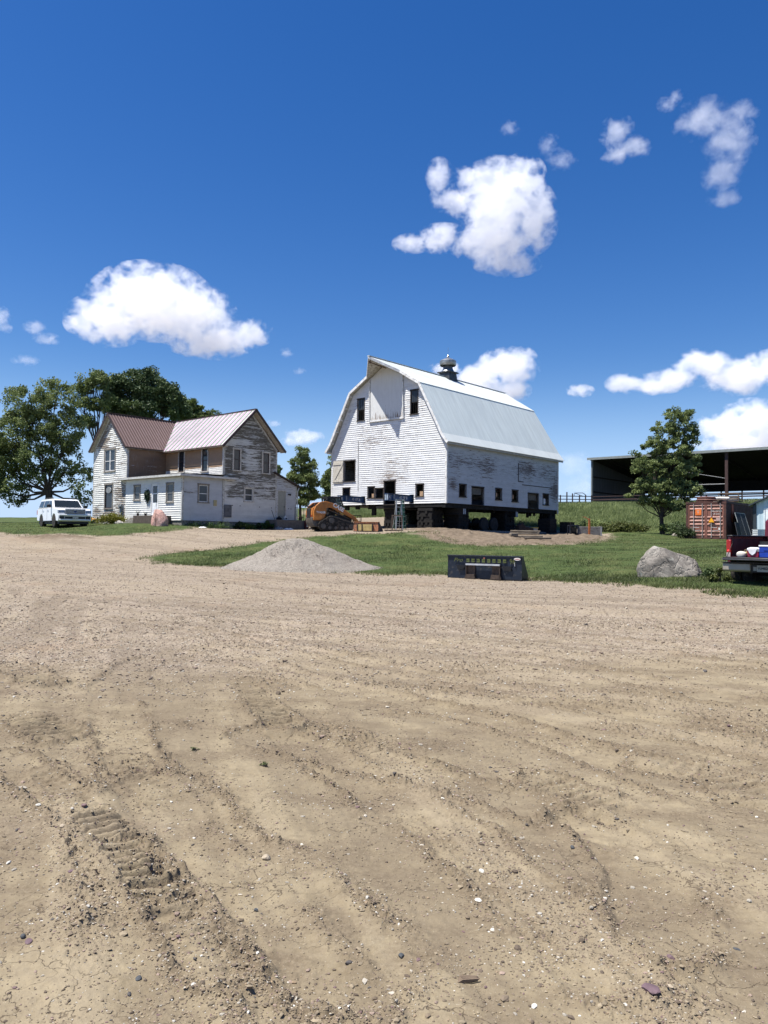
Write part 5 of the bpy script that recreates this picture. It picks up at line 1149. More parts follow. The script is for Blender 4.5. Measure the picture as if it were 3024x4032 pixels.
t = NT('crushed_gravel'); v = t.coord('Object'); vo = t.n('ShaderNodeTexVoronoi'); vo.inputs['Scale'].default_value = 48; t.l(v, vo.inputs['Vector']); sp = t.n('ShaderNodeSeparateColor'); t.l(vo.outputs['Color'], sp.inputs[0])
cc = t.ramp(sp.outputs[0], [(0, (.11, .10, .088)), (.4, (.21, .188, .162)), (.8, (.29, .265, .232)), (1, (.42, .39, .35))]); cc = t.mix(.45, cc, (.22, .198, .168)); cc = t.mix(t.ramp(t.noise(v, 1.3, 4), [(.5, 0.0), (.75, .45)]), cc, (.15, .12, .10))
t.color(cc); t.set(.95, 0, .15); t.bump(t.math('ADD', t.math('MULTIPLY', vo.outputs['Distance'], -1.0), t.noise(v, 30, 3)), .6, .015)
hp = npmesh('gravel_heap', V, F_, t.m, None, smooth=True); hp.location = (pc.x+.05, gy, gz0.mean()); tag(hp, 'cone shaped heap of grey crushed gravel at the edge of the lawn', 'gravel heap')
gq = np.random.default_rng(9); n = 5200; a = gq.uniform(0, 6.28, n); r_ = gq.uniform(.0, 1.06, n)**.7; kx = np.where(np.cos(a) > 0, 3.35, 2.95); lx = r_*np.cos(a)*kx; ly = r_*np.sin(a)*2.1
hz_ = 1.12*np.interp(r_, [0, .12, .3, .6, .85, 1, 1.1], [1, .97, .74, .36, .10, 0, 0])+(fbm(lx*1.2+5, ly*1.2, 4, 81)-.5)*.26*(1-r_*.4)*(r_ < .97)
hs_ = stones('heap_stones', lx+pc.x+.05, ly+gy, .011*np.exp(gq.normal(0, .35, n)), mStone, 5, zoff=zbase(lx+pc.x, ly+gy)+hz_-.005, cols=[(.26, .22, .19), (.20, .165, .14), (.33, .30, .26), (.42, .39, .35)]); tag(hs_, 'loose stones scattered over and around the gravel heap', 'gravel', kind='stuff')
# ------------------------------------------------------------------ small things round the farmhouse
def gz_at(p): return zg(p.x, p.y)
mConc = M('old_concrete', (.27, .25, .22), .9, var=.2, scale=6, bump=.3, dirt=(.12, .10, .08)); mConcD = M('shaded_concrete', (.13, .12, .11), .9, scale=6, bump=.3)
p = hw(-6.15, -6.9); z = gz_at(p); st_ = thing('porch_steps', 'low concrete stoop with three steps under the white porch door', 'steps', (p.x, p.y, z), HYAW)
h = (H0.z+.52-z)
MB().box(-.62, .62, -1.35, 1.25, -.1, h).build('landing', M('dark_brown_concrete', (.085, .068, .056), .9, scale=5, bump=.3), st_, bevel=.01)  # landing much darker and browner than the steps
for i in range(3): MB().box(-.62, .62, 1.25+i*.42, 1.67+i*.42+.03, -.1, h*(.75-.25*i)).build('step', mConc, st_, bevel=.01)
p = hw(-5.98, -6.0)
for i, (dx, dy, s_, lb) in enumerate(((.0, .45, 1.0, 'thin dark potted plant standing at the left end of the stoop'), (.1, -.35, .7, 'small scraggly potted plant on the stoop next to the taller one'))):
    q = hw(-6.3+dx, -5.9+dy); t = thing('potted_plant', lb, 'potted plant', (q.x, q.y, H0.z+.50), 0, 'pots on the stoop')
    MB().lathe([(.07, 0), (.10, .16), (.08, .16)], 10).build('pot', mDark, t); m = MB()
    for k in range(7): a = k*.9+i; m.tube([(0, 0, .12), (.08*math.cos(a), .08*math.sin(a), .25*s_), (.2*math.cos(a), .2*math.sin(a), (.38+.05*(k % 3))*s_)], [.012, .01, .004], 4)
    m.build('stem', M('dark_stem', (.03, .035, .02), .8), t)
q = hw(-5.56, -5.38, 1.92); wth = thing('wreath', 'dark green bushy wreath hanging on the porch wall left of the door', 'wreath', (q.x, q.y, q.z), HYAW)
g = np.random.default_rng(2); a = g.uniform(0, 6.28, 700); rr_ = .22+g.normal(0, .07, 700); P_ = np.stack([g.normal(-.05, .04, 700), rr_*np.cos(a)*.9, rr_*np.sin(a)*1.25], 1); V, F_ = leaves(P_, .09, g)
npmesh('foliage', V, F_, leafmat('wreath_leaves', (.012, .03, .018), (.03, .06, .035)), wth, {'tone': ('f', np.repeat(g.uniform(0, 1, 700), 4))})
MB().tube([(0, 0, -.3), (.0, .02, -.55), (0, -.05, -.8)], .008, 4).tube([(0, .2, 0), (0, .6, -.35), (0, 1.0, -.42)], .007, 4).build('hanging_twig', mDark, wth)
q = hw(-6.05, 2.25); q.z = gz_at(q); wh = thing('iron_wheel', 'spoked iron wheel leaning against the left corner of the farmhouse', 'wheel', q, HYAW-.25)
Mx = Matrix.Translation((0, 0, .42)) @ Matrix.Rotation(R(90), 4, 'Y') @ Matrix.Rotation(R(10), 4, 'Y')
mIron = M('rusted_black_iron', (.025, .022, .020), .7, metal=.3, dirt=(.10, .05, .03), dirt_amt=.3)
MB().lathe([(.40, -.03), (.43, -.03), (.43, .03), (.40, .03)], 28, Mx, cap=False).build('rim', mIron, wh); m = MB()
for k in range(8): a = k*math.pi/4; m.bar(Mx @ Vector((.04*math.cos(a), .04*math.sin(a), 0)), Mx @ Vector((.41*math.cos(a), .41*math.sin(a), 0)), .025)
m.build('spokes', mIron, wh); MB().lathe([(.06, -.07), (.06, .07)], 12, Mx).build('hub', mIron, wh)
q = gp(612, 2078); q.z = gz_at(q); rd = thing('marker_rod', 'thin dark upright rod standing right in front of the pink boulder', 'rod', q); MB().tube([(0, 0, 0), (.01, 0, 1.0), (.05, 0, 1.75)], .012, 5).build('rod', mIron, rd); MB().box(-.03,.03,-.005,.005,0,.02).build('foot', mIron, rd)
# rear stoop
q = hw(2.85, -10.1); z = gz_at(q); zt = H0.z+.42-z; stp = thing('concrete_stoop', 'long low dark concrete stoop below the grey back door', 'stoop', (q.x, q.y, z), HYAW)
MB().box(-1.45, 1.25, -.62, .55, -.1, zt).build('slab', mConcD, stp, bevel=.015)
rl = thing('stoop_railing', 'black pipe handrail at the right end of the back door stoop', 'railing', (hw(3.75, -10.6).x, hw(3.75, -10.6).y, z+zt), HYAW)
MB().tube([(-.55, 0, 0), (-.55, 0, .92), (.30, 0, .92), (.30, 0, -.2)], .025, 6).build('rail', mIron, rl)
q = hw(2.05, -9.95); sh = thing('shovel', 'long handled shovel leaning on the farmhouse wall left of the back door', 'shovel', (q.x, q.y, z+.05), HYAW)
MB().tube([(0, 0, .2), (-.22, .33, 1.32)], .018, 6).build('handle', mDark, sh); MB().prism([(-.1, 0), (.1, 0), (.1, .26), (-.1, .26)], -.02, .0).build('blade', mIron, sh)
q = hw(2.82, -10.0); jg = thing('white_jug', 'small white jug with a dark label standing on the stoop before the back door', 'jug', (q.x, q.y, z+zt), HYAW)
MB().box(-.11, .11, -.08, .08, 0, .24).lathe([(.06, .24), (.03, .30), (.03, .34)], 10).build('bottle', M('white_plastic', (.72, .73, .72), .4), jg, bevel=.02); MB().box(-.07, .07, -.085, -.081, .05, .17).build('label', mDark, jg)
q = hw(2.25, -9.95); bk = thing('dark_bag', 'crumpled dark bag on the stoop beside the leaning shovel', 'bag', (q.x, q.y, z+zt), HYAW); MB().lathe([(.0, 0), (.2, .02), (.22, .12), (.12, .2), (.0, .22)], 9).build('sack', mDark, bk, smooth=True); MB().lathe([(.03,.2),(.06,.28)],7).build('tied_neck', mDark, bk)
def crumple(name, label, cat, pos, sx, sy, sz, mat_, seed):
    g = np.random.default_rng(seed); n = 16; X, Y = np.meshgrid(np.linspace(-1, 1, n), np.linspace(-1, 1, n)); Z = fbm(X*2.3+seed, Y*2.3, 3, seed)*sz*(1-np.maximum(abs(X), abs(Y))**3)
    V = np.stack([X*sx*(1+.3*(fbm(X*2, Y*2, 2, seed+1)-.5)), Y*sy*(1+.4*(fbm(Y*2, X*2, 2, seed+2)-.5)), Z+.01], -1).reshape(-1, 3); i = np.arange(n-1)[:, None]*n+np.arange(n-1)[None]
    o = npmesh(name, V, np.stack([i, i+1, i+n+1, i+n], -1).reshape(-1, 4), mat_); o.location = pos; o.rotation_euler = (0, 0, seed); m = o.modifiers.new('thickness', 'SOLIDIFY'); m.thickness = .008; return tag(o, label, cat)
q = hw(2.1, -11.2); q.z = gz_at(q); crumple('plastic_sheet', 'crumpled white plastic sheet on the gravel in front of the stoop', 'plastic sheet', q, .38, .22, .16, M('white_plastic', (.72, .73, .72)), 3)
q = hw(1.35, -11.0); q.z = gz_at(q); crumple('grey_wrapper', 'crumpled grey and dark wrapper left of the white plastic sheet', 'wrapper', q, .5, .25, .30, M('grey_film', (.22, .23, .24), .5, var=.6, scale=9), 5)
q = hw(-5.1, -11.2); q.z = gz_at(q)+.02; crumple('paper_scrap', 'white paper scrap in the weeds below the porch corner', 'paper', q, .22, .14, .10, M('white_plastic', (.72, .73, .72)), 6)
q = hw(-2.9, -10.1); q.z = gz_at(q); pp = thing('vent_pipe', 'short dark pipe sticking up at the porch foundation', 'pipe', q); MB().lathe([(.06, 0), (.06, .30), (.10, .32), (.10, .40)], 10).build('pipe', mDark, pp); MB().lathe([(.11,.40),(.05,.45)],10).build('pipe_cap', mDark, pp)
q = hw(4.05, -10.9); q.z = gz_at(q); sg = thing('number_post', 'short dark red post with a small square number sign, right of the stoop', 'post', q, HYAW)
MB().box(-.13, .13, -.1, .1, 0, .60).add([(-.13,-.1,.6),(.13,-.1,.6),(.13,.1,.6),(-.13,.1,.6),(0,0,.78)], [(0,1,4),(1,2,4),(2,3,4),(3,0,4)]).build('post_body', M('oxblood_paint', (.09, .022, .018), .6), sg); MB().box(-.07, .07, -.112, -.102, .18, .40).build('sign_plate', M('white_plate', (.6, .6, .58)), sg)
text('8', .17, mDark, sg, (0, -.116, .29), (R(90), 0, 0), 'numeral')
for i, (dx, lb) in enumerate(((0, 'folding metal garden chair stack leaning by the lean-to corner'), (.55, 'second dark garden chair behind the pipe handrail'))):
    q = hw(4.75+dx, -9.2-dx*.3); q.z = gz_at(q); ch = thing('garden_chair', lb, 'chair', q, HYAW+.4*i, 'garden chairs by the lean-to'); m = MB()
    m.tube([(-.25, .2, 0), (-.22, -.25, .9)], .015, 5).tube([(.25, .2, 0), (.22, -.25, .9)], .015, 5).tube([(-.25, -.3, 0), (-.25, .2, .45)], .015, 5).tube([(.25, -.3, 0), (.25, .2, .45)], .015, 5); m.build('leg', mIron, ch)
    MB().box(-.25, .25, -.22, .22, .43, .46).build('seat', mIron, ch); m = MB(); [m.bar((-.23, -.16-.07*k, .6+.12*k), (.23, -.16-.07*k, .6+.12*k), .03, .07) for k in range(3)]; m.build('backrest', mIron, ch)
# ------------------------------------------------------------------ skid loader bucket maker
def bucket(name, label, pos, yaw, W_, H_, D_, mo, mi, medge, plates=True):
    t = thing(name, label, 'bucket', pos, yaw)      # back plate faces -y
    MB().add([(-W_/2, 0, .03), (W_/2, 0, .03), (W_/2, .03, H_), (-W_/2, .03, H_), (-W_/2, .03, .03), (W_/2, .03, .03), (W_/2, .06, H_), (-W_/2, .06, H_)], [(0,1,2,3),(7,6,5,4),(0,4,5,1),(1,5,6,2),(2,6,7,3),(3,7,4,0)]).build('back_plate', mo, t)
    MB().box(-W_/2, W_/2, .0, D_, .0, .03).build('floor_plate', mi, t); MB().box(-W_/2, W_/2, D_-.05, D_+.10, -.005, .025).build('cutting_edge', medge, t)
    for s in (-1, 1):
        MB().prism([(.02, .0), (D_, .0), (D_*.95, .10), (.20, H_), (.02, H_)], min(s*W_/2, s*(W_/2-.02))-.004, max(s*W_/2, s*(W_/2-.02))+.004, Matrix(((0,1,0,0),(1,0,0,0),(0,0,1,0),(0,0,0,1)))).build('side_plate', mi, t)
    MB().box(-W_/2-.01, W_/2+.01, -.015, .22, H_, H_+.035).build('top_lip', medge if not plates else mo, t)
    return t
mNavy = M('blue_black_paint', (.012, .017, .028), .35, var=.3, dirt=(.07, .065, .06), dirt_amt=.25, scale=4); mNavyD = M('black_side_paint', (.010, .011, .013), .45)
mRub = M('rubbed_brown_steel', (.075, .055, .042), .6, metal=.2, var=.5, scale=7); mBright = M('bright_worn_steel', (.60, .62, .64), .3, metal=.5)
bpz = at(1905, 2276, 24.2)
bkt = bucket('loader_bucket', 'big blue black loader bucket with olive lettering lying at the edge of the gravel', (bpz.x, 24.2, zg(bpz.x, 24.2)), R(-26), 2.44, .72, .80, mNavy, mNavyD, M('dark_edge_steel', (.05, .05, .052), .4, metal=.5))
MB().bar((-.56, -.10, .47), (.56, -.10, .47), .10, .05).build('quick_attach_bar', mBright, bkt)
for s in (-1, 1):
    MB().box(min(s*.56, s*.28), max(s*.56, s*.28), -.05, -.01, .06, .44).box(min(s*.56, s*.54), max(s*.56, s*.54), -.13, -.01, .03, .46).build('attach_plate', mRub, bkt)
    MB().prism([(min(s*.60, s*.25)-0, .02), (max(s*.60, s*.25), .02), (max(s*.56, s*.28), .16), (min(s*.56, s*.28), .16)], -.13, -.05).build('foot_wedge', mRub, bkt)
    MB().prism([(s*.60, .44), (s*.90, .44), (s*.90 if s > 0 else s*.86, .30), (s*.68, .30)], -.05, -.01).build('gusset', mNavyD, bkt)
mOlive = M('olive_decal', (.085, .105, .028), .6)
text('Pro', .17, mOlive, bkt, (-.86, -.016, .60), (R(86), 0, 0), 'decal_lettering', shear=.3, sx=1.25)
for k in range(8):
    x = -.58+k*.172; m = MB()
    for z0 in (.535, .60): m.box(x, x+.105, -.018, -.006, z0, z0+.048)
    m.box(x+(.0 if k % 2 else .075), x+(.03 if k % 2 else .105), -.019, -.007, .575, .605); m.build('decal_block', mOlive, bkt)
text('96', .20, mOlive, bkt, (.93, -.016, .585), (R(86), 0, 0), 'decal_number', sx=.95)
MB().lathe([(.10, 0), (.10, .006)], 24, Matrix.Translation((1.08, -.012, .665)) @ Matrix.Rotation(R(90), 4, 'X') @ Matrix.Diagonal((1.05, .42, 1, 1))).build('oval_badge', M('badge_white', (.75, .70, .66), .4), bkt)
MB().lathe([(.085, 0), (.085, .008)], 24, Matrix.Translation((1.08, -.014, .665)) @ Matrix.Rotation(R(90), 4, 'X') @ Matrix.Diagonal((1.0, .12, 1, 1))).build('badge_stripe', M('badge_red', (.35, .12, .09), .5), bkt)
MB().box(-.02, .04, -.018, -.008, .66, .69).build('red_tag', M('badge_red', (.35, .12, .09)), bkt); MB().tube([(1.0, -.02, .56), (1.01, -.02, .44)], .012, 5).build('pin', mBright, bkt)
# orange bucket by the loader
mOr = M('case_orange_paint', (.42, .155, .030), .45, var=.18, dirt=(.20, .09, .04), dirt_amt=.35, scale=4); mOrD = M('worn_orange_steel', (.36, .15, .07), .6, var=.4, scale=6, dirt=(.12, .07, .05))
q = at(1440, 2088, 46.2); q.z = gz_at(q); ob = bucket('loader_bucket', 'rusty orange loader bucket standing on the gravel beside the orange track loader', q, R(-22), 1.62, .56, .80, mOrD, M('dark_bucket_side', (.035, .030, .028), .7), M('worn_edge', (.16, .12, .10), .5, metal=.3))
MB().box(-.50, .42, -.06, -.005, .06, .44).build('yellow_plate', M('dusty_yellow_plate', (.42, .32, .13), .7, var=.3, scale=5), ob)
for x in (-.55, -.24, .43): MB().box(x, x+.05, -.10, -.005, .04, .46).build('rib', M('dark_bucket_side', (.035, .03, .028)), ob)
# ------------------------------------------------------------------ track loader
q = at(1308, 2088, 48.2); q.z = gz_at(q); L0 = thing('track_loader', 'orange compact track loader with black rubber tracks and raised cab behind the gravel heap', 'track loader', q, R(24))
mBlk = M('black_machine_paint', (.015, .015, .016), .5, dirt=(.06, .05, .04), dirt_amt=.4); mGreyC = M('dusty_grey_casting', (.085, .080, .075), .7, dirt=(.16, .13, .10)); mRubT = M('track_rubber', (.020, .019, .018), .9, var=.4, dirt=(.10, .08, .06), dirt_amt=.4, scale=6)
SC = 1.0
XZ = Matrix.Identity(4)
MB().prism([(-1.55, .62), (-1.55, 1.20), (-1.50, 1.42), (-1.40, 1.46), (-.62, 1.46), (-.62, .62)], -.62, .62).build('engine_cover', mOr, L0, bevel=.04)
MB().prism([(-1.52, .46), (-1.40, .22), (-.5, .2), (-.5, .80), (-1.58, .80)], -.66, .66).build('rear_bumper', mGreyC, L0, bevel=.03)
m = MB(); m.box(-1.585, -1.555, -.36, .36, .80, 1.36)
for k in range(9): m.box(-1.60, -1.585, -.36, .36, .83+k*.058, .845+k*.058)
m.build('radiator_grille', M('grille_grey', (.045, .045, .045), .6), L0); MB().box(-1.56, -.9, -.55, .55, 1.462, 1.52).build('rear_screen', mBlk, L0)
for s in (-1, 1): MB().box(-1.575, -1.555, min(s*.42, s*.56), max(s*.42, s*.56), .84, .94).build('tail_light', M('red_lens', (.30, .03, .02), .3), L0)
MB().box(-.62, 1.05, -.55, .55, .35, .95).build('chassis', mBlk, L0, bevel=.03)
MB().box(.90, 1.12, -.5, .5, .3, 1.0).build('front_frame', mBlk, L0)
# cab
c = MB()
cabp = [(-.55, 1.40), (-.50, 2.02), (.30, 2.08), (.62, 1.30), (.62, .95)]
for s in (-.50, .50):
    for a, b in zip(cabp, cabp[1:]): c.bar((a[0], s, a[1]), (b[0], s, b[1]), .07)
    c.bar((-.05, s, .95), (-.08, s, 2.05), .05)
c.box(-.55, .34, -.53, .53, 2.04, 2.12); c.bar((.62, -.5, 1.3), (.62, .5, 1.3), .05); c.bar((-.5, -.5, 2.0), (-.5, .5, 2.0), .06)
c.build('cab_frame', mBlk, L0); tg = NT('tinted_cab_glass'); tg.color((.10, .13, .125)); tg.set(.06, 0, .5, 0, .6); tg.p.inputs['IOR'].default_value = 1.1
MB().prism([(-.46, 1.42), (-.42, 1.98), (.26, 2.04), (.55, 1.32)], -.505, -.495).build('cab_glass', tg.m, L0); MB().prism([(-.46, 1.42), (-.42, 1.98), (.26, 2.04), (.55, 1.32)], .495, .505).build('cab_glass', tg.m, L0)
MB().box(-.35, .1, -.25, .25, .95, 1.2).box(-.38, -.25, -.25, .25, 1.2, 1.75).build('operator_seat', mBlk, L0, bevel=.04)
# lift arms
for s in (-1, 1):
    y0, y1 = sorted((s*.64, s*.80)); arm = [(-1.50, 1.18), (-1.38, 1.50), (-1.10, 1.74), (-.72, 1.80), (-.30, 1.70), (.55, 1.28), (1.25, .86), (1.46, .62), (1.52, .22), (1.30, .20), (1.24, .58), (.95, .80), (.30, 1.12), (-.42, 1.42), (-.70, 1.38), (-.78, .80), (-1.02, .62), (-1.50, .62)]
    ao = MB().prism(arm, y0, y1).build('lift_arm', mOr, L0, bevel=.02)
    MB().box(-1.46, -.98, y0-.012, y1+.012, .66, .92).build('arm_box', M('bright_orange_paint', (.58, .22, .045), .4), ao, bevel=.015)
    MB().tube([(-.72, s*.72, .95), (.45, s*.60, .70)], .05, 8).tube([(-.45, s*.60, 1.25), (.9, s*.60, .72)], .035, 8).build('hydraulic_cylinder', mBlk, L0)
    tr = [(-1.08, .10), (-1.22, .30), (-1.18, .48), (-.55, .86), (-.38, .90), (-.22, .84), (1.02, .50), (1.16, .34), (1.08, .12), (.92, .02), (-.90, .02)]
    ty0, ty1 = sorted((s*.50, s*.93)); to = MB().prism(tr, ty0, ty1).build('track', mRubT, L0, bevel=.03); m = MB()
    n = len(tr)
    for i in range(n):
        a = Vector((tr[i][0], 0, tr[i][1])); b = Vector((tr[(i+1) % n][0], 0, tr[(i+1) % n][1])); d = (b-a); k = max(1, int(d.length/.10)); nn_ = Vector((d.z, 0, -d.x)).normalized()
        if nn_.dot(a-Vector((0, 0, .4))) < 0: nn_ = -nn_
        for j in range(k):
            p_ = a+d*(j+.5)/k; m.bar(p_+Vector((0, ty0, 0))+nn_*.015, p_+Vector((0, ty1, 0))+nn_*.015, .045, .045)
    m.build('tread_lugs', M('dusty_tread', (.06, .052, .045), .9), to); m = MB()
    ys = s*.935
    for x, z_, r_ in ((-.38, .62, .17), (-.92, .26, .16), (.92, .26, .16), (-.5, .16, .10), (-.1, .16, .10), (.3, .16, .10), (.62, .16, .10)):
        m.lathe([(r_, -.02), (r_, .02)], 18, Matrix.Translation((x, ys, z_)) @ Matrix.Rotation(R(90), 4, 'X'))
    m.build('road_wheels', mGreyC, to)
text('CASE', .34, M('decal_white', (.72, .72, .70), .5), L0, (.10, -.815, 1.43), (R(90), R(28), 0), 'brand_lettering', bold=.012)
text('TV450B', .18, M('decal_white', (.72, .72, .70)), L0, (-1.05, -.815, 1.10), (R(90), 0, 0), 'model_lettering', bold=.004)
MB().tube([(-1.3, -.3, 1.5), (-1.2, -.1, 1.66), (-.75, .1, 1.72), (-.6, .1, 1.45)], .03, 6).tube([(-.55, -.52, 1.4), (-.7, -.5, 1.75), (-.5, -.5, 2.0)], .03, 6).build('hose', mBlk, L0)
# pallet fork frame behind the loader
q = at(1405, 2070, 51.5); q.z = gz_at(q); pf = thing('fork_frame', 'small steel fork frame with mesh, half hidden behind the loader arm', 'fork frame', q, R(10)); m = MB()
for x in (-.28, .28): m.bar((x, 0, 0), (x, 0, .95), .05)
for z_ in (.15, .55, .93): m.bar((-.28, 0, z_), (.28, 0, z_), .05)
m.build('frame', mIron, pf); m = MB()
for k in range(4): m.bar((-.22+k*.14, 0, .15), (-.22+k*.14, 0, .93), .015)
m.build('mesh_bars', mIron, pf)
# ladders below the steel beam
mAlu = M('dull_aluminium', (.42, .43, .42), .45, metal=.35); mGrn = M('green_fibreglass', (.02, .10, .075), .5)
def ladder(name, label, pos, yaw, H_, mat_, w0=.42, w1=.30, lean=.30, nst=6, col2=None):
    t = thing(name, label, 'ladder', pos, yaw, 'ladders standing at the barn doorway'); m = MB()
    for s in (-1, 1): m.bar((s*w0/2, 0, 0), (s*w1/2, lean*H_*.35, H_), .035, .07)
    m.build('side_rails', mat_, t); m = MB()
    for k in range(nst): f = (k+.8)/(nst+.3); w_ = w0+(w1-w0)*f; m.box(-w_/2, w_/2, lean*H_*.35*f-.04, lean*H_*.35*f+.04, H_*f-.012, H_*f+.012)
    m.build('steps', col2 or mAlu, t); m = MB()
    for s in (-1, 1): m.bar((s*w0/2, lean*H_*.35+.62, 0), (s*w1/2, lean*H_*.35, H_), .03)
    m.bar((-w0/2, lean*H_*.35+.5, .4), (w0/2, lean*H_*.35+.5, .4), .025).build('rear_legs', mat_, t); MB().box(-w1/2-.03, w1/2+.03, lean*H_*.35-.08, lean*H_*.35+.09, H_-.01, H_+.06).build('top_cap', M('ladder_cap', (.2, .24, .24), .5), t)
q = at(1572, 2083, 47.6); q.z = gz_at(q); ladder('step_ladder', 'aluminium step ladder standing under the blue beam end, the brighter of the two ladders', q, R(14), 1.85, mAlu)
q = at(1594, 2085, 47.9); q.z = gz_at(q); ladder('step_ladder', 'green step ladder right behind the aluminium one', q, R(75), 1.80, mGrn, w0=.50, lean=.2)
q = at(1563, 2084, 46.8); q.z = gz_at(q); sw = thing('wooden_frame', 'small square wooden stand in front of the aluminium ladder', 'wooden stand', q, R(-5)); mOldW = M('old_brown_wood', (.13, .095, .07), .9, var=.4, scale=9)
MB().bar((-.30, 0, 0), (-.30, 0, .92), .06).build('post', mOldW, sw); MB().bar((.30, 0, 0), (.30, 0, .92), .06).build('post', mOldW, sw); MB().bar((-.33, 0, .92), (.33, 0, .92), .07).build('top_rail', mOldW, sw); MB().box(-.75, .35, -.35, .1, .0, .05).build('base_boards', mOldW, sw)
# ------------------------------------------------------------------ lumber, tub, tank, jack post beside the barn
mLog = M('weathered_grey_timber', (.20, .165, .125), .9, var=.4, scale=7, stretch=(.4, 3, 3), dirt=(.08, .065, .05))
def plank(label, px, py, Y, L_, w_, h_, yaw, dz, group='weathered planks and posts piled on the spoil by the barn', name='timber_plank', mt=None):
    q = at(px, py, Y); zz_ = zg(q.x, Y)+dz; o = MB().box(-L_/2, L_/2, -w_/2, w_/2, 0, h_).build(name, mt or mLog, None, bevel=.03); o.location = (q.x, Y, zz_); o.rotation_euler = (0, R(rng.uniform(-1, 1)), yaw); return tag(o, label, 'plank', group)
plank('bottom plank of the lumber pile, under two others', 2075, 2110, 43.4, 1.75, .30, .11, R(-9), .06)
plank('middle plank of the lumber pile', 2065, 2100, 43.6, 1.65, .30, .11, R(-7), .19)
plank('topmost pale plank of the lumber pile', 2062, 2090, 43.6, 1.5, .28, .10, R(-8), .32)
plank('second highest plank, sticking out left under the topmost one', 2072, 2090, 43.9, 1.6, .26, .10, R(-11), .30)
plank('separate dark plank lying in front of the lumber pile', 2118, 2125, 42.0, 1.45, .26, .10, R(-4), .05, mt=M('dark_plank_wood', (.085, .07, .055), .9))
plank('short timber block poking out at the left end of the lumber pile', 2022, 2100, 43.4, .45, .30, .18, R(20), .05)
plank('thin board scrap on the spoil right of the lumber pile', 2218, 2118, 44.5, .28, .10, .03, R(5), .12, name='board_scrap')
q = at(2100, 2085, 56); q.z = gz_at(q); tb = thing('plastic_tub', 'pale tub with a yellow rim in the shade behind the lumber pile', 'tub', q); MB().lathe([(.26, 0), (.34, .46), (.32, .46), (.25, .03)], 24, cap=False).lathe([(.26, 0), (.26, .02)], 24).build('tub_body', M('dusty_white_plastic', (.34, .34, .31), .6), tb, smooth=True); MB().lathe([(.35, .44), (.37, .46), (.37, .50), (.33, .50)], 24).build('rim', M('yellow_rim', (.40, .30, .05), .6), tb)
q = at(2058, 2085, 55.5); q.z = gz_at(q); jk = thing('machine_part', 'rusty dark machine part lying behind the lumber pile', 'machine part', q, .3); MB().prism([(-.55, 0), (.75, 0), (.72, .42), (.1, .55), (-.15, .8), (-.45, .62)], -.3, .3).build('housing', M('dark_rust', (.045, .028, .022), .85, scale=5), jk, bevel=.04); MB().tube([(-.3, 0, .6), (-.22, 0, .95), (.1, 0, .75)], .05, 7).build('bracket', mIron, jk)
q = at(2302, 2112, 50.5); q.z = gz_at(q); tk = thing('steel_tank', 'low grey steel tank with a black pipe frame on the spoil right of the barn', 'tank', q, R(-4)); mTankG = M('dusty_tank_grey', (.17, .16, .15), .7, var=.25, dirt=(.08, .07, .06))
MB().box(-.45, 1.03, -.35, .45, .08, .72).build('tank_body', mTankG, tk, bevel=.02); m = MB()
for x in (-1.03, -.50): m.bar((x, -.4, 0), (x, -.4, .80), .06).bar((x, .4, 0), (x, .4, .80), .06).bar((x, -.4, .80), (x, .4, .80), .06)
m.bar((-1.03, -.4, .80), (-.5, -.4, .80), .06).bar((-1.03, -.4, .05), (-.5, -.4, .05), .06).build('pipe_frame', M('navy_frame', (.012, .016, .028), .5), tk); MB().box(-.95, -.58, -.30, .30, .08, .66).build('motor_box', mDark, tk)
MB().box(.95, 1.05, -.37, .47, 0, .74).build('end_plate', M('pale_plate', (.30, .30, .29), .7), tk)
q = at(2320, 2112, 49.6); q.z = gz_at(q); jp = thing('jack_post', 'upright orange rusty jack post with a crank arm in front of the grey tank', 'jack', q); mOJ = M('orange_rust', (.42, .13, .035), .6, var=.4, dirt=(.15, .07, .04), scale=9)
MB().box(-.06, .06, -.06, .06, 0, 1.12).build('post', mOJ, jp, bevel=.01); MB().bar((.0, 0, 1.05), (-.28, 0, 1.22), .05).bar((-.28, 0, 1.22), (-.42, 0, 1.24), .035).build('crank_arm', mOJ, jp); MB().box(-.15, .15, -.15, .15, 0, .03).build('base_plate', mOJ, jp); MB().tube([(.02, 0, 1.1), (.02, 0, 1.28)], .02, 6).build('screw', mIron, jp)
# ------------------------------------------------------------------ shipping container
q = at(2701, 2119, 52.6); q.z = gz_at(q)-.02; CY_ = R(50); cW, cH, cL = 2.62, 2.52, 12.0
ct = thing('shipping_container', 'rust brown shipping container with its doors facing the lawn beside the garage', 'container', q, CY_-R(90))     # local x = right, y = away
mCt = M('container_brown', (.23, .095, .070), .6, var=.18, dirt=(.12, .06, .045), dirt_amt=.35, scale=3); mCtD = M('container_brown_dark', (.095, .040, .032), .7, var=.3, dirt=(.05, .03, .025), scale=3); mCtP = M('faded_container_ridge', (.36, .19, .15), .65, var=.2, scale=4)
fr = MB()
for x in (0, cW-.14): fr.box(x, x+.14, 0, .14, 0, cH)
fr.box(.14, cW-.14, 0, .12, 0, .12).box(.14, cW-.14, 0, .12, cH-.13, cH).box(0, .10, .14, cL, cH-.10, cH).box(cW-.10, cW, .14, cL, cH-.10, cH).box(0, .10, .14, cL, 0, .14).box(cW-.10, cW, .14, cL, 0, .14)
fr.build('corner_frame', mCtD, ct)
for x in (-.01, cW-.15):
    for z_ in (-.0, cH-.15): MB().box(x, x+.17, -.015, .17, z_, z_+.16).build('corner_casting', mCtD, ct)
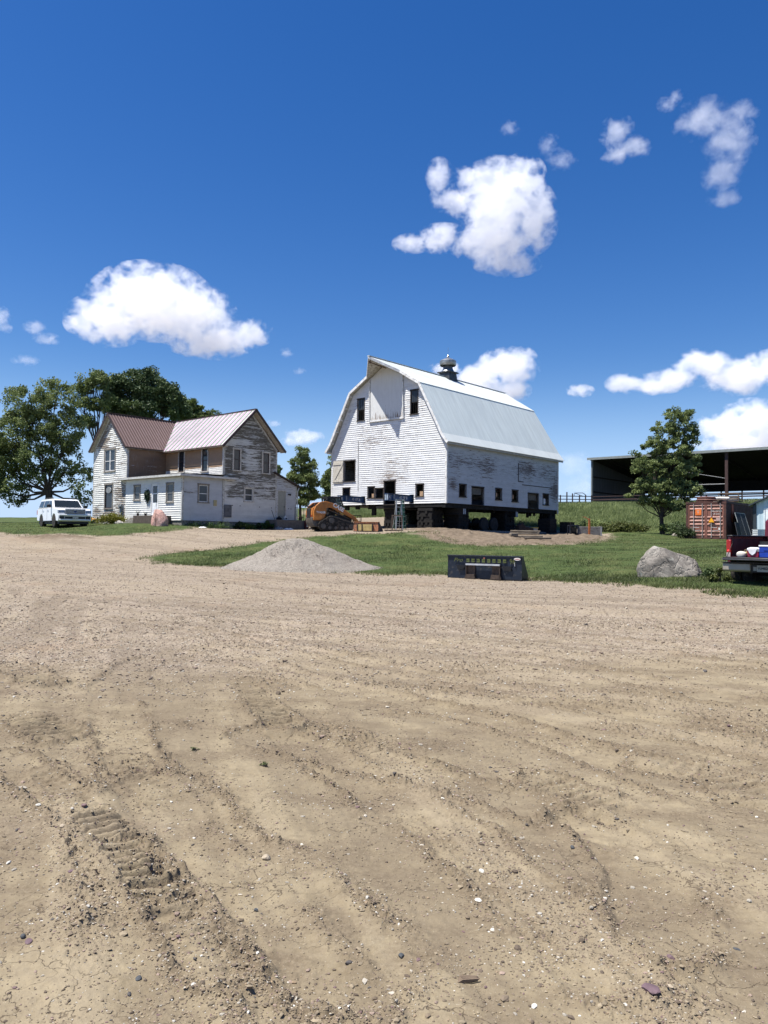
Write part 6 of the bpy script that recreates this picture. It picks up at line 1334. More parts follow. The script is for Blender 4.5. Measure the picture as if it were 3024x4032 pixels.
for k in range(2):
    x0 = .15+k*(cW/2-.15)+.005; x1 = cW/2-.005 if k == 0 else cW-.15; dr = MB(); dr.box(x0, x1, .055, .085, .12, cH-.13)
    dr.box(x0, x0+.08, .02, .055, .12, cH-.13).box(x1-.08, x1, .02, .055, .12, cH-.13)
    do = dr.build('container_door', mCt, ct); rd_ = MB()
    for z_ in (.26, .50, .98, 1.22, 1.46, 2.02, 2.26):
        rd_.add([(x0+.09, .055, z_-.085), (x1-.09, .055, z_-.085), (x1-.09, .015, z_-.01), (x0+.09, .015, z_-.01), (x0+.09, .015, z_+.02), (x1-.09, .015, z_+.02), (x1-.09, .055, z_+.085), (x0+.09, .055, z_+.085)], [(0,1,2,3),(3,2,5,4),(4,5,6,7)])
    rd_.build('pressed_ridges', mCtP, do)
    for x in (x0+.36, x1-.22): MB().tube([(x, -.015, .10), (x, -.015, cH-.12)], .024, 8).build('locking_rod', M('pale_rod', (.42, .38, .36), .6, var=.3, scale=5), do)
    MB().bar((x0+.36, -.04, .80), (x0+.75, -.05, .78), .03, .05).bar((x0+.40, -.04, .55), (x0+.80, -.05, .60), .03, .04).build('door_handle', M('pale_rod', (.42, .38, .36)), do)
    if k == 0:
        MB().box(.62, 1.02, .008, .014, 1.62, 2.02).build('orange_sticker', M('sticker_orange', (.75, .18, .03), .5), do); text('T', .26, M('decal_white', (.72, .72, .70)), do, (.81, .003, 1.82), (R(90), 0, 0), 'lettering')
        MB().box(.26, .50, .008, .014, .42, .80).build('faded_patch', M('grey_patch', (.15, .13, .10), .8), do)
    else:
        text('TRLU 237178', .125, M('decal_white', (.72, .72, .70)), do, (2.00, .006, 1.88), (R(90), 0, 0), 'lettering', sx=.92); text('US 2210', .13, M('decal_white', (.72, .72, .70)), do, (1.98, .006, 1.70), (R(90), 0, 0), 'lettering', sx=.9)
        MB().prism([(1.50, 1.13), (1.88, 1.13), (1.69, 1.47)], -.055, -.046).build('warning_triangle', M('safety_yellow_orange', (.95, .42, .02), .4), do); MB().prism([(1.46, 1.10), (1.92, 1.10), (1.90, 1.16), (1.71, 1.51), (1.67, 1.51), (1.48, 1.16)], -.044, -.036).build('triangle_border', M('dark_red_reflector', (.20, .02, .02), .4), do)
        MB().box(2.12, 2.27, .008, .014, .62, .78).build('white_sticker', M('sticker_white', (.65, .65, .63), .5), do); MB().box(1.98, 2.30, .008, .0145, 1.22, 1.44).build('faded_label', M('faded_label_paint', (.42, .28, .26), .7), do)
V = []; n = int((cL-.2)/.07)
for i in range(n+1): y = .14+i*.07; o_ = .0 if (i//2) % 2 else -.036; V += [(cW-.02+o_, y, .12), (cW-.02+o_, y, cH-.08)]
npmesh('side_panel', V, [(i*2, i*2+2, i*2+3, i*2+1) for i in range(n)], mCtD, ct); npmesh('side_panel', [(.02-(v[0]-cW+.02), v[1], v[2]) for v in V], [(i*2, i*2+2, i*2+3, i*2+1) for i in range(n)], mCtD, ct)
MB().box(.05, cW-.05, .1, cL, cH-.06, cH-.02).box(.05, cW-.05, cL-.05, cL, .05, cH-.06).build('roof_panel', mCtD, ct)
MB().box(cW-.018, cW-.012, 1.3, 1.75, 1.2, cH-.12).build('orange_streak', M('bare_orange_primer', (.38, .06, .02), .6, var=.4), ct)
def cw(x, y, z=0): v = Matrix.Rotation(CY_-R(90), 3, 'Z') @ Vector((x, y, z)); return Vector((q_c.x+v.x, q_c.y+v.y, q_c.z+z))
q_c = Vector(q)
t = thing('rusty_drum_ring', 'round rust brown ring shaped tank lid stack on top of the container front', 'tank lid', cw(.98, 1.2, cH), CY_-R(90)); MB().lathe([(.66, 0), (.70, .06), (.62, .12), (.70, .16), (.60, .24), (.62, .34), (.45, .42), (.1, .43)], 26).build('lid_stack', M('rusty_lid_steel', (.10, .045, .035), .8, var=.35), t, smooth=True); MB().lathe([(.06, .43), (.05, .50)], 10).build('knob', mIron, t)
for i, (x, y, dz, a, lb) in enumerate(((1.7, 3.4, 0, 3, 'lowest long dark plank lying along the right side of the container roof'), (2.2, 3.7, .05, -2, 'long plank overhanging the right edge of the container roof'), (1.9, 3.1, .10, 5, 'topmost plank across the container roof, sticking out to the front'))):
    c_ = cw(x, y, cH+dz); o = MB().box(-.14, .14, -3.2, 3.2, 0, .05).build('roof_plank', mLog, None); o.location = c_; o.rotation_euler = (0, 0, CY_-R(90)+R(a)); tag(o, lb, 'plank', 'planks piled on the container roof')
t = thing('wire_crate', 'see-through slatted crate standing on the container roof behind the planks', 'crate', cw(1.9, 3.6, cH+.14), CY_-R(90)); m = MB()
for x in (-.65, .65):
    for y in (-.5, .5): m.bar((x, y, 0), (x, y, .62), .05)
for z_ in (.03, .2, .37, .6):
    for s in (-1, 1): m.bar((-.65, s*.5, z_), (.65, s*.5, z_), .03, .05).bar((s*.65, -.5, z_), (s*.65, .5, z_), .03, .05)
m.build('crate_frame', mOldW, t); MB().box(-.6, -.1, -.4, .4, .04, .26).box(.05, .5, -.4, .4, .04, .32).build('contents', M('pale_papers', (.40, .39, .36), .8, var=.3, scale=9), t)
t = thing('rolled_tarp', 'white rolled tarp lying across brown sacks on the container roof', 'tarp roll', cw(1.75, 1.9, cH+.22), CY_-R(90)); MB().tube([(-.55, 0, .1), (-.1, .02, .12), (.55, -.03, .09)], .085, 10).build('roll', M('white_tarp', (.66, .66, .64), .6), t, smooth=True); MB().lathe([(.0, -.2), (.35, -.2), (.38, -.05), (.2, .03), (0, .04)], 9).build('brown_sack', M('brown_sacking', (.12, .075, .055), .9), t, smooth=True)
def screen(label, x, y, W_, H_, lean, mat_, infill, group='framed screens leaning on the container side', bars_=0):
    c_ = cw(cW+.75, y, 0); c_.z = zg(c_.x, c_.y); t = thing('framed_screen', label, 'screen', c_, CY_-R(90), group); Mx = Matrix.Rotation(R(-lean), 4, 'Y'); m = MB()
    for s in (0, W_): m.bar(Mx @ Vector((0, s, 0)), Mx @ Vector((0, s, H_)), .04)
    for z_ in (0.02, H_): m.bar(Mx @ Vector((0, 0, z_)), Mx @ Vector((0, W_, z_)), .04)
    for k in range(bars_): s = W_*(k+1)/(bars_+1); m.bar(Mx @ Vector((0, s, 0)), Mx @ Vector((0, s, H_)), .025)
    m.build('frame', mat_, t); MB().box(-.006, .006, .02, W_-.02, .03, H_-.02, Mx).build('mesh', infill, t)
mScr = M('dark_insect_mesh', (.030, .034, .038), .8)
screen('tall pale framed screen leaning on the container side', 0, 1.2, 2.3, 1.95, 16, M('pale_frame', (.34, .36, .36), .5), mScr, bars_=1)
screen('low dark mesh screen leaning at the front of the container side', 0, .2, .85, 1.25, 12, M('dark_frame', (.05, .05, .055), .5), mScr)
c_ = cw(cW+1.2, 1.9, 0); c_.z = zg(c_.x, c_.y); t = thing('saw_horse', 'small pale folding wooden trestle on the ground by the leaning screens', 'trestle', c_, .4); m = MB()
for s in (-1, 1): m.bar((s*.32, -.2, 0), (0, 0, .42), .04).bar((s*.32, .2, 0), (0, 0, .42), .04)
m.build('leg', M('pale_wood', (.36, .29, .20), .8), t); MB().bar((-.05, 0, .42), (.30, .1, .36), .05).build('top_bar', M('pale_wood', (.36, .29, .20)), t)
# ------------------------------------------------------------------ garage with pale blue siding at the right edge
q = at(2969, 2112, 46.5); q.z = gz_at(q); ga = thing('garage', 'pale blue steel sided garage with white door and dark corner trim at the right edge', 'garage', q, CY_-R(90)); gW, gH, gR = 7.0, 2.35, 1.65
mGB = M('pale_blue_siding', (.50, .62, .68), .45, var=.08, scale=2); V = []; F_ = []; n = int(gW/.10)
for i in range(n+1):
    x = i*.1; o_ = -.02 if i % 3 == 0 else 0; zt_ = gH+gR*(1-abs(x-gW/2)/(gW/2)); V += [(x, o_, 0), (x, o_, zt_)]
for i in range(n): F_.append((i*2, i*2+2, i*2+3, i*2+1))
npmesh('gable_wall', V, F_, mGB, ga); MB().box(0, .05, .02, 7, 0, gH).box(gW-.05, gW, .02, 7, 0, gH).build('side_wall', mGB, ga)
mSlate = M('slate_trim', (.035, .045, .055), .5); MB().box(-.06, .14, -.05, -.022, 0, gH+.02).box(-.06, -.02, -.05, .2, 0, gH+.02).build('corner_trim', mSlate, ga)
v = [Vector(p) for p in ((-.25, -.25, gH-.12), (gW/2, -.25, gH+gR), (gW/2, 7.2, gH+gR), (-.25, 7.2, gH-.12))]; v2 = [Vector(p) for p in ((gW+.25, -.25, gH-.12), (gW/2, -.25, gH+gR), (gW/2, 7.2, gH+gR), (gW+.25, 7.2, gH-.12))]
m = MB(); [m.add(a+[p+Vector((0, 0, .09)) for p in a], [(0,1,2,3),(7,6,5,4),(0,4,5,1),(1,5,6,2),(2,6,7,3),(3,7,4,0)]) for a in (v, v2)]; m.build('roof', mSlate, ga)
MB().box(.55, .63, -.05, -.02, 0, 2.12).box(1.60, 1.68, -.05, -.02, 0, 2.12).box(.63, 1.60, -.05, -.02, 2.04, 2.12).build('door_frame', M('door_frame_white', (.70, .74, .76), .5), ga)
dr = MB().box(.66, 1.58, -.045, -.03, .02, 2.02).build('door', M('white_door', (.76, .80, .84), .4), ga); m = MB()
for z_ in (.2, .85, 1.45):
    for x in (.74, 1.16): m.box(x, x+.34, -.055, -.046, z_, z_+(.5 if z_ < 1.4 else .42))
m.build('door_panel', M('white_door', (.76, .80, .84)), dr)
# things before the garage: white chairs on a blue tote, red garden tractor
q = at(2988, 2102, 41.5); q.z = gz_at(q); bt = thing('blue_table', 'low blue plastic table in front of the garage', 'table', q, R(20)); mBl = M('blue_plastic', (.02, .055, .22), .4)
MB().box(-.32, .32, -.25, .25, .40, .45).build('table_top', mBl, bt, bevel=.01)
for sx in (-.28, .28):
    for sy in (-.2, .2): MB().bar((sx, sy, 0), (sx*.9, sy*.9, .40), .045).build('leg', mBl, bt)
mWP = M('white_plastic', (.72, .73, .72))
for k in range(4):
    t = thing('plastic_crate', ('bottom', 'second from bottom', 'second from top', 'topmost')[k]+' white crate of the stack on the blue table', 'crate', (q.x, q.y, q.z+.452+k*.105), R(20), 'white crates on the blue table'); MB().box(-.26, .26, -.18, .18, 0, .085).build('tray', mWP, t, bevel=.01); MB().box(-.28, .28, -.20, .20, .085, .10).build('rim', mWP, t)
q = at(3095, 2125, 36.0); q.z = gz_at(q); tc_ = thing('garden_tractor', 'red garden tractor with a black roll bar, cut off by the right edge', 'tractor', q, R(150)); mTR = M('tractor_red', (.12, .012, .012), .35, var=.15)
MB().prism([(-.2, .45), (.75, .42), (.82, .55), (.80, .92), (.1, 1.02), (-.2, .95)], -.28, .28).build('hood', mTR, tc_, bevel=.04); MB().box(-.95, -.2, -.45, .45, .45, .62).build('fender', mTR, tc_, bevel=.03); MB().box(-.8, -.35, -.24, .24, .62, .72).box(-.9, -.8, -.24, .24, .68, 1.15).build('seat', mBlk, tc_, bevel=.03)
MB().box(.805, .83, -.22, .22, .55, .90).build('grille', mBlk, tc_)
for x, r_, w_ in ((-.6, .40, .13), (.55, .26, .09)):
    for s in (-.45, .45):
        Mx = Matrix.Translation((x, s, r_)) @ Matrix.Rotation(R(90), 4, 'X'); wo = MB().lathe([(r_*.5, -w_), (r_*.92, -w_), (r_, -w_*.6), (r_, w_*.6), (r_*.92, w_), (r_*.5, w_)], 22, Mx).build('wheel', mRubT, tc_, smooth=True); MB().lathe([(r_*.5, -w_*.8), (.02, -w_*.5), (.02, w_*.5), (r_*.5, w_*.8)], 16, Mx).build('rim', M('dull_rim', (.25, .25, .26)), wo)
MB().tube([(-.85, -.42, .6), (-.9, -.42, 1.45), (-.88, -.3, 1.62), (-.88, .3, 1.62), (-.9, .42, 1.45), (-.85, .42, .6)], .04, 8).build('roll_bar', mBlk, tc_); MB().lathe([(.18, 0), (.19, .02), (.18, .04)], 18, Matrix.Translation((-.1, 0, 1.15)) @ Matrix.Rotation(R(-40), 4, 'Y')).build('steering_wheel', mBlk, tc_)
# ------------------------------------------------------------------ open pole shed on the hill, with fence
sY = 92.0; q = at(2328, 1985, sY); zs = zg(q.x, sY); sw_ = R(-41); sd = thing('open_shed', 'long open fronted metal shed with a dark interior on top of the hill', 'shed', (q.x, sY, zs), sw_)
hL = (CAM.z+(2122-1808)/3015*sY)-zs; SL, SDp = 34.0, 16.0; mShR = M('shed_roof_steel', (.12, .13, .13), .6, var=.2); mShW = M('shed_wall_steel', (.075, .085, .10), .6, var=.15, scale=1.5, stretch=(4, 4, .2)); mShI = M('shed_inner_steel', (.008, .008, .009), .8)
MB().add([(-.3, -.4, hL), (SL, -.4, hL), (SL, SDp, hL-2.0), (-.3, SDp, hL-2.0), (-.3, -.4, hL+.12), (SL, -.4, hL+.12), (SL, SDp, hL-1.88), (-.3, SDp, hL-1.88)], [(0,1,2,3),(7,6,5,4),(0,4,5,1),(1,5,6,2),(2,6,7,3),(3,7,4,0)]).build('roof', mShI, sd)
MB().box(-.35, SL, -.46, -.41, hL-.12, hL+.16).build('fascia', M('grey_green_fascia', (.23, .25, .24), .6), sd)
V = []; n = int(SDp/.15)
for i in range(n+1): y = i*.15; o_ = .03 if i % 3 == 0 else 0; V += [(o_, y, .35), (o_, y, hL-y/SDp*2.0)]
npmesh('end_wall', V, [(i*2, i*2+2, i*2+3, i*2+1) for i in range(n)], mShW, sd)
m = MB(); m.bar((.10, 0, 1.6), (.10, SDp, 1.6), .08, .14).bar((.10, 0, 3.4), (.10, SDp, 3.4), .08, .14).build('girt', mShI, sd)
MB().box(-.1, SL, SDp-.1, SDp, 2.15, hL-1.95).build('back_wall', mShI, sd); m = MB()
for x in (0.02, 7.6, 15.4, 23.1):
    (MB().box(x, x+.16, -.15, .15, -.3, hL-.02).build('post', M('grey_post', (.20, .22, .22), .6), sd)) if x < 1 else MB().box(x, x+.30, -.15, .15, -.3, hL-.02).build('post', M('rust_primer_post', (.06, .032, .028), .7), sd)
# if x > 1 else .16), -.15, .15, -.3, hL-.02).build('post', M('rust_primer_post', (.06, .032, .028), .7) if x > 1 and x != 3.4 else M('grey_post', (.20, .22, .22), .6), sd) if x != 3.4 and x != 17.8 else None
for k in range(14): MB().box(k*2.5, k*2.5+.15, SDp-.25, SDp-.1, -.3, 2.2).build('back_post', mShI, sd)
m.bar((0, SDp-.2, 1.75), (SL, SDp-.2, 1.75), .10, .18).bar((0, SDp-.2, .95), (SL, SDp-.2, .95), .10, .30).bar((0, SDp-.2, .3), (SL, SDp-.2, .3), .10, .30).build('back_rail', mShI, sd)
for k in range(8): MB().bar((2+k*4.2, -.3, hL-.1), (2+k*4.2, SDp, hL-2.1), .08, .2).build('rafter', mShI, sd)
MB().box(.3, SL, -.2, 0, .55, .68).box(.3, SL, -.2, 0, .95, 1.03).build('feed_rail', M('dark_red_rail', (.06, .035, .032), .7), sd); MB().box(0, SL, -.5, .1, -.3, .14).build('concrete_apron', M('pale_apron', (.42, .42, .39), .9), sd); MB().tube([(15.4, 0, 2.6), (11.0, .1, 3.5)], .03, 5).tube([(15.4, .1, 2.0), (8.0, 1, 2.1)], .05, 5).build('brace_cable', M('cable_grey', (.3, .3, .3), .5), sd)
fY = 88; f0 = at(2196, 1985, fY); f1 = at(2332, 1984, fY); dd_ = f1-f0; fn = thing('pasture_fence', 'dark pipe and board fence on the hilltop left of the open shed', 'fence', (f0.x, fY, zg(f0.x, fY)+.1), 0); m = MB(); Lf = dd_.x
for z_ in (.25, .62, .98): m.bar((-6, 0, z_), (Lf, 0, z_), .05, .09)
m.build('rail', M('fence_blackish', (.035, .038, .042), .7), fn)
for x in (-5, -3, -1.2, .3, 1.05, 1.7, 2.5, 3.2, 3.9): MB().box(x-.06, x+.06, -.06, .06, -.3, 1.1+(.35 if x == 1.05 else 0)+(.2 if x == 1.7 else 0)).build('post', M('fence_post_brown', (.07, .045, .04), .8), fn)
m = MB().tube([(1.9, .1, .95), (1.95, .1, 1.35), (2.9, .1, 1.38), (3.3, .1, 1.1)], .04, 6).tube([(1.95, .1, 1.35), (3.0, .1, .98)], .03, 5); m.build('gate_hoop', M('fence_blackish', (.035, .038, .042)), fn)
# ------------------------------------------------------------------ white sport utility car
def wheel(par, x, y, r_, w_, rimm, spokes=6, side=1, name='wheel'):
    Mx = Matrix.Translation((x, y, r_)) @ Matrix.Rotation(R(90), 4, 'X')
    wo = MB().lathe([(r_*.66, -w_/2), (r_*.93, -w_/2), (r_, -w_*.32), (r_, w_*.32), (r_*.93, w_/2), (r_*.66, w_/2)], 36, Mx).build(name, mRubT, par, smooth=True)
    m = MB().lathe([(r_*.67, -w_*.42), (r_*.60, -w_*.42), (r_*.58, -w_*.2), (r_*.58, w_*.2), (r_*.60, w_*.42), (r_*.67, w_*.42)], 30, Mx, cap=False).lathe([(.07, -w_*.40), (.07, w_*.40)], 12, Mx)
    for k in range(spokes):
        a = 2*math.pi*k/spokes
        for s in (-1, 1): m.bar(Mx @ Vector((.04*math.cos(a), .04*math.sin(a), s*w_*.36)), Mx @ Vector((r_*.62*math.cos(a), r_*.62*math.sin(a), s*w_*.38)), .055, .03)
    m.build('rim', rimm, wo); MB().lathe([(r_*.56, -w_*.15), (r_*.56, w_*.15)], 20, Mx).build('brake_disc', M('brake_dark', (.03, .03, .03), .6), wo)
    return wo
def car(label, pos, yaw):
    t = thing('parked_car', label, 'car', pos, yaw); mW = M('white_car_paint', (.78, .79, .79), .22, var=.03, coat=.6); mG = glass('car_glass', (.015, .02, .022), .05); mCh = M('chrome_dull', (.55, .56, .57), .2, metal=.9); mBP = M('black_trim', (.016, .016, .017), .5)
    W_ = 1.0
    def arch(cx, r_, n=9): return [(cx-r_*math.cos(math.pi*k/n), .38+r_*math.sin(math.pi*k/n)) for k in range(n+1)]
    low = [(-2.58, .42)]+arch(-1.50, .46)+arch(1.52, .46)+[(2.50, .36), (2.60, .48), (2.62, .80), (2.56, 1.06), (2.42, 1.17), (1.30, 1.27), (1.05, 1.28), (-2.50, 1.24), (-2.60, 1.05), (-2.62, .60)]
    MB().prism(low, -W_, W_).build('body', mW, t, bevel=.05)
    up = [(-2.50, 1.24), (1.12, 1.28), (.50, 1.80), (.30, 1.86), (-2.25, 1.88), (-2.38, 1.80)]; n = len(up)
    def inset(z): return W_-.03-(z-1.24)*.26
    vs = [(x, -inset(z), z) for x, z in up]+[(x, inset(z), z) for x, z in up]; MB().add(vs, [tuple(range(n)), tuple(range(2*n-1, n-1, -1))]+[(i, i+n, (i+1) % n+n, (i+1) % n) for i in range(n)]).build('roof', mW, t, bevel=.05)
    for s in (-1, 1):
        for poly in ([(.42, 1.30), (.92, 1.30), (.45, 1.70), (.34, 1.72), (.0, 1.73), (-.05, 1.30)], [(-.13, 1.30), (-.10, 1.73), (-1.12, 1.74), (-1.20, 1.30)], [(-1.32, 1.30), (-1.26, 1.74), (-2.18, 1.73), (-2.34, 1.34)]):
            vs = [(x, s*(inset(z)+.012), z) for x, z in poly]; vs2 = [(x, s*(inset(z)-.02), z) for x, z in poly]; k = len(poly)
            MB().add(vs+vs2, [tuple(range(k)), tuple(range(2*k-1, k-1, -1))]+[(i, i+k, (i+1) % k+k, (i+1) % k) for i in range(k)]).build('side_window', mG, t)
        m = MB()
        for x in (-1.26, -.10, 1.0): m.box(x-.008, x+.008, min(s*(W_+.001), s*(W_+.006)), max(s*(W_+.001), s*(W_+.006)), .50, 1.24)
        m.build('door_seam', mBP, t)
        for x in (-1.05, .10): MB().box(x-.02, x+.16, min(s*(W_+.005), s*(W_+.035)), max(s*(W_+.005), s*(W_+.035)), 1.05, 1.09).build('door_handle', mCh, t)
        MB().box(.78, .98, min(s*(W_+.02), s*(W_+.26)), max(s*(W_+.02), s*(W_+.26)), 1.28, 1.46).build('mirror', mBP, t, bevel=.03)
        MB().box(-1.0, 1.02, min(s*(W_-.08), s*(W_+.06)), max(s*(W_-.08), s*(W_+.06)), .36, .42).build('running_board', mBP, t)
        MB().tube([(-2.0, s*.66, 1.89), (-1.9, s*.66, 1.95), (.0, s*.66, 1.94), (.1, s*.66, 1.88)], .025, 6).build('roof_rail', mBP, t)
        MB().prism([(2.36, .90), (2.60, .90), (2.57, 1.08), (2.36, 1.12)], min(s*.62, s*1.012), max(s*.62, s*1.012)).build('headlight', M('headlight_lens', (.30, .32, .33), .12, metal=.4), t, bevel=.02)
        MB().box(-2.63, -2.50, min(s*.86, s*1.01), max(s*.86, s*1.01), .85, 1.15).build('tail_light', M('tail_red', (.35, .02, .02), .25), t)
        MB().lathe([(.07, 0), (.07, .03)], 14, Matrix.Translation((2.60, s*.78, .60)) @ Matrix.Rotation(R(90), 4, 'Y')).build('fog_light', M('lit_lens', (.8, .8, .75), .2), t)
        MB().box(2.56, 2.632, min(s*.66, s*.93), max(s*.66, s*.93), .52, .70).build('fog_recess', mBP, t)
        for x in (-1.50, 1.52): wheel(t, x, s*.86, .41, .28, M('alloy_rim', (.48, .49, .50), .3, metal=.7), 6)
    a, b = (1.09, 1.31), (.52, 1.77); m = MB().add([(a[0]+.03, -.84, a[1]), (a[0]+.03, .84, a[1]), (b[0]+.035, .74, b[1]), (b[0]+.035, -.74, b[1]), (a[0]-.02, -.84, a[1]), (a[0]-.02, .84, a[1]), (b[0]-.02, .74, b[1]), (b[0]-.02, -.74, b[1])], [(0,1,2,3),(7,6,5,4),(0,4,5,1),(1,5,6,2),(2,6,7,3),(3,7,4,0)]); m.build('windshield', mG, t)
    MB().box(-2.52, -2.44, -.7, .7, 1.34, 1.74).build('rear_window', mG, t)
    MB().box(2.56, 2.635, -.60, .60, .82, 1.12).build('grille', M('grille_black', (.02, .02, .022), .4), t, bevel=.01); m = MB()
    for z_ in (.84, .915, .99, 1.065): m.box(2.63, 2.65, -.58, .58, z_, z_+.018)
    m.box(2.57, 2.655, -.62, .62, 1.12, 1.16).box(2.57, 2.65, -.63, -.60, .82, 1.12).box(2.57, 2.65, .60, .63, .82, 1.12).build('grille_bar', mCh, t)
    MB().lathe([(.11, 0), (.11, .02)], 24, Matrix.Translation((2.645, 0, .97)) @ Matrix.Rotation(R(90), 4, 'Y') @ Matrix.Diagonal((.42, 1, 1, 1))).build('oval_badge', M('badge_blue', (.02, .06, .22), .3), t)
    MB().box(2.58, 2.70, -.98, .98, .72, .82).box(2.52, 2.66, -.96, .96, .42, .52).build('bumper', mW, t, bevel=.03); MB().box(2.58, 2.64, -.62, .62, .54, .68).build('lower_grille', mBP, t)
    MB().box(2.70, 2.715, -.17, .17, .50, .65).build('number_plate', M('plate_pale', (.62, .60, .56), .5), t); pm_ = MB(); [pm_.box(2.7155, 2.718, -.12+.045*k, -.095+.045*k, .545, .60) for k in (0, 1, 3, 4, 5)]; pm_.build('plate_marks', mBP, t)
    MB().box(-2.5, 2.45, -.9, .9, .22, .40).build('underbody', mBP, t)
    MB().box(-2.72, -2.60, -.95, .95, .42, .70).build('rear_bumper', mW, t, bevel=.03)
    return t
cp_ = at(228, 2072, 49.8); car('white sport utility car parked on the grass left of the farmhouse', (cp_.x, 50.6, zg(cp_.x, 50.6)-.02), R(-52))
# ------------------------------------------------------------------ dark red pickup, tailgate down, cut by the right edge
TY = R(44); tf = Vector((math.cos(TY), math.sin(TY), 0)); tl = Vector((-tf.y, tf.x, 0)); TLc = at(2864, 2190, 20.2); TLc.z = 0
TO = TLc-tl*.98; tz = zg(TO.x-.5, TO.y-.3)-.07
tk = thing('pickup_truck', 'dark red pickup with its tailgate down, cut off by the right edge', 'pickup', (TO.x, TO.y, tz), TY)
mRd = M('dark_red_paint', (.115, .010, .014), .28, var=.12, coat=.5); mRdI = M('dull_red_bed', (.060, .010, .012), .6, var=.35, scale=4, dirt=(.03, .02, .02)); mBk = M('bed_rail_black', (.014, .014, .015), .45); mTan = M('tan_dull_chrome', (.33, .29, .23), .35, metal=.35, var=.1)
bl = 2.5; fh = .85; rh = 1.37
for s in (-1, 1):
    y0, y1 = sorted((s*.98, s*.90)); wa = [(0, .58), (.02, rh), (bl, rh), (bl, .50), (1.62, .50)]+[(.84+.50*math.cos(math.pi*k/8), .50+.40*math.sin(math.pi*k/8)) for k in range(9)]+[(.32, .50)]
    MB().prism(wa, y0, y1).build('bed_side', mRd, tk, bevel=.012)
    MB().box(.04, bl-.02, min(s*.90, s*.86), max(s*.90, s*.86), fh, rh-.06).build('bed_liner', mRdI, tk)
    MB().box(-.01, bl, min(s*.995, s*.84), max(s*.995, s*.84), rh, rh+.035).build('bed_rail', mBk, tk, bevel=.01)
    lt = MB().box(-.03, .06, min(s*.995, s*.88), max(s*.995, s*.88), .82, 1.28).build('tail_light', M('tail_red', (.35, .02, .02)), tk, bevel=.01); MB().box(-.034, .0, min(s*.99, s*.89), max(s*.99, s*.89), .84, .95).build('reverse_light', M('clear_lens', (.45, .40, .38), .2), lt)
MB().box(-.035, -.028, .905, .965, .985, 1.02).build('lit_bulb', None, tk)
bb = [o for o in tk.children if o.name.startswith('lit_bulb')][0]; e = NT('glowing_tail_bulb'); e.color((.8, .05, .05)); e.p.inputs['Emission Color'].default_value = (1, .05, .05, 1); e.p.inputs['Emission Strength'].default_value = .8; bb.data.materials.append(e.m)
MB().box(0, bl, -.90, .90, fh-.05, fh).build('bed_floor', mRdI, tk); MB().box(bl-.05, bl, -.90, .90, fh, rh).build('bed_bulkhead', mRdI, tk)
m = MB().box(-.56, -.01, -.88, .88, fh-.10, fh-.01).build('tailgate', mBk, tk, bevel=.02); MB().box(-.575, -.555, -.90, .90, fh-.075, fh-.045).build('tailgate_edge', M('tailgate_edge_grey', (.12, .12, .13), .35, metal=.5), m)
for s in (-1, 1): MB().tube([(.02, s*.86, 1.18), (-.30, s*.87, .85)], .01, 5).build('gate_cable', mIron, tk)
MB().prism([(-.24, .46), (-.28, .50), (-.26, .68), (.0, .70), (.0, .46)], .30, 1.0).build('bumper', mTan, tk, bevel=.02); MB().prism([(-.24, .46), (-.28, .50), (-.26, .68), (.0, .70), (.0, .46)], -1.0, -.30).build('bumper', mTan, tk, bevel=.02)
MB().box(-.22, -.02, -.32, .32, .46, .66).build('bumper_step', mBk, tk); MB().box(-.30, -.0, -1.0, 1.0, .685, .71).build('bumper_pad', mBk, tk)
pl = MB().box(-.235, -.225, -.17, .15, .48, .64).build('number_plate', M('plate_grey_white', (.40, .40, .38), .5), tk); text('1U4826', .092, mBlk, tk, (-.238, -.01, .56), (R(90), 0, R(-90)), 'plate_lettering', sx=.95)
MB().box(-.23, -.2, .16, .24, .50, .60).box(-.23, -.2, -.26, -.18, .50, .60).build('plate_lamp', M('lamp_grey', (.3, .3, .29), .4), tk)
MB().box(.0, 5.6, -.42, -.34, .42, .56).box(.0, 5.6, .34, .42, .42, .56).build('chassis_rail', mBk, tk); MB().tube([(.8, -.8, .40), (.8, .8, .40)], .06, 8).lathe([(.16, 1.0), (.16, 1.25)], 14, Matrix.Identity(4)).build('axle', mBk, tk)
MB().tube([(.2, -.15, .40), (-.18, -.15, .42)], .035, 8).build('hitch', mBk, tk)
for s in (-1, 1):
    wheel(tk, .80, s*.93, .41, .26, M('dull_rim', (.25, .25, .26)), 5); wheel(tk, .80, s*.64, .41, .26, M('dull_rim', (.25, .25, .26)), 5); wheel(tk, 4.75, s*.84, .385, .25, M('dull_rim', (.25, .25, .26)), 5)
MB().prism([(bl+.05, .45), (bl+.05, 1.32), (bl+.12, 1.85), (bl+.3, 1.90), (bl+1.15, 1.88), (bl+1.65, 1.32), (bl+3.1, 1.22), (bl+3.3, 1.05), (bl+3.3, .45)], -.97, .97).build('cab', mRd, tk, bevel=.05)
MB().box(bl+.03, bl+.11, -.7, .7, 1.38, 1.78).build('rear_window', glass('car_glass'), tk)
for s in (-1, 1): MB().prism([(bl+.25, 1.36), (bl+.3, 1.78), (bl+1.12, 1.78), (bl+1.48, 1.36)], min(s*.965, s*.98), max(s*.965, s*.98)).build('side_window', glass('car_glass'), tk)
MB().box(bl+3.3, bl+3.42, -.95, .95, .5, .75).build('front_bumper', mTan, tk)
def tw(x, y, z=0): return Vector((TO.x, TO.y, tz))+tf*x+tl*y+Vector((0, 0, z))
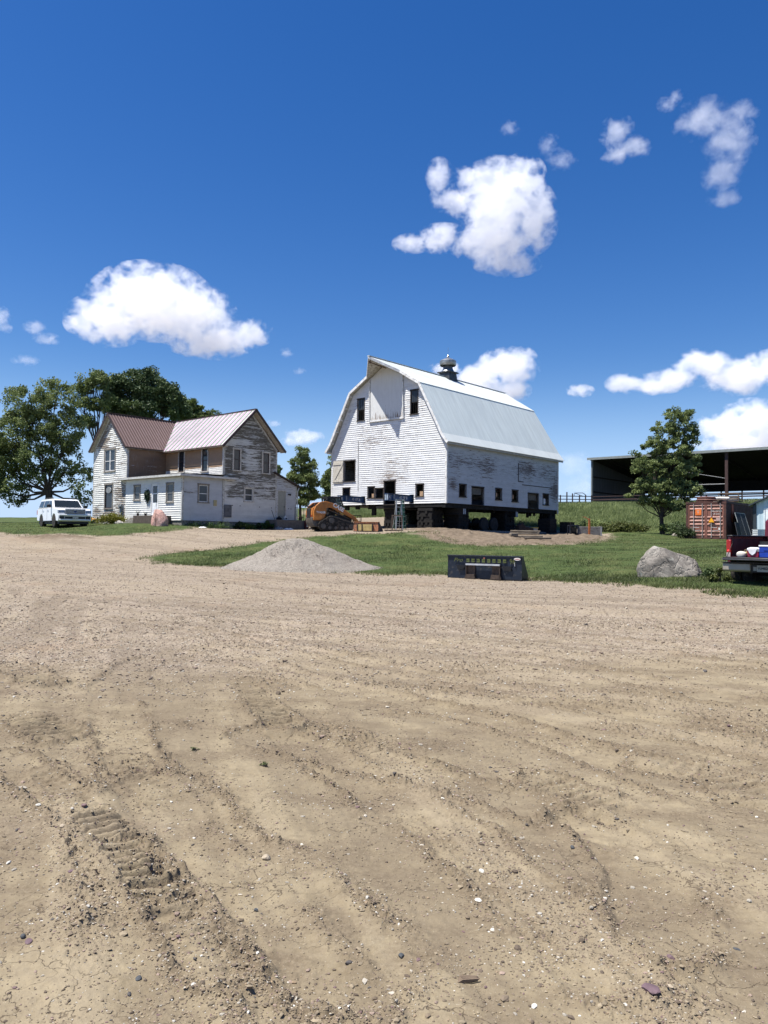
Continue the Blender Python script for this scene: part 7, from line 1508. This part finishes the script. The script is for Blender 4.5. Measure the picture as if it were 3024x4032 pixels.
# coolers and a sack on the open tailgate
def onpx(px, depth): # place along the tailgate so that it stands where the photo shows it
    d = ray(px, 2180); P0 = tw(depth, 0); n = tf; k = (P0-CAM).dot(n)/d.dot(n); p_ = CAM+d*k; return (p_-tw(0, 0)).dot(tl)
y = onpx(2969, -.22); t = thing('small_cooler', 'small crimson picnic cooler with a white pointed lid on the open tailgate', 'cooler', tw(-.22, y, fh-.008), TY-R(90)+R(8)); mCr = M('crimson_plastic', (.26, .018, .05), .4); mWl = M('cooler_white', (.74, .76, .78), .35)
MB().add([(-.13,-.10,0),(.13,-.10,0),(.13,.10,0),(-.13,.10,0),(-.145,-.11,.17),(.145,-.11,.17),(.145,.11,.17),(-.145,.11,.17)], [(0,3,2,1),(4,5,6,7),(0,1,5,4),(1,2,6,5),(2,3,7,6),(3,0,4,7)]).build('body', mCr, t, bevel=.012)
MB().prism([(-.148, .17), (.148, .17), (.14, .23), (.06, .255), (-.06, .255), (-.14, .23)], -.115, .115).build('lid', mWl, t, bevel=.012); MB().prism([(-.13, .22), (.10, .22), (.06, .11), (.0, .055), (-.03, .055), (-.09, .11)], -.128, -.108).build('front_shield', mWl, t, bevel=.006); MB().box(.10, .15, -.122, .122, .15, .21).build('hinge_pin', M('hinge_grey', (.25, .25, .26), .5), t)
y = onpx(3024, -.22); t = thing('blue_cooler', 'blue picnic cooler with white lid on the tailgate, at the right edge', 'cooler', tw(-.22, y, fh-.008), TY-R(90)-R(4)); MB().box(-.17, .17, -.12, .12, 0, .27).build('body', M('royal_blue_plastic', (.012, .045, .32), .35), t, bevel=.015); MB().box(-.18, .18, -.13, .13, .27, .315).build('lid', mWl, t, bevel=.012); MB().box(-.05, .10, -.135, -.12, .18, .23).box(-.17, .17, -.125, -.12, .14, .15).build('handle_recess', M('royal_blue_plastic', (.012, .045, .32)), t)
y = onpx(2920, -.15); t = thing('white_sack', 'small white cloth sack tied with yellow cord on the tailgate left of the crimson cooler', 'sack', tw(-.15, y, fh-.008), TY-R(90)); m = MB().lathe([(.0, 0), (.085, .005), (.105, .05), (.10, .10), (.06, .14), (.0, .15)], 14).build('sack_body', M('off_white_cloth', (.60, .56, .50), .8, var=.2, scale=12), t, smooth=True); m.scale = (1.25, .9, 1)
MB().tube([(.10, 0, .10), (.16, .0, .13), (.22, .02, .09), (.24, 0, .04)], .018, 6).build('cord', M('yellow_cord', (.55, .50, .16), .7), t); 
y = onpx(2940, .05); t = thing('work_glove_heap', 'brown and grey work gloves heaped behind the white sack', 'gloves', tw(.02, y, fh), TY-R(90)); MB().lathe([(0, 0), (.09, .01), (.10, .06), (.05, .11), (0, .17)], 9).lathe([(0, 0), (.06, .0), (.06, .12), (0, .2)], 8, Matrix.Translation((.07, 0, 0))).build('glove', M('brown_leather', (.13, .09, .06), .8), t, smooth=True); MB().tube([(-.1, 0, .05), (-.02, 0, .18), (.06, 0, .15)], .02, 6).build('cuff', M('brown_leather', (.13, .09, .06)), t)
y = onpx(2996, -.15); t = thing('pale_stick', 'short pale wooden handle lying between the two coolers', 'stick', tw(-.15, y, fh+.09), TY-R(90)); MB().tube([(-.12, 0, 0), (.12, 0, .01)], .013, 7).build('stick', M('pale_wood', (.36, .29, .20)), t); MB().box(-.02, .02, -.02, .02, -.095, -.012).build('rest_block', M('pale_wood', (.36, .29, .20)), t)
# ------------------------------------------------------------------ clouds: real volumes of vapour, kilometres away
def cloud(blobs, Y, label, dens=0.011, sc_=1.0, amp=3.3, off=1.66, seed=1.0, group='white clouds in the blue sky', soft=1.0):
    pts = [(at(x, y, Y), rx/FPX*Y, ry/FPX*Y) for x, y, rx, ry in blobs]
    c = sum((p for p, a, b in pts), Vector())/len(pts)
    S = max(max(abs(p.x-c.x)+a for p, a, b in pts), max(abs(p.z-c.z)+b for p, a, b in pts))
    bm = bmesh.new()
    for p, a, b in pts:
        q = (p-c)
        bmesh.ops.create_icosphere(bm, subdivisions=3, radius=1.0,
            matrix=Matrix.Translation(q) @ Matrix.Diagonal((a*1.22, (a+b)*.5*1.22, b*1.22, 1)))
    me = bpy.data.meshes.new('cloud'); bm.to_mesh(me); bm.free()
    o = bpy.data.objects.new('cloud', me); col.objects.link(o); o.location = c
    rm = o.modifiers.new('remesh', 'REMESH'); rm.mode = 'VOXEL'; rm.voxel_size = S/22; rm.use_smooth_shade = True
    m = bpy.data.materials.new('cloud_vapour'); m.use_nodes = True; me.materials.append(m)
    n = m.node_tree; n.nodes.clear(); N = n.nodes.new; L = n.links.new
    mo = N('ShaderNodeOutputMaterial'); v = N('ShaderNodeVolumePrincipled')
    v.inputs['Color'].default_value = (1, 1, 1, 1); v.inputs['Anisotropy'].default_value = 0.1
    tc = N('ShaderNodeTexCoord')
    def math_(op, a, b=None, c_=None, clamp=False):
        k = N('ShaderNodeMath'); k.operation = op; k.use_clamp = clamp
        for i, s in enumerate((a, b, c_)):
            if s is None: continue
            if isinstance(s, (int, float)): k.inputs[i].default_value = s
            else: L(s, k.inputs[i])
        return k.outputs[0]
    F = None
    for p, a, b in pts:
        q = p-c; mp = N('ShaderNodeMapping'); mp.vector_type = 'TEXTURE'
        mp.inputs['Location'].default_value = q; mp.inputs['Scale'].default_value = (a, (a+b)*.5, b)
        L(tc.outputs['Object'], mp.inputs[0])
        ln = N('ShaderNodeVectorMath'); ln.operation = 'LENGTH'; L(mp.outputs[0], ln.inputs[0])
        f = math_('SUBTRACT', 1.0, ln.outputs['Value'])
        F = f if F is None else math_('SMOOTH_MAX', F, f, 0.25)
    ns = N('ShaderNodeTexNoise'); ns.inputs['Scale'].default_value = 1.0; ns.inputs['Detail'].default_value = 8
    ns.inputs['Roughness'].default_value = 0.66; ns.inputs['Distortion'].default_value = 0.25
    mp = N('ShaderNodeMapping'); rmx = max(a for p, a, b in pts); k = sc_*min(0.05, max(0.011*(3000/Y), 1.7/rmx)); mp.inputs['Scale'].default_value = (k, k, k*1.15)
    mp.inputs['Location'].default_value = (seed*7.3, seed*3.1, seed*5.7); L(tc.outputs['Object'], mp.inputs[0]); L(mp.outputs[0], ns.inputs['Vector'])
    g = math_('MULTIPLY_ADD', ns.outputs[0], amp, F); g = math_('SUBTRACT', g, off)
    g = math_('MULTIPLY', g, 2.6/soft, None, True)
    g = math_('MULTIPLY', g, dens)
    L(g, v.inputs['Density']); L(v.outputs[0], mo.inputs['Volume'])
    o['label'] = label; o['category'] = 'cloud'; o['group'] = group
    return o
cloud([(1960,800,150,150),(2060,700,80,80),(1800,790,100,50),(1730,690,50,60),(1950,950,160,80),(1620,960,70,32),(1740,940,90,50),(2110,860,80,120),(2000,1040,120,40),(1860,700,70,40)], 3000, 'big bright cumulus cloud high in the middle of the sky above the barn', seed=1.3, amp=3.9, off=1.96, sc_=1.45)
cloud([(600,1190,220,130),(430,1260,150,90),(760,1240,150,110),(830,1340,160,65),(980,1310,90,50),(330,1270,70,50)], 3000, 'wide puffy cloud with a flat base floating above the farmhouse roof', seed=4.2, amp=3.8, off=1.90, sc_=1.45)
cloud([(2000,1450,110,75),(1880,1490,110,55),(1960,1540,120,50),(1760,1455,70,25),(2050,1420,60,50)], 3600, 'greyish white cloud peeking out just behind the barn roof ridge', seed=2.6, dens=.012)
cloud([(2780,470,120,70),(2870,560,90,90),(2850,680,75,80),(2850,780,60,40),(2920,440,70,40)], 3000, 'tall wispy cloud trailing downwards near the upper right corner', seed=7.7, dens=.006, off=1.75, soft=1.8)
cloud([(2430,520,65,55),(2480,580,80,40),(2420,610,50,40)], 3000, 'small ragged cloud left of the tall wispy one at upper right', seed=9.1, dens=.008, off=1.72, soft=1.6)
cloud([(2630,410,40,30),(2660,380,30,25)], 3000, 'tiny faint wisp above the gap between the two right hand wispy clouds', seed=3.9, dens=.007, off=1.75, soft=1.8)
cloud([(2160,570,40,45),(2210,630,60,35),(2170,560,30,30)], 3000, 'thin wisp hanging at the upper right edge of the big middle cloud', seed=6.1, dens=.006, off=1.75, soft=2)
cloud([(2005,505,38,28)], 3000, 'faint lone wisp floating above the big middle cloud', seed=5.4, dens=.006, off=1.72, soft=2)
cloud([(2480,1510,90,40),(2640,1490,110,35),(2780,1440,120,60),(2900,1480,150,70),(3060,1450,130,75),(2560,1520,120,30)], 4200, 'long flat bottomed cloud bank above the open shed, reaching the right edge', seed=8.4, amp=3.6, off=1.85)
cloud([(2285,1538,50,24)], 4200, 'small oval cloud puff between the barn and the long cloud bank', seed=1.9, off=1.6)
cloud([(2850,1690,110,60),(2960,1660,120,80),(3060,1720,120,80),(2900,1750,160,40)], 4800, 'low heaped cloud resting right above the roof of the open shed', seed=5.9)
cloud([(0,1250,38,40),(20,1290,30,20)], 3600, 'cloud scrap cut off by the left edge of the picture', seed=2.2, dens=.008, soft=1.6)
cloud([(140,1290,45,28),(185,1335,50,22)], 3600, 'slanting streak of cloud left of the farmhouse cloud', seed=3.3, dens=.007, soft=1.6)
cloud([(1190,1722,75,32),(1150,1735,50,20),(1230,1715,40,22)], 5200, 'pale low cloud between the farmhouse gable and the barn', seed=4.8, dens=.008, soft=1.4)
cloud([(1075,1668,35,15)], 5200, 'tiny pale cloud just beside the peak of the farmhouse gable', seed=7.1, dens=.006, soft=1.8)
cloud([(1128,1390,26,20)], 4200, 'tiny wisp right of the farmhouse cloud tail', seed=6.6, dens=.006, soft=1.8)
cloud([(1180,1462,24,14)], 4200, 'tiniest wisp below and right of the farmhouse cloud', seed=8.8, dens=.006, soft=1.8)
cloud([(100,1418,50,20)], 4200, 'faint low smear of cloud above the leafy tree at far left', seed=9.9, dens=.005, soft=2)
cloud([(2260,1830,80,50),(2290,1900,60,60)], 6000, 'hazy pale cloud low behind the barn and left end of the shed', seed=10.9, dens=.002, soft=2)
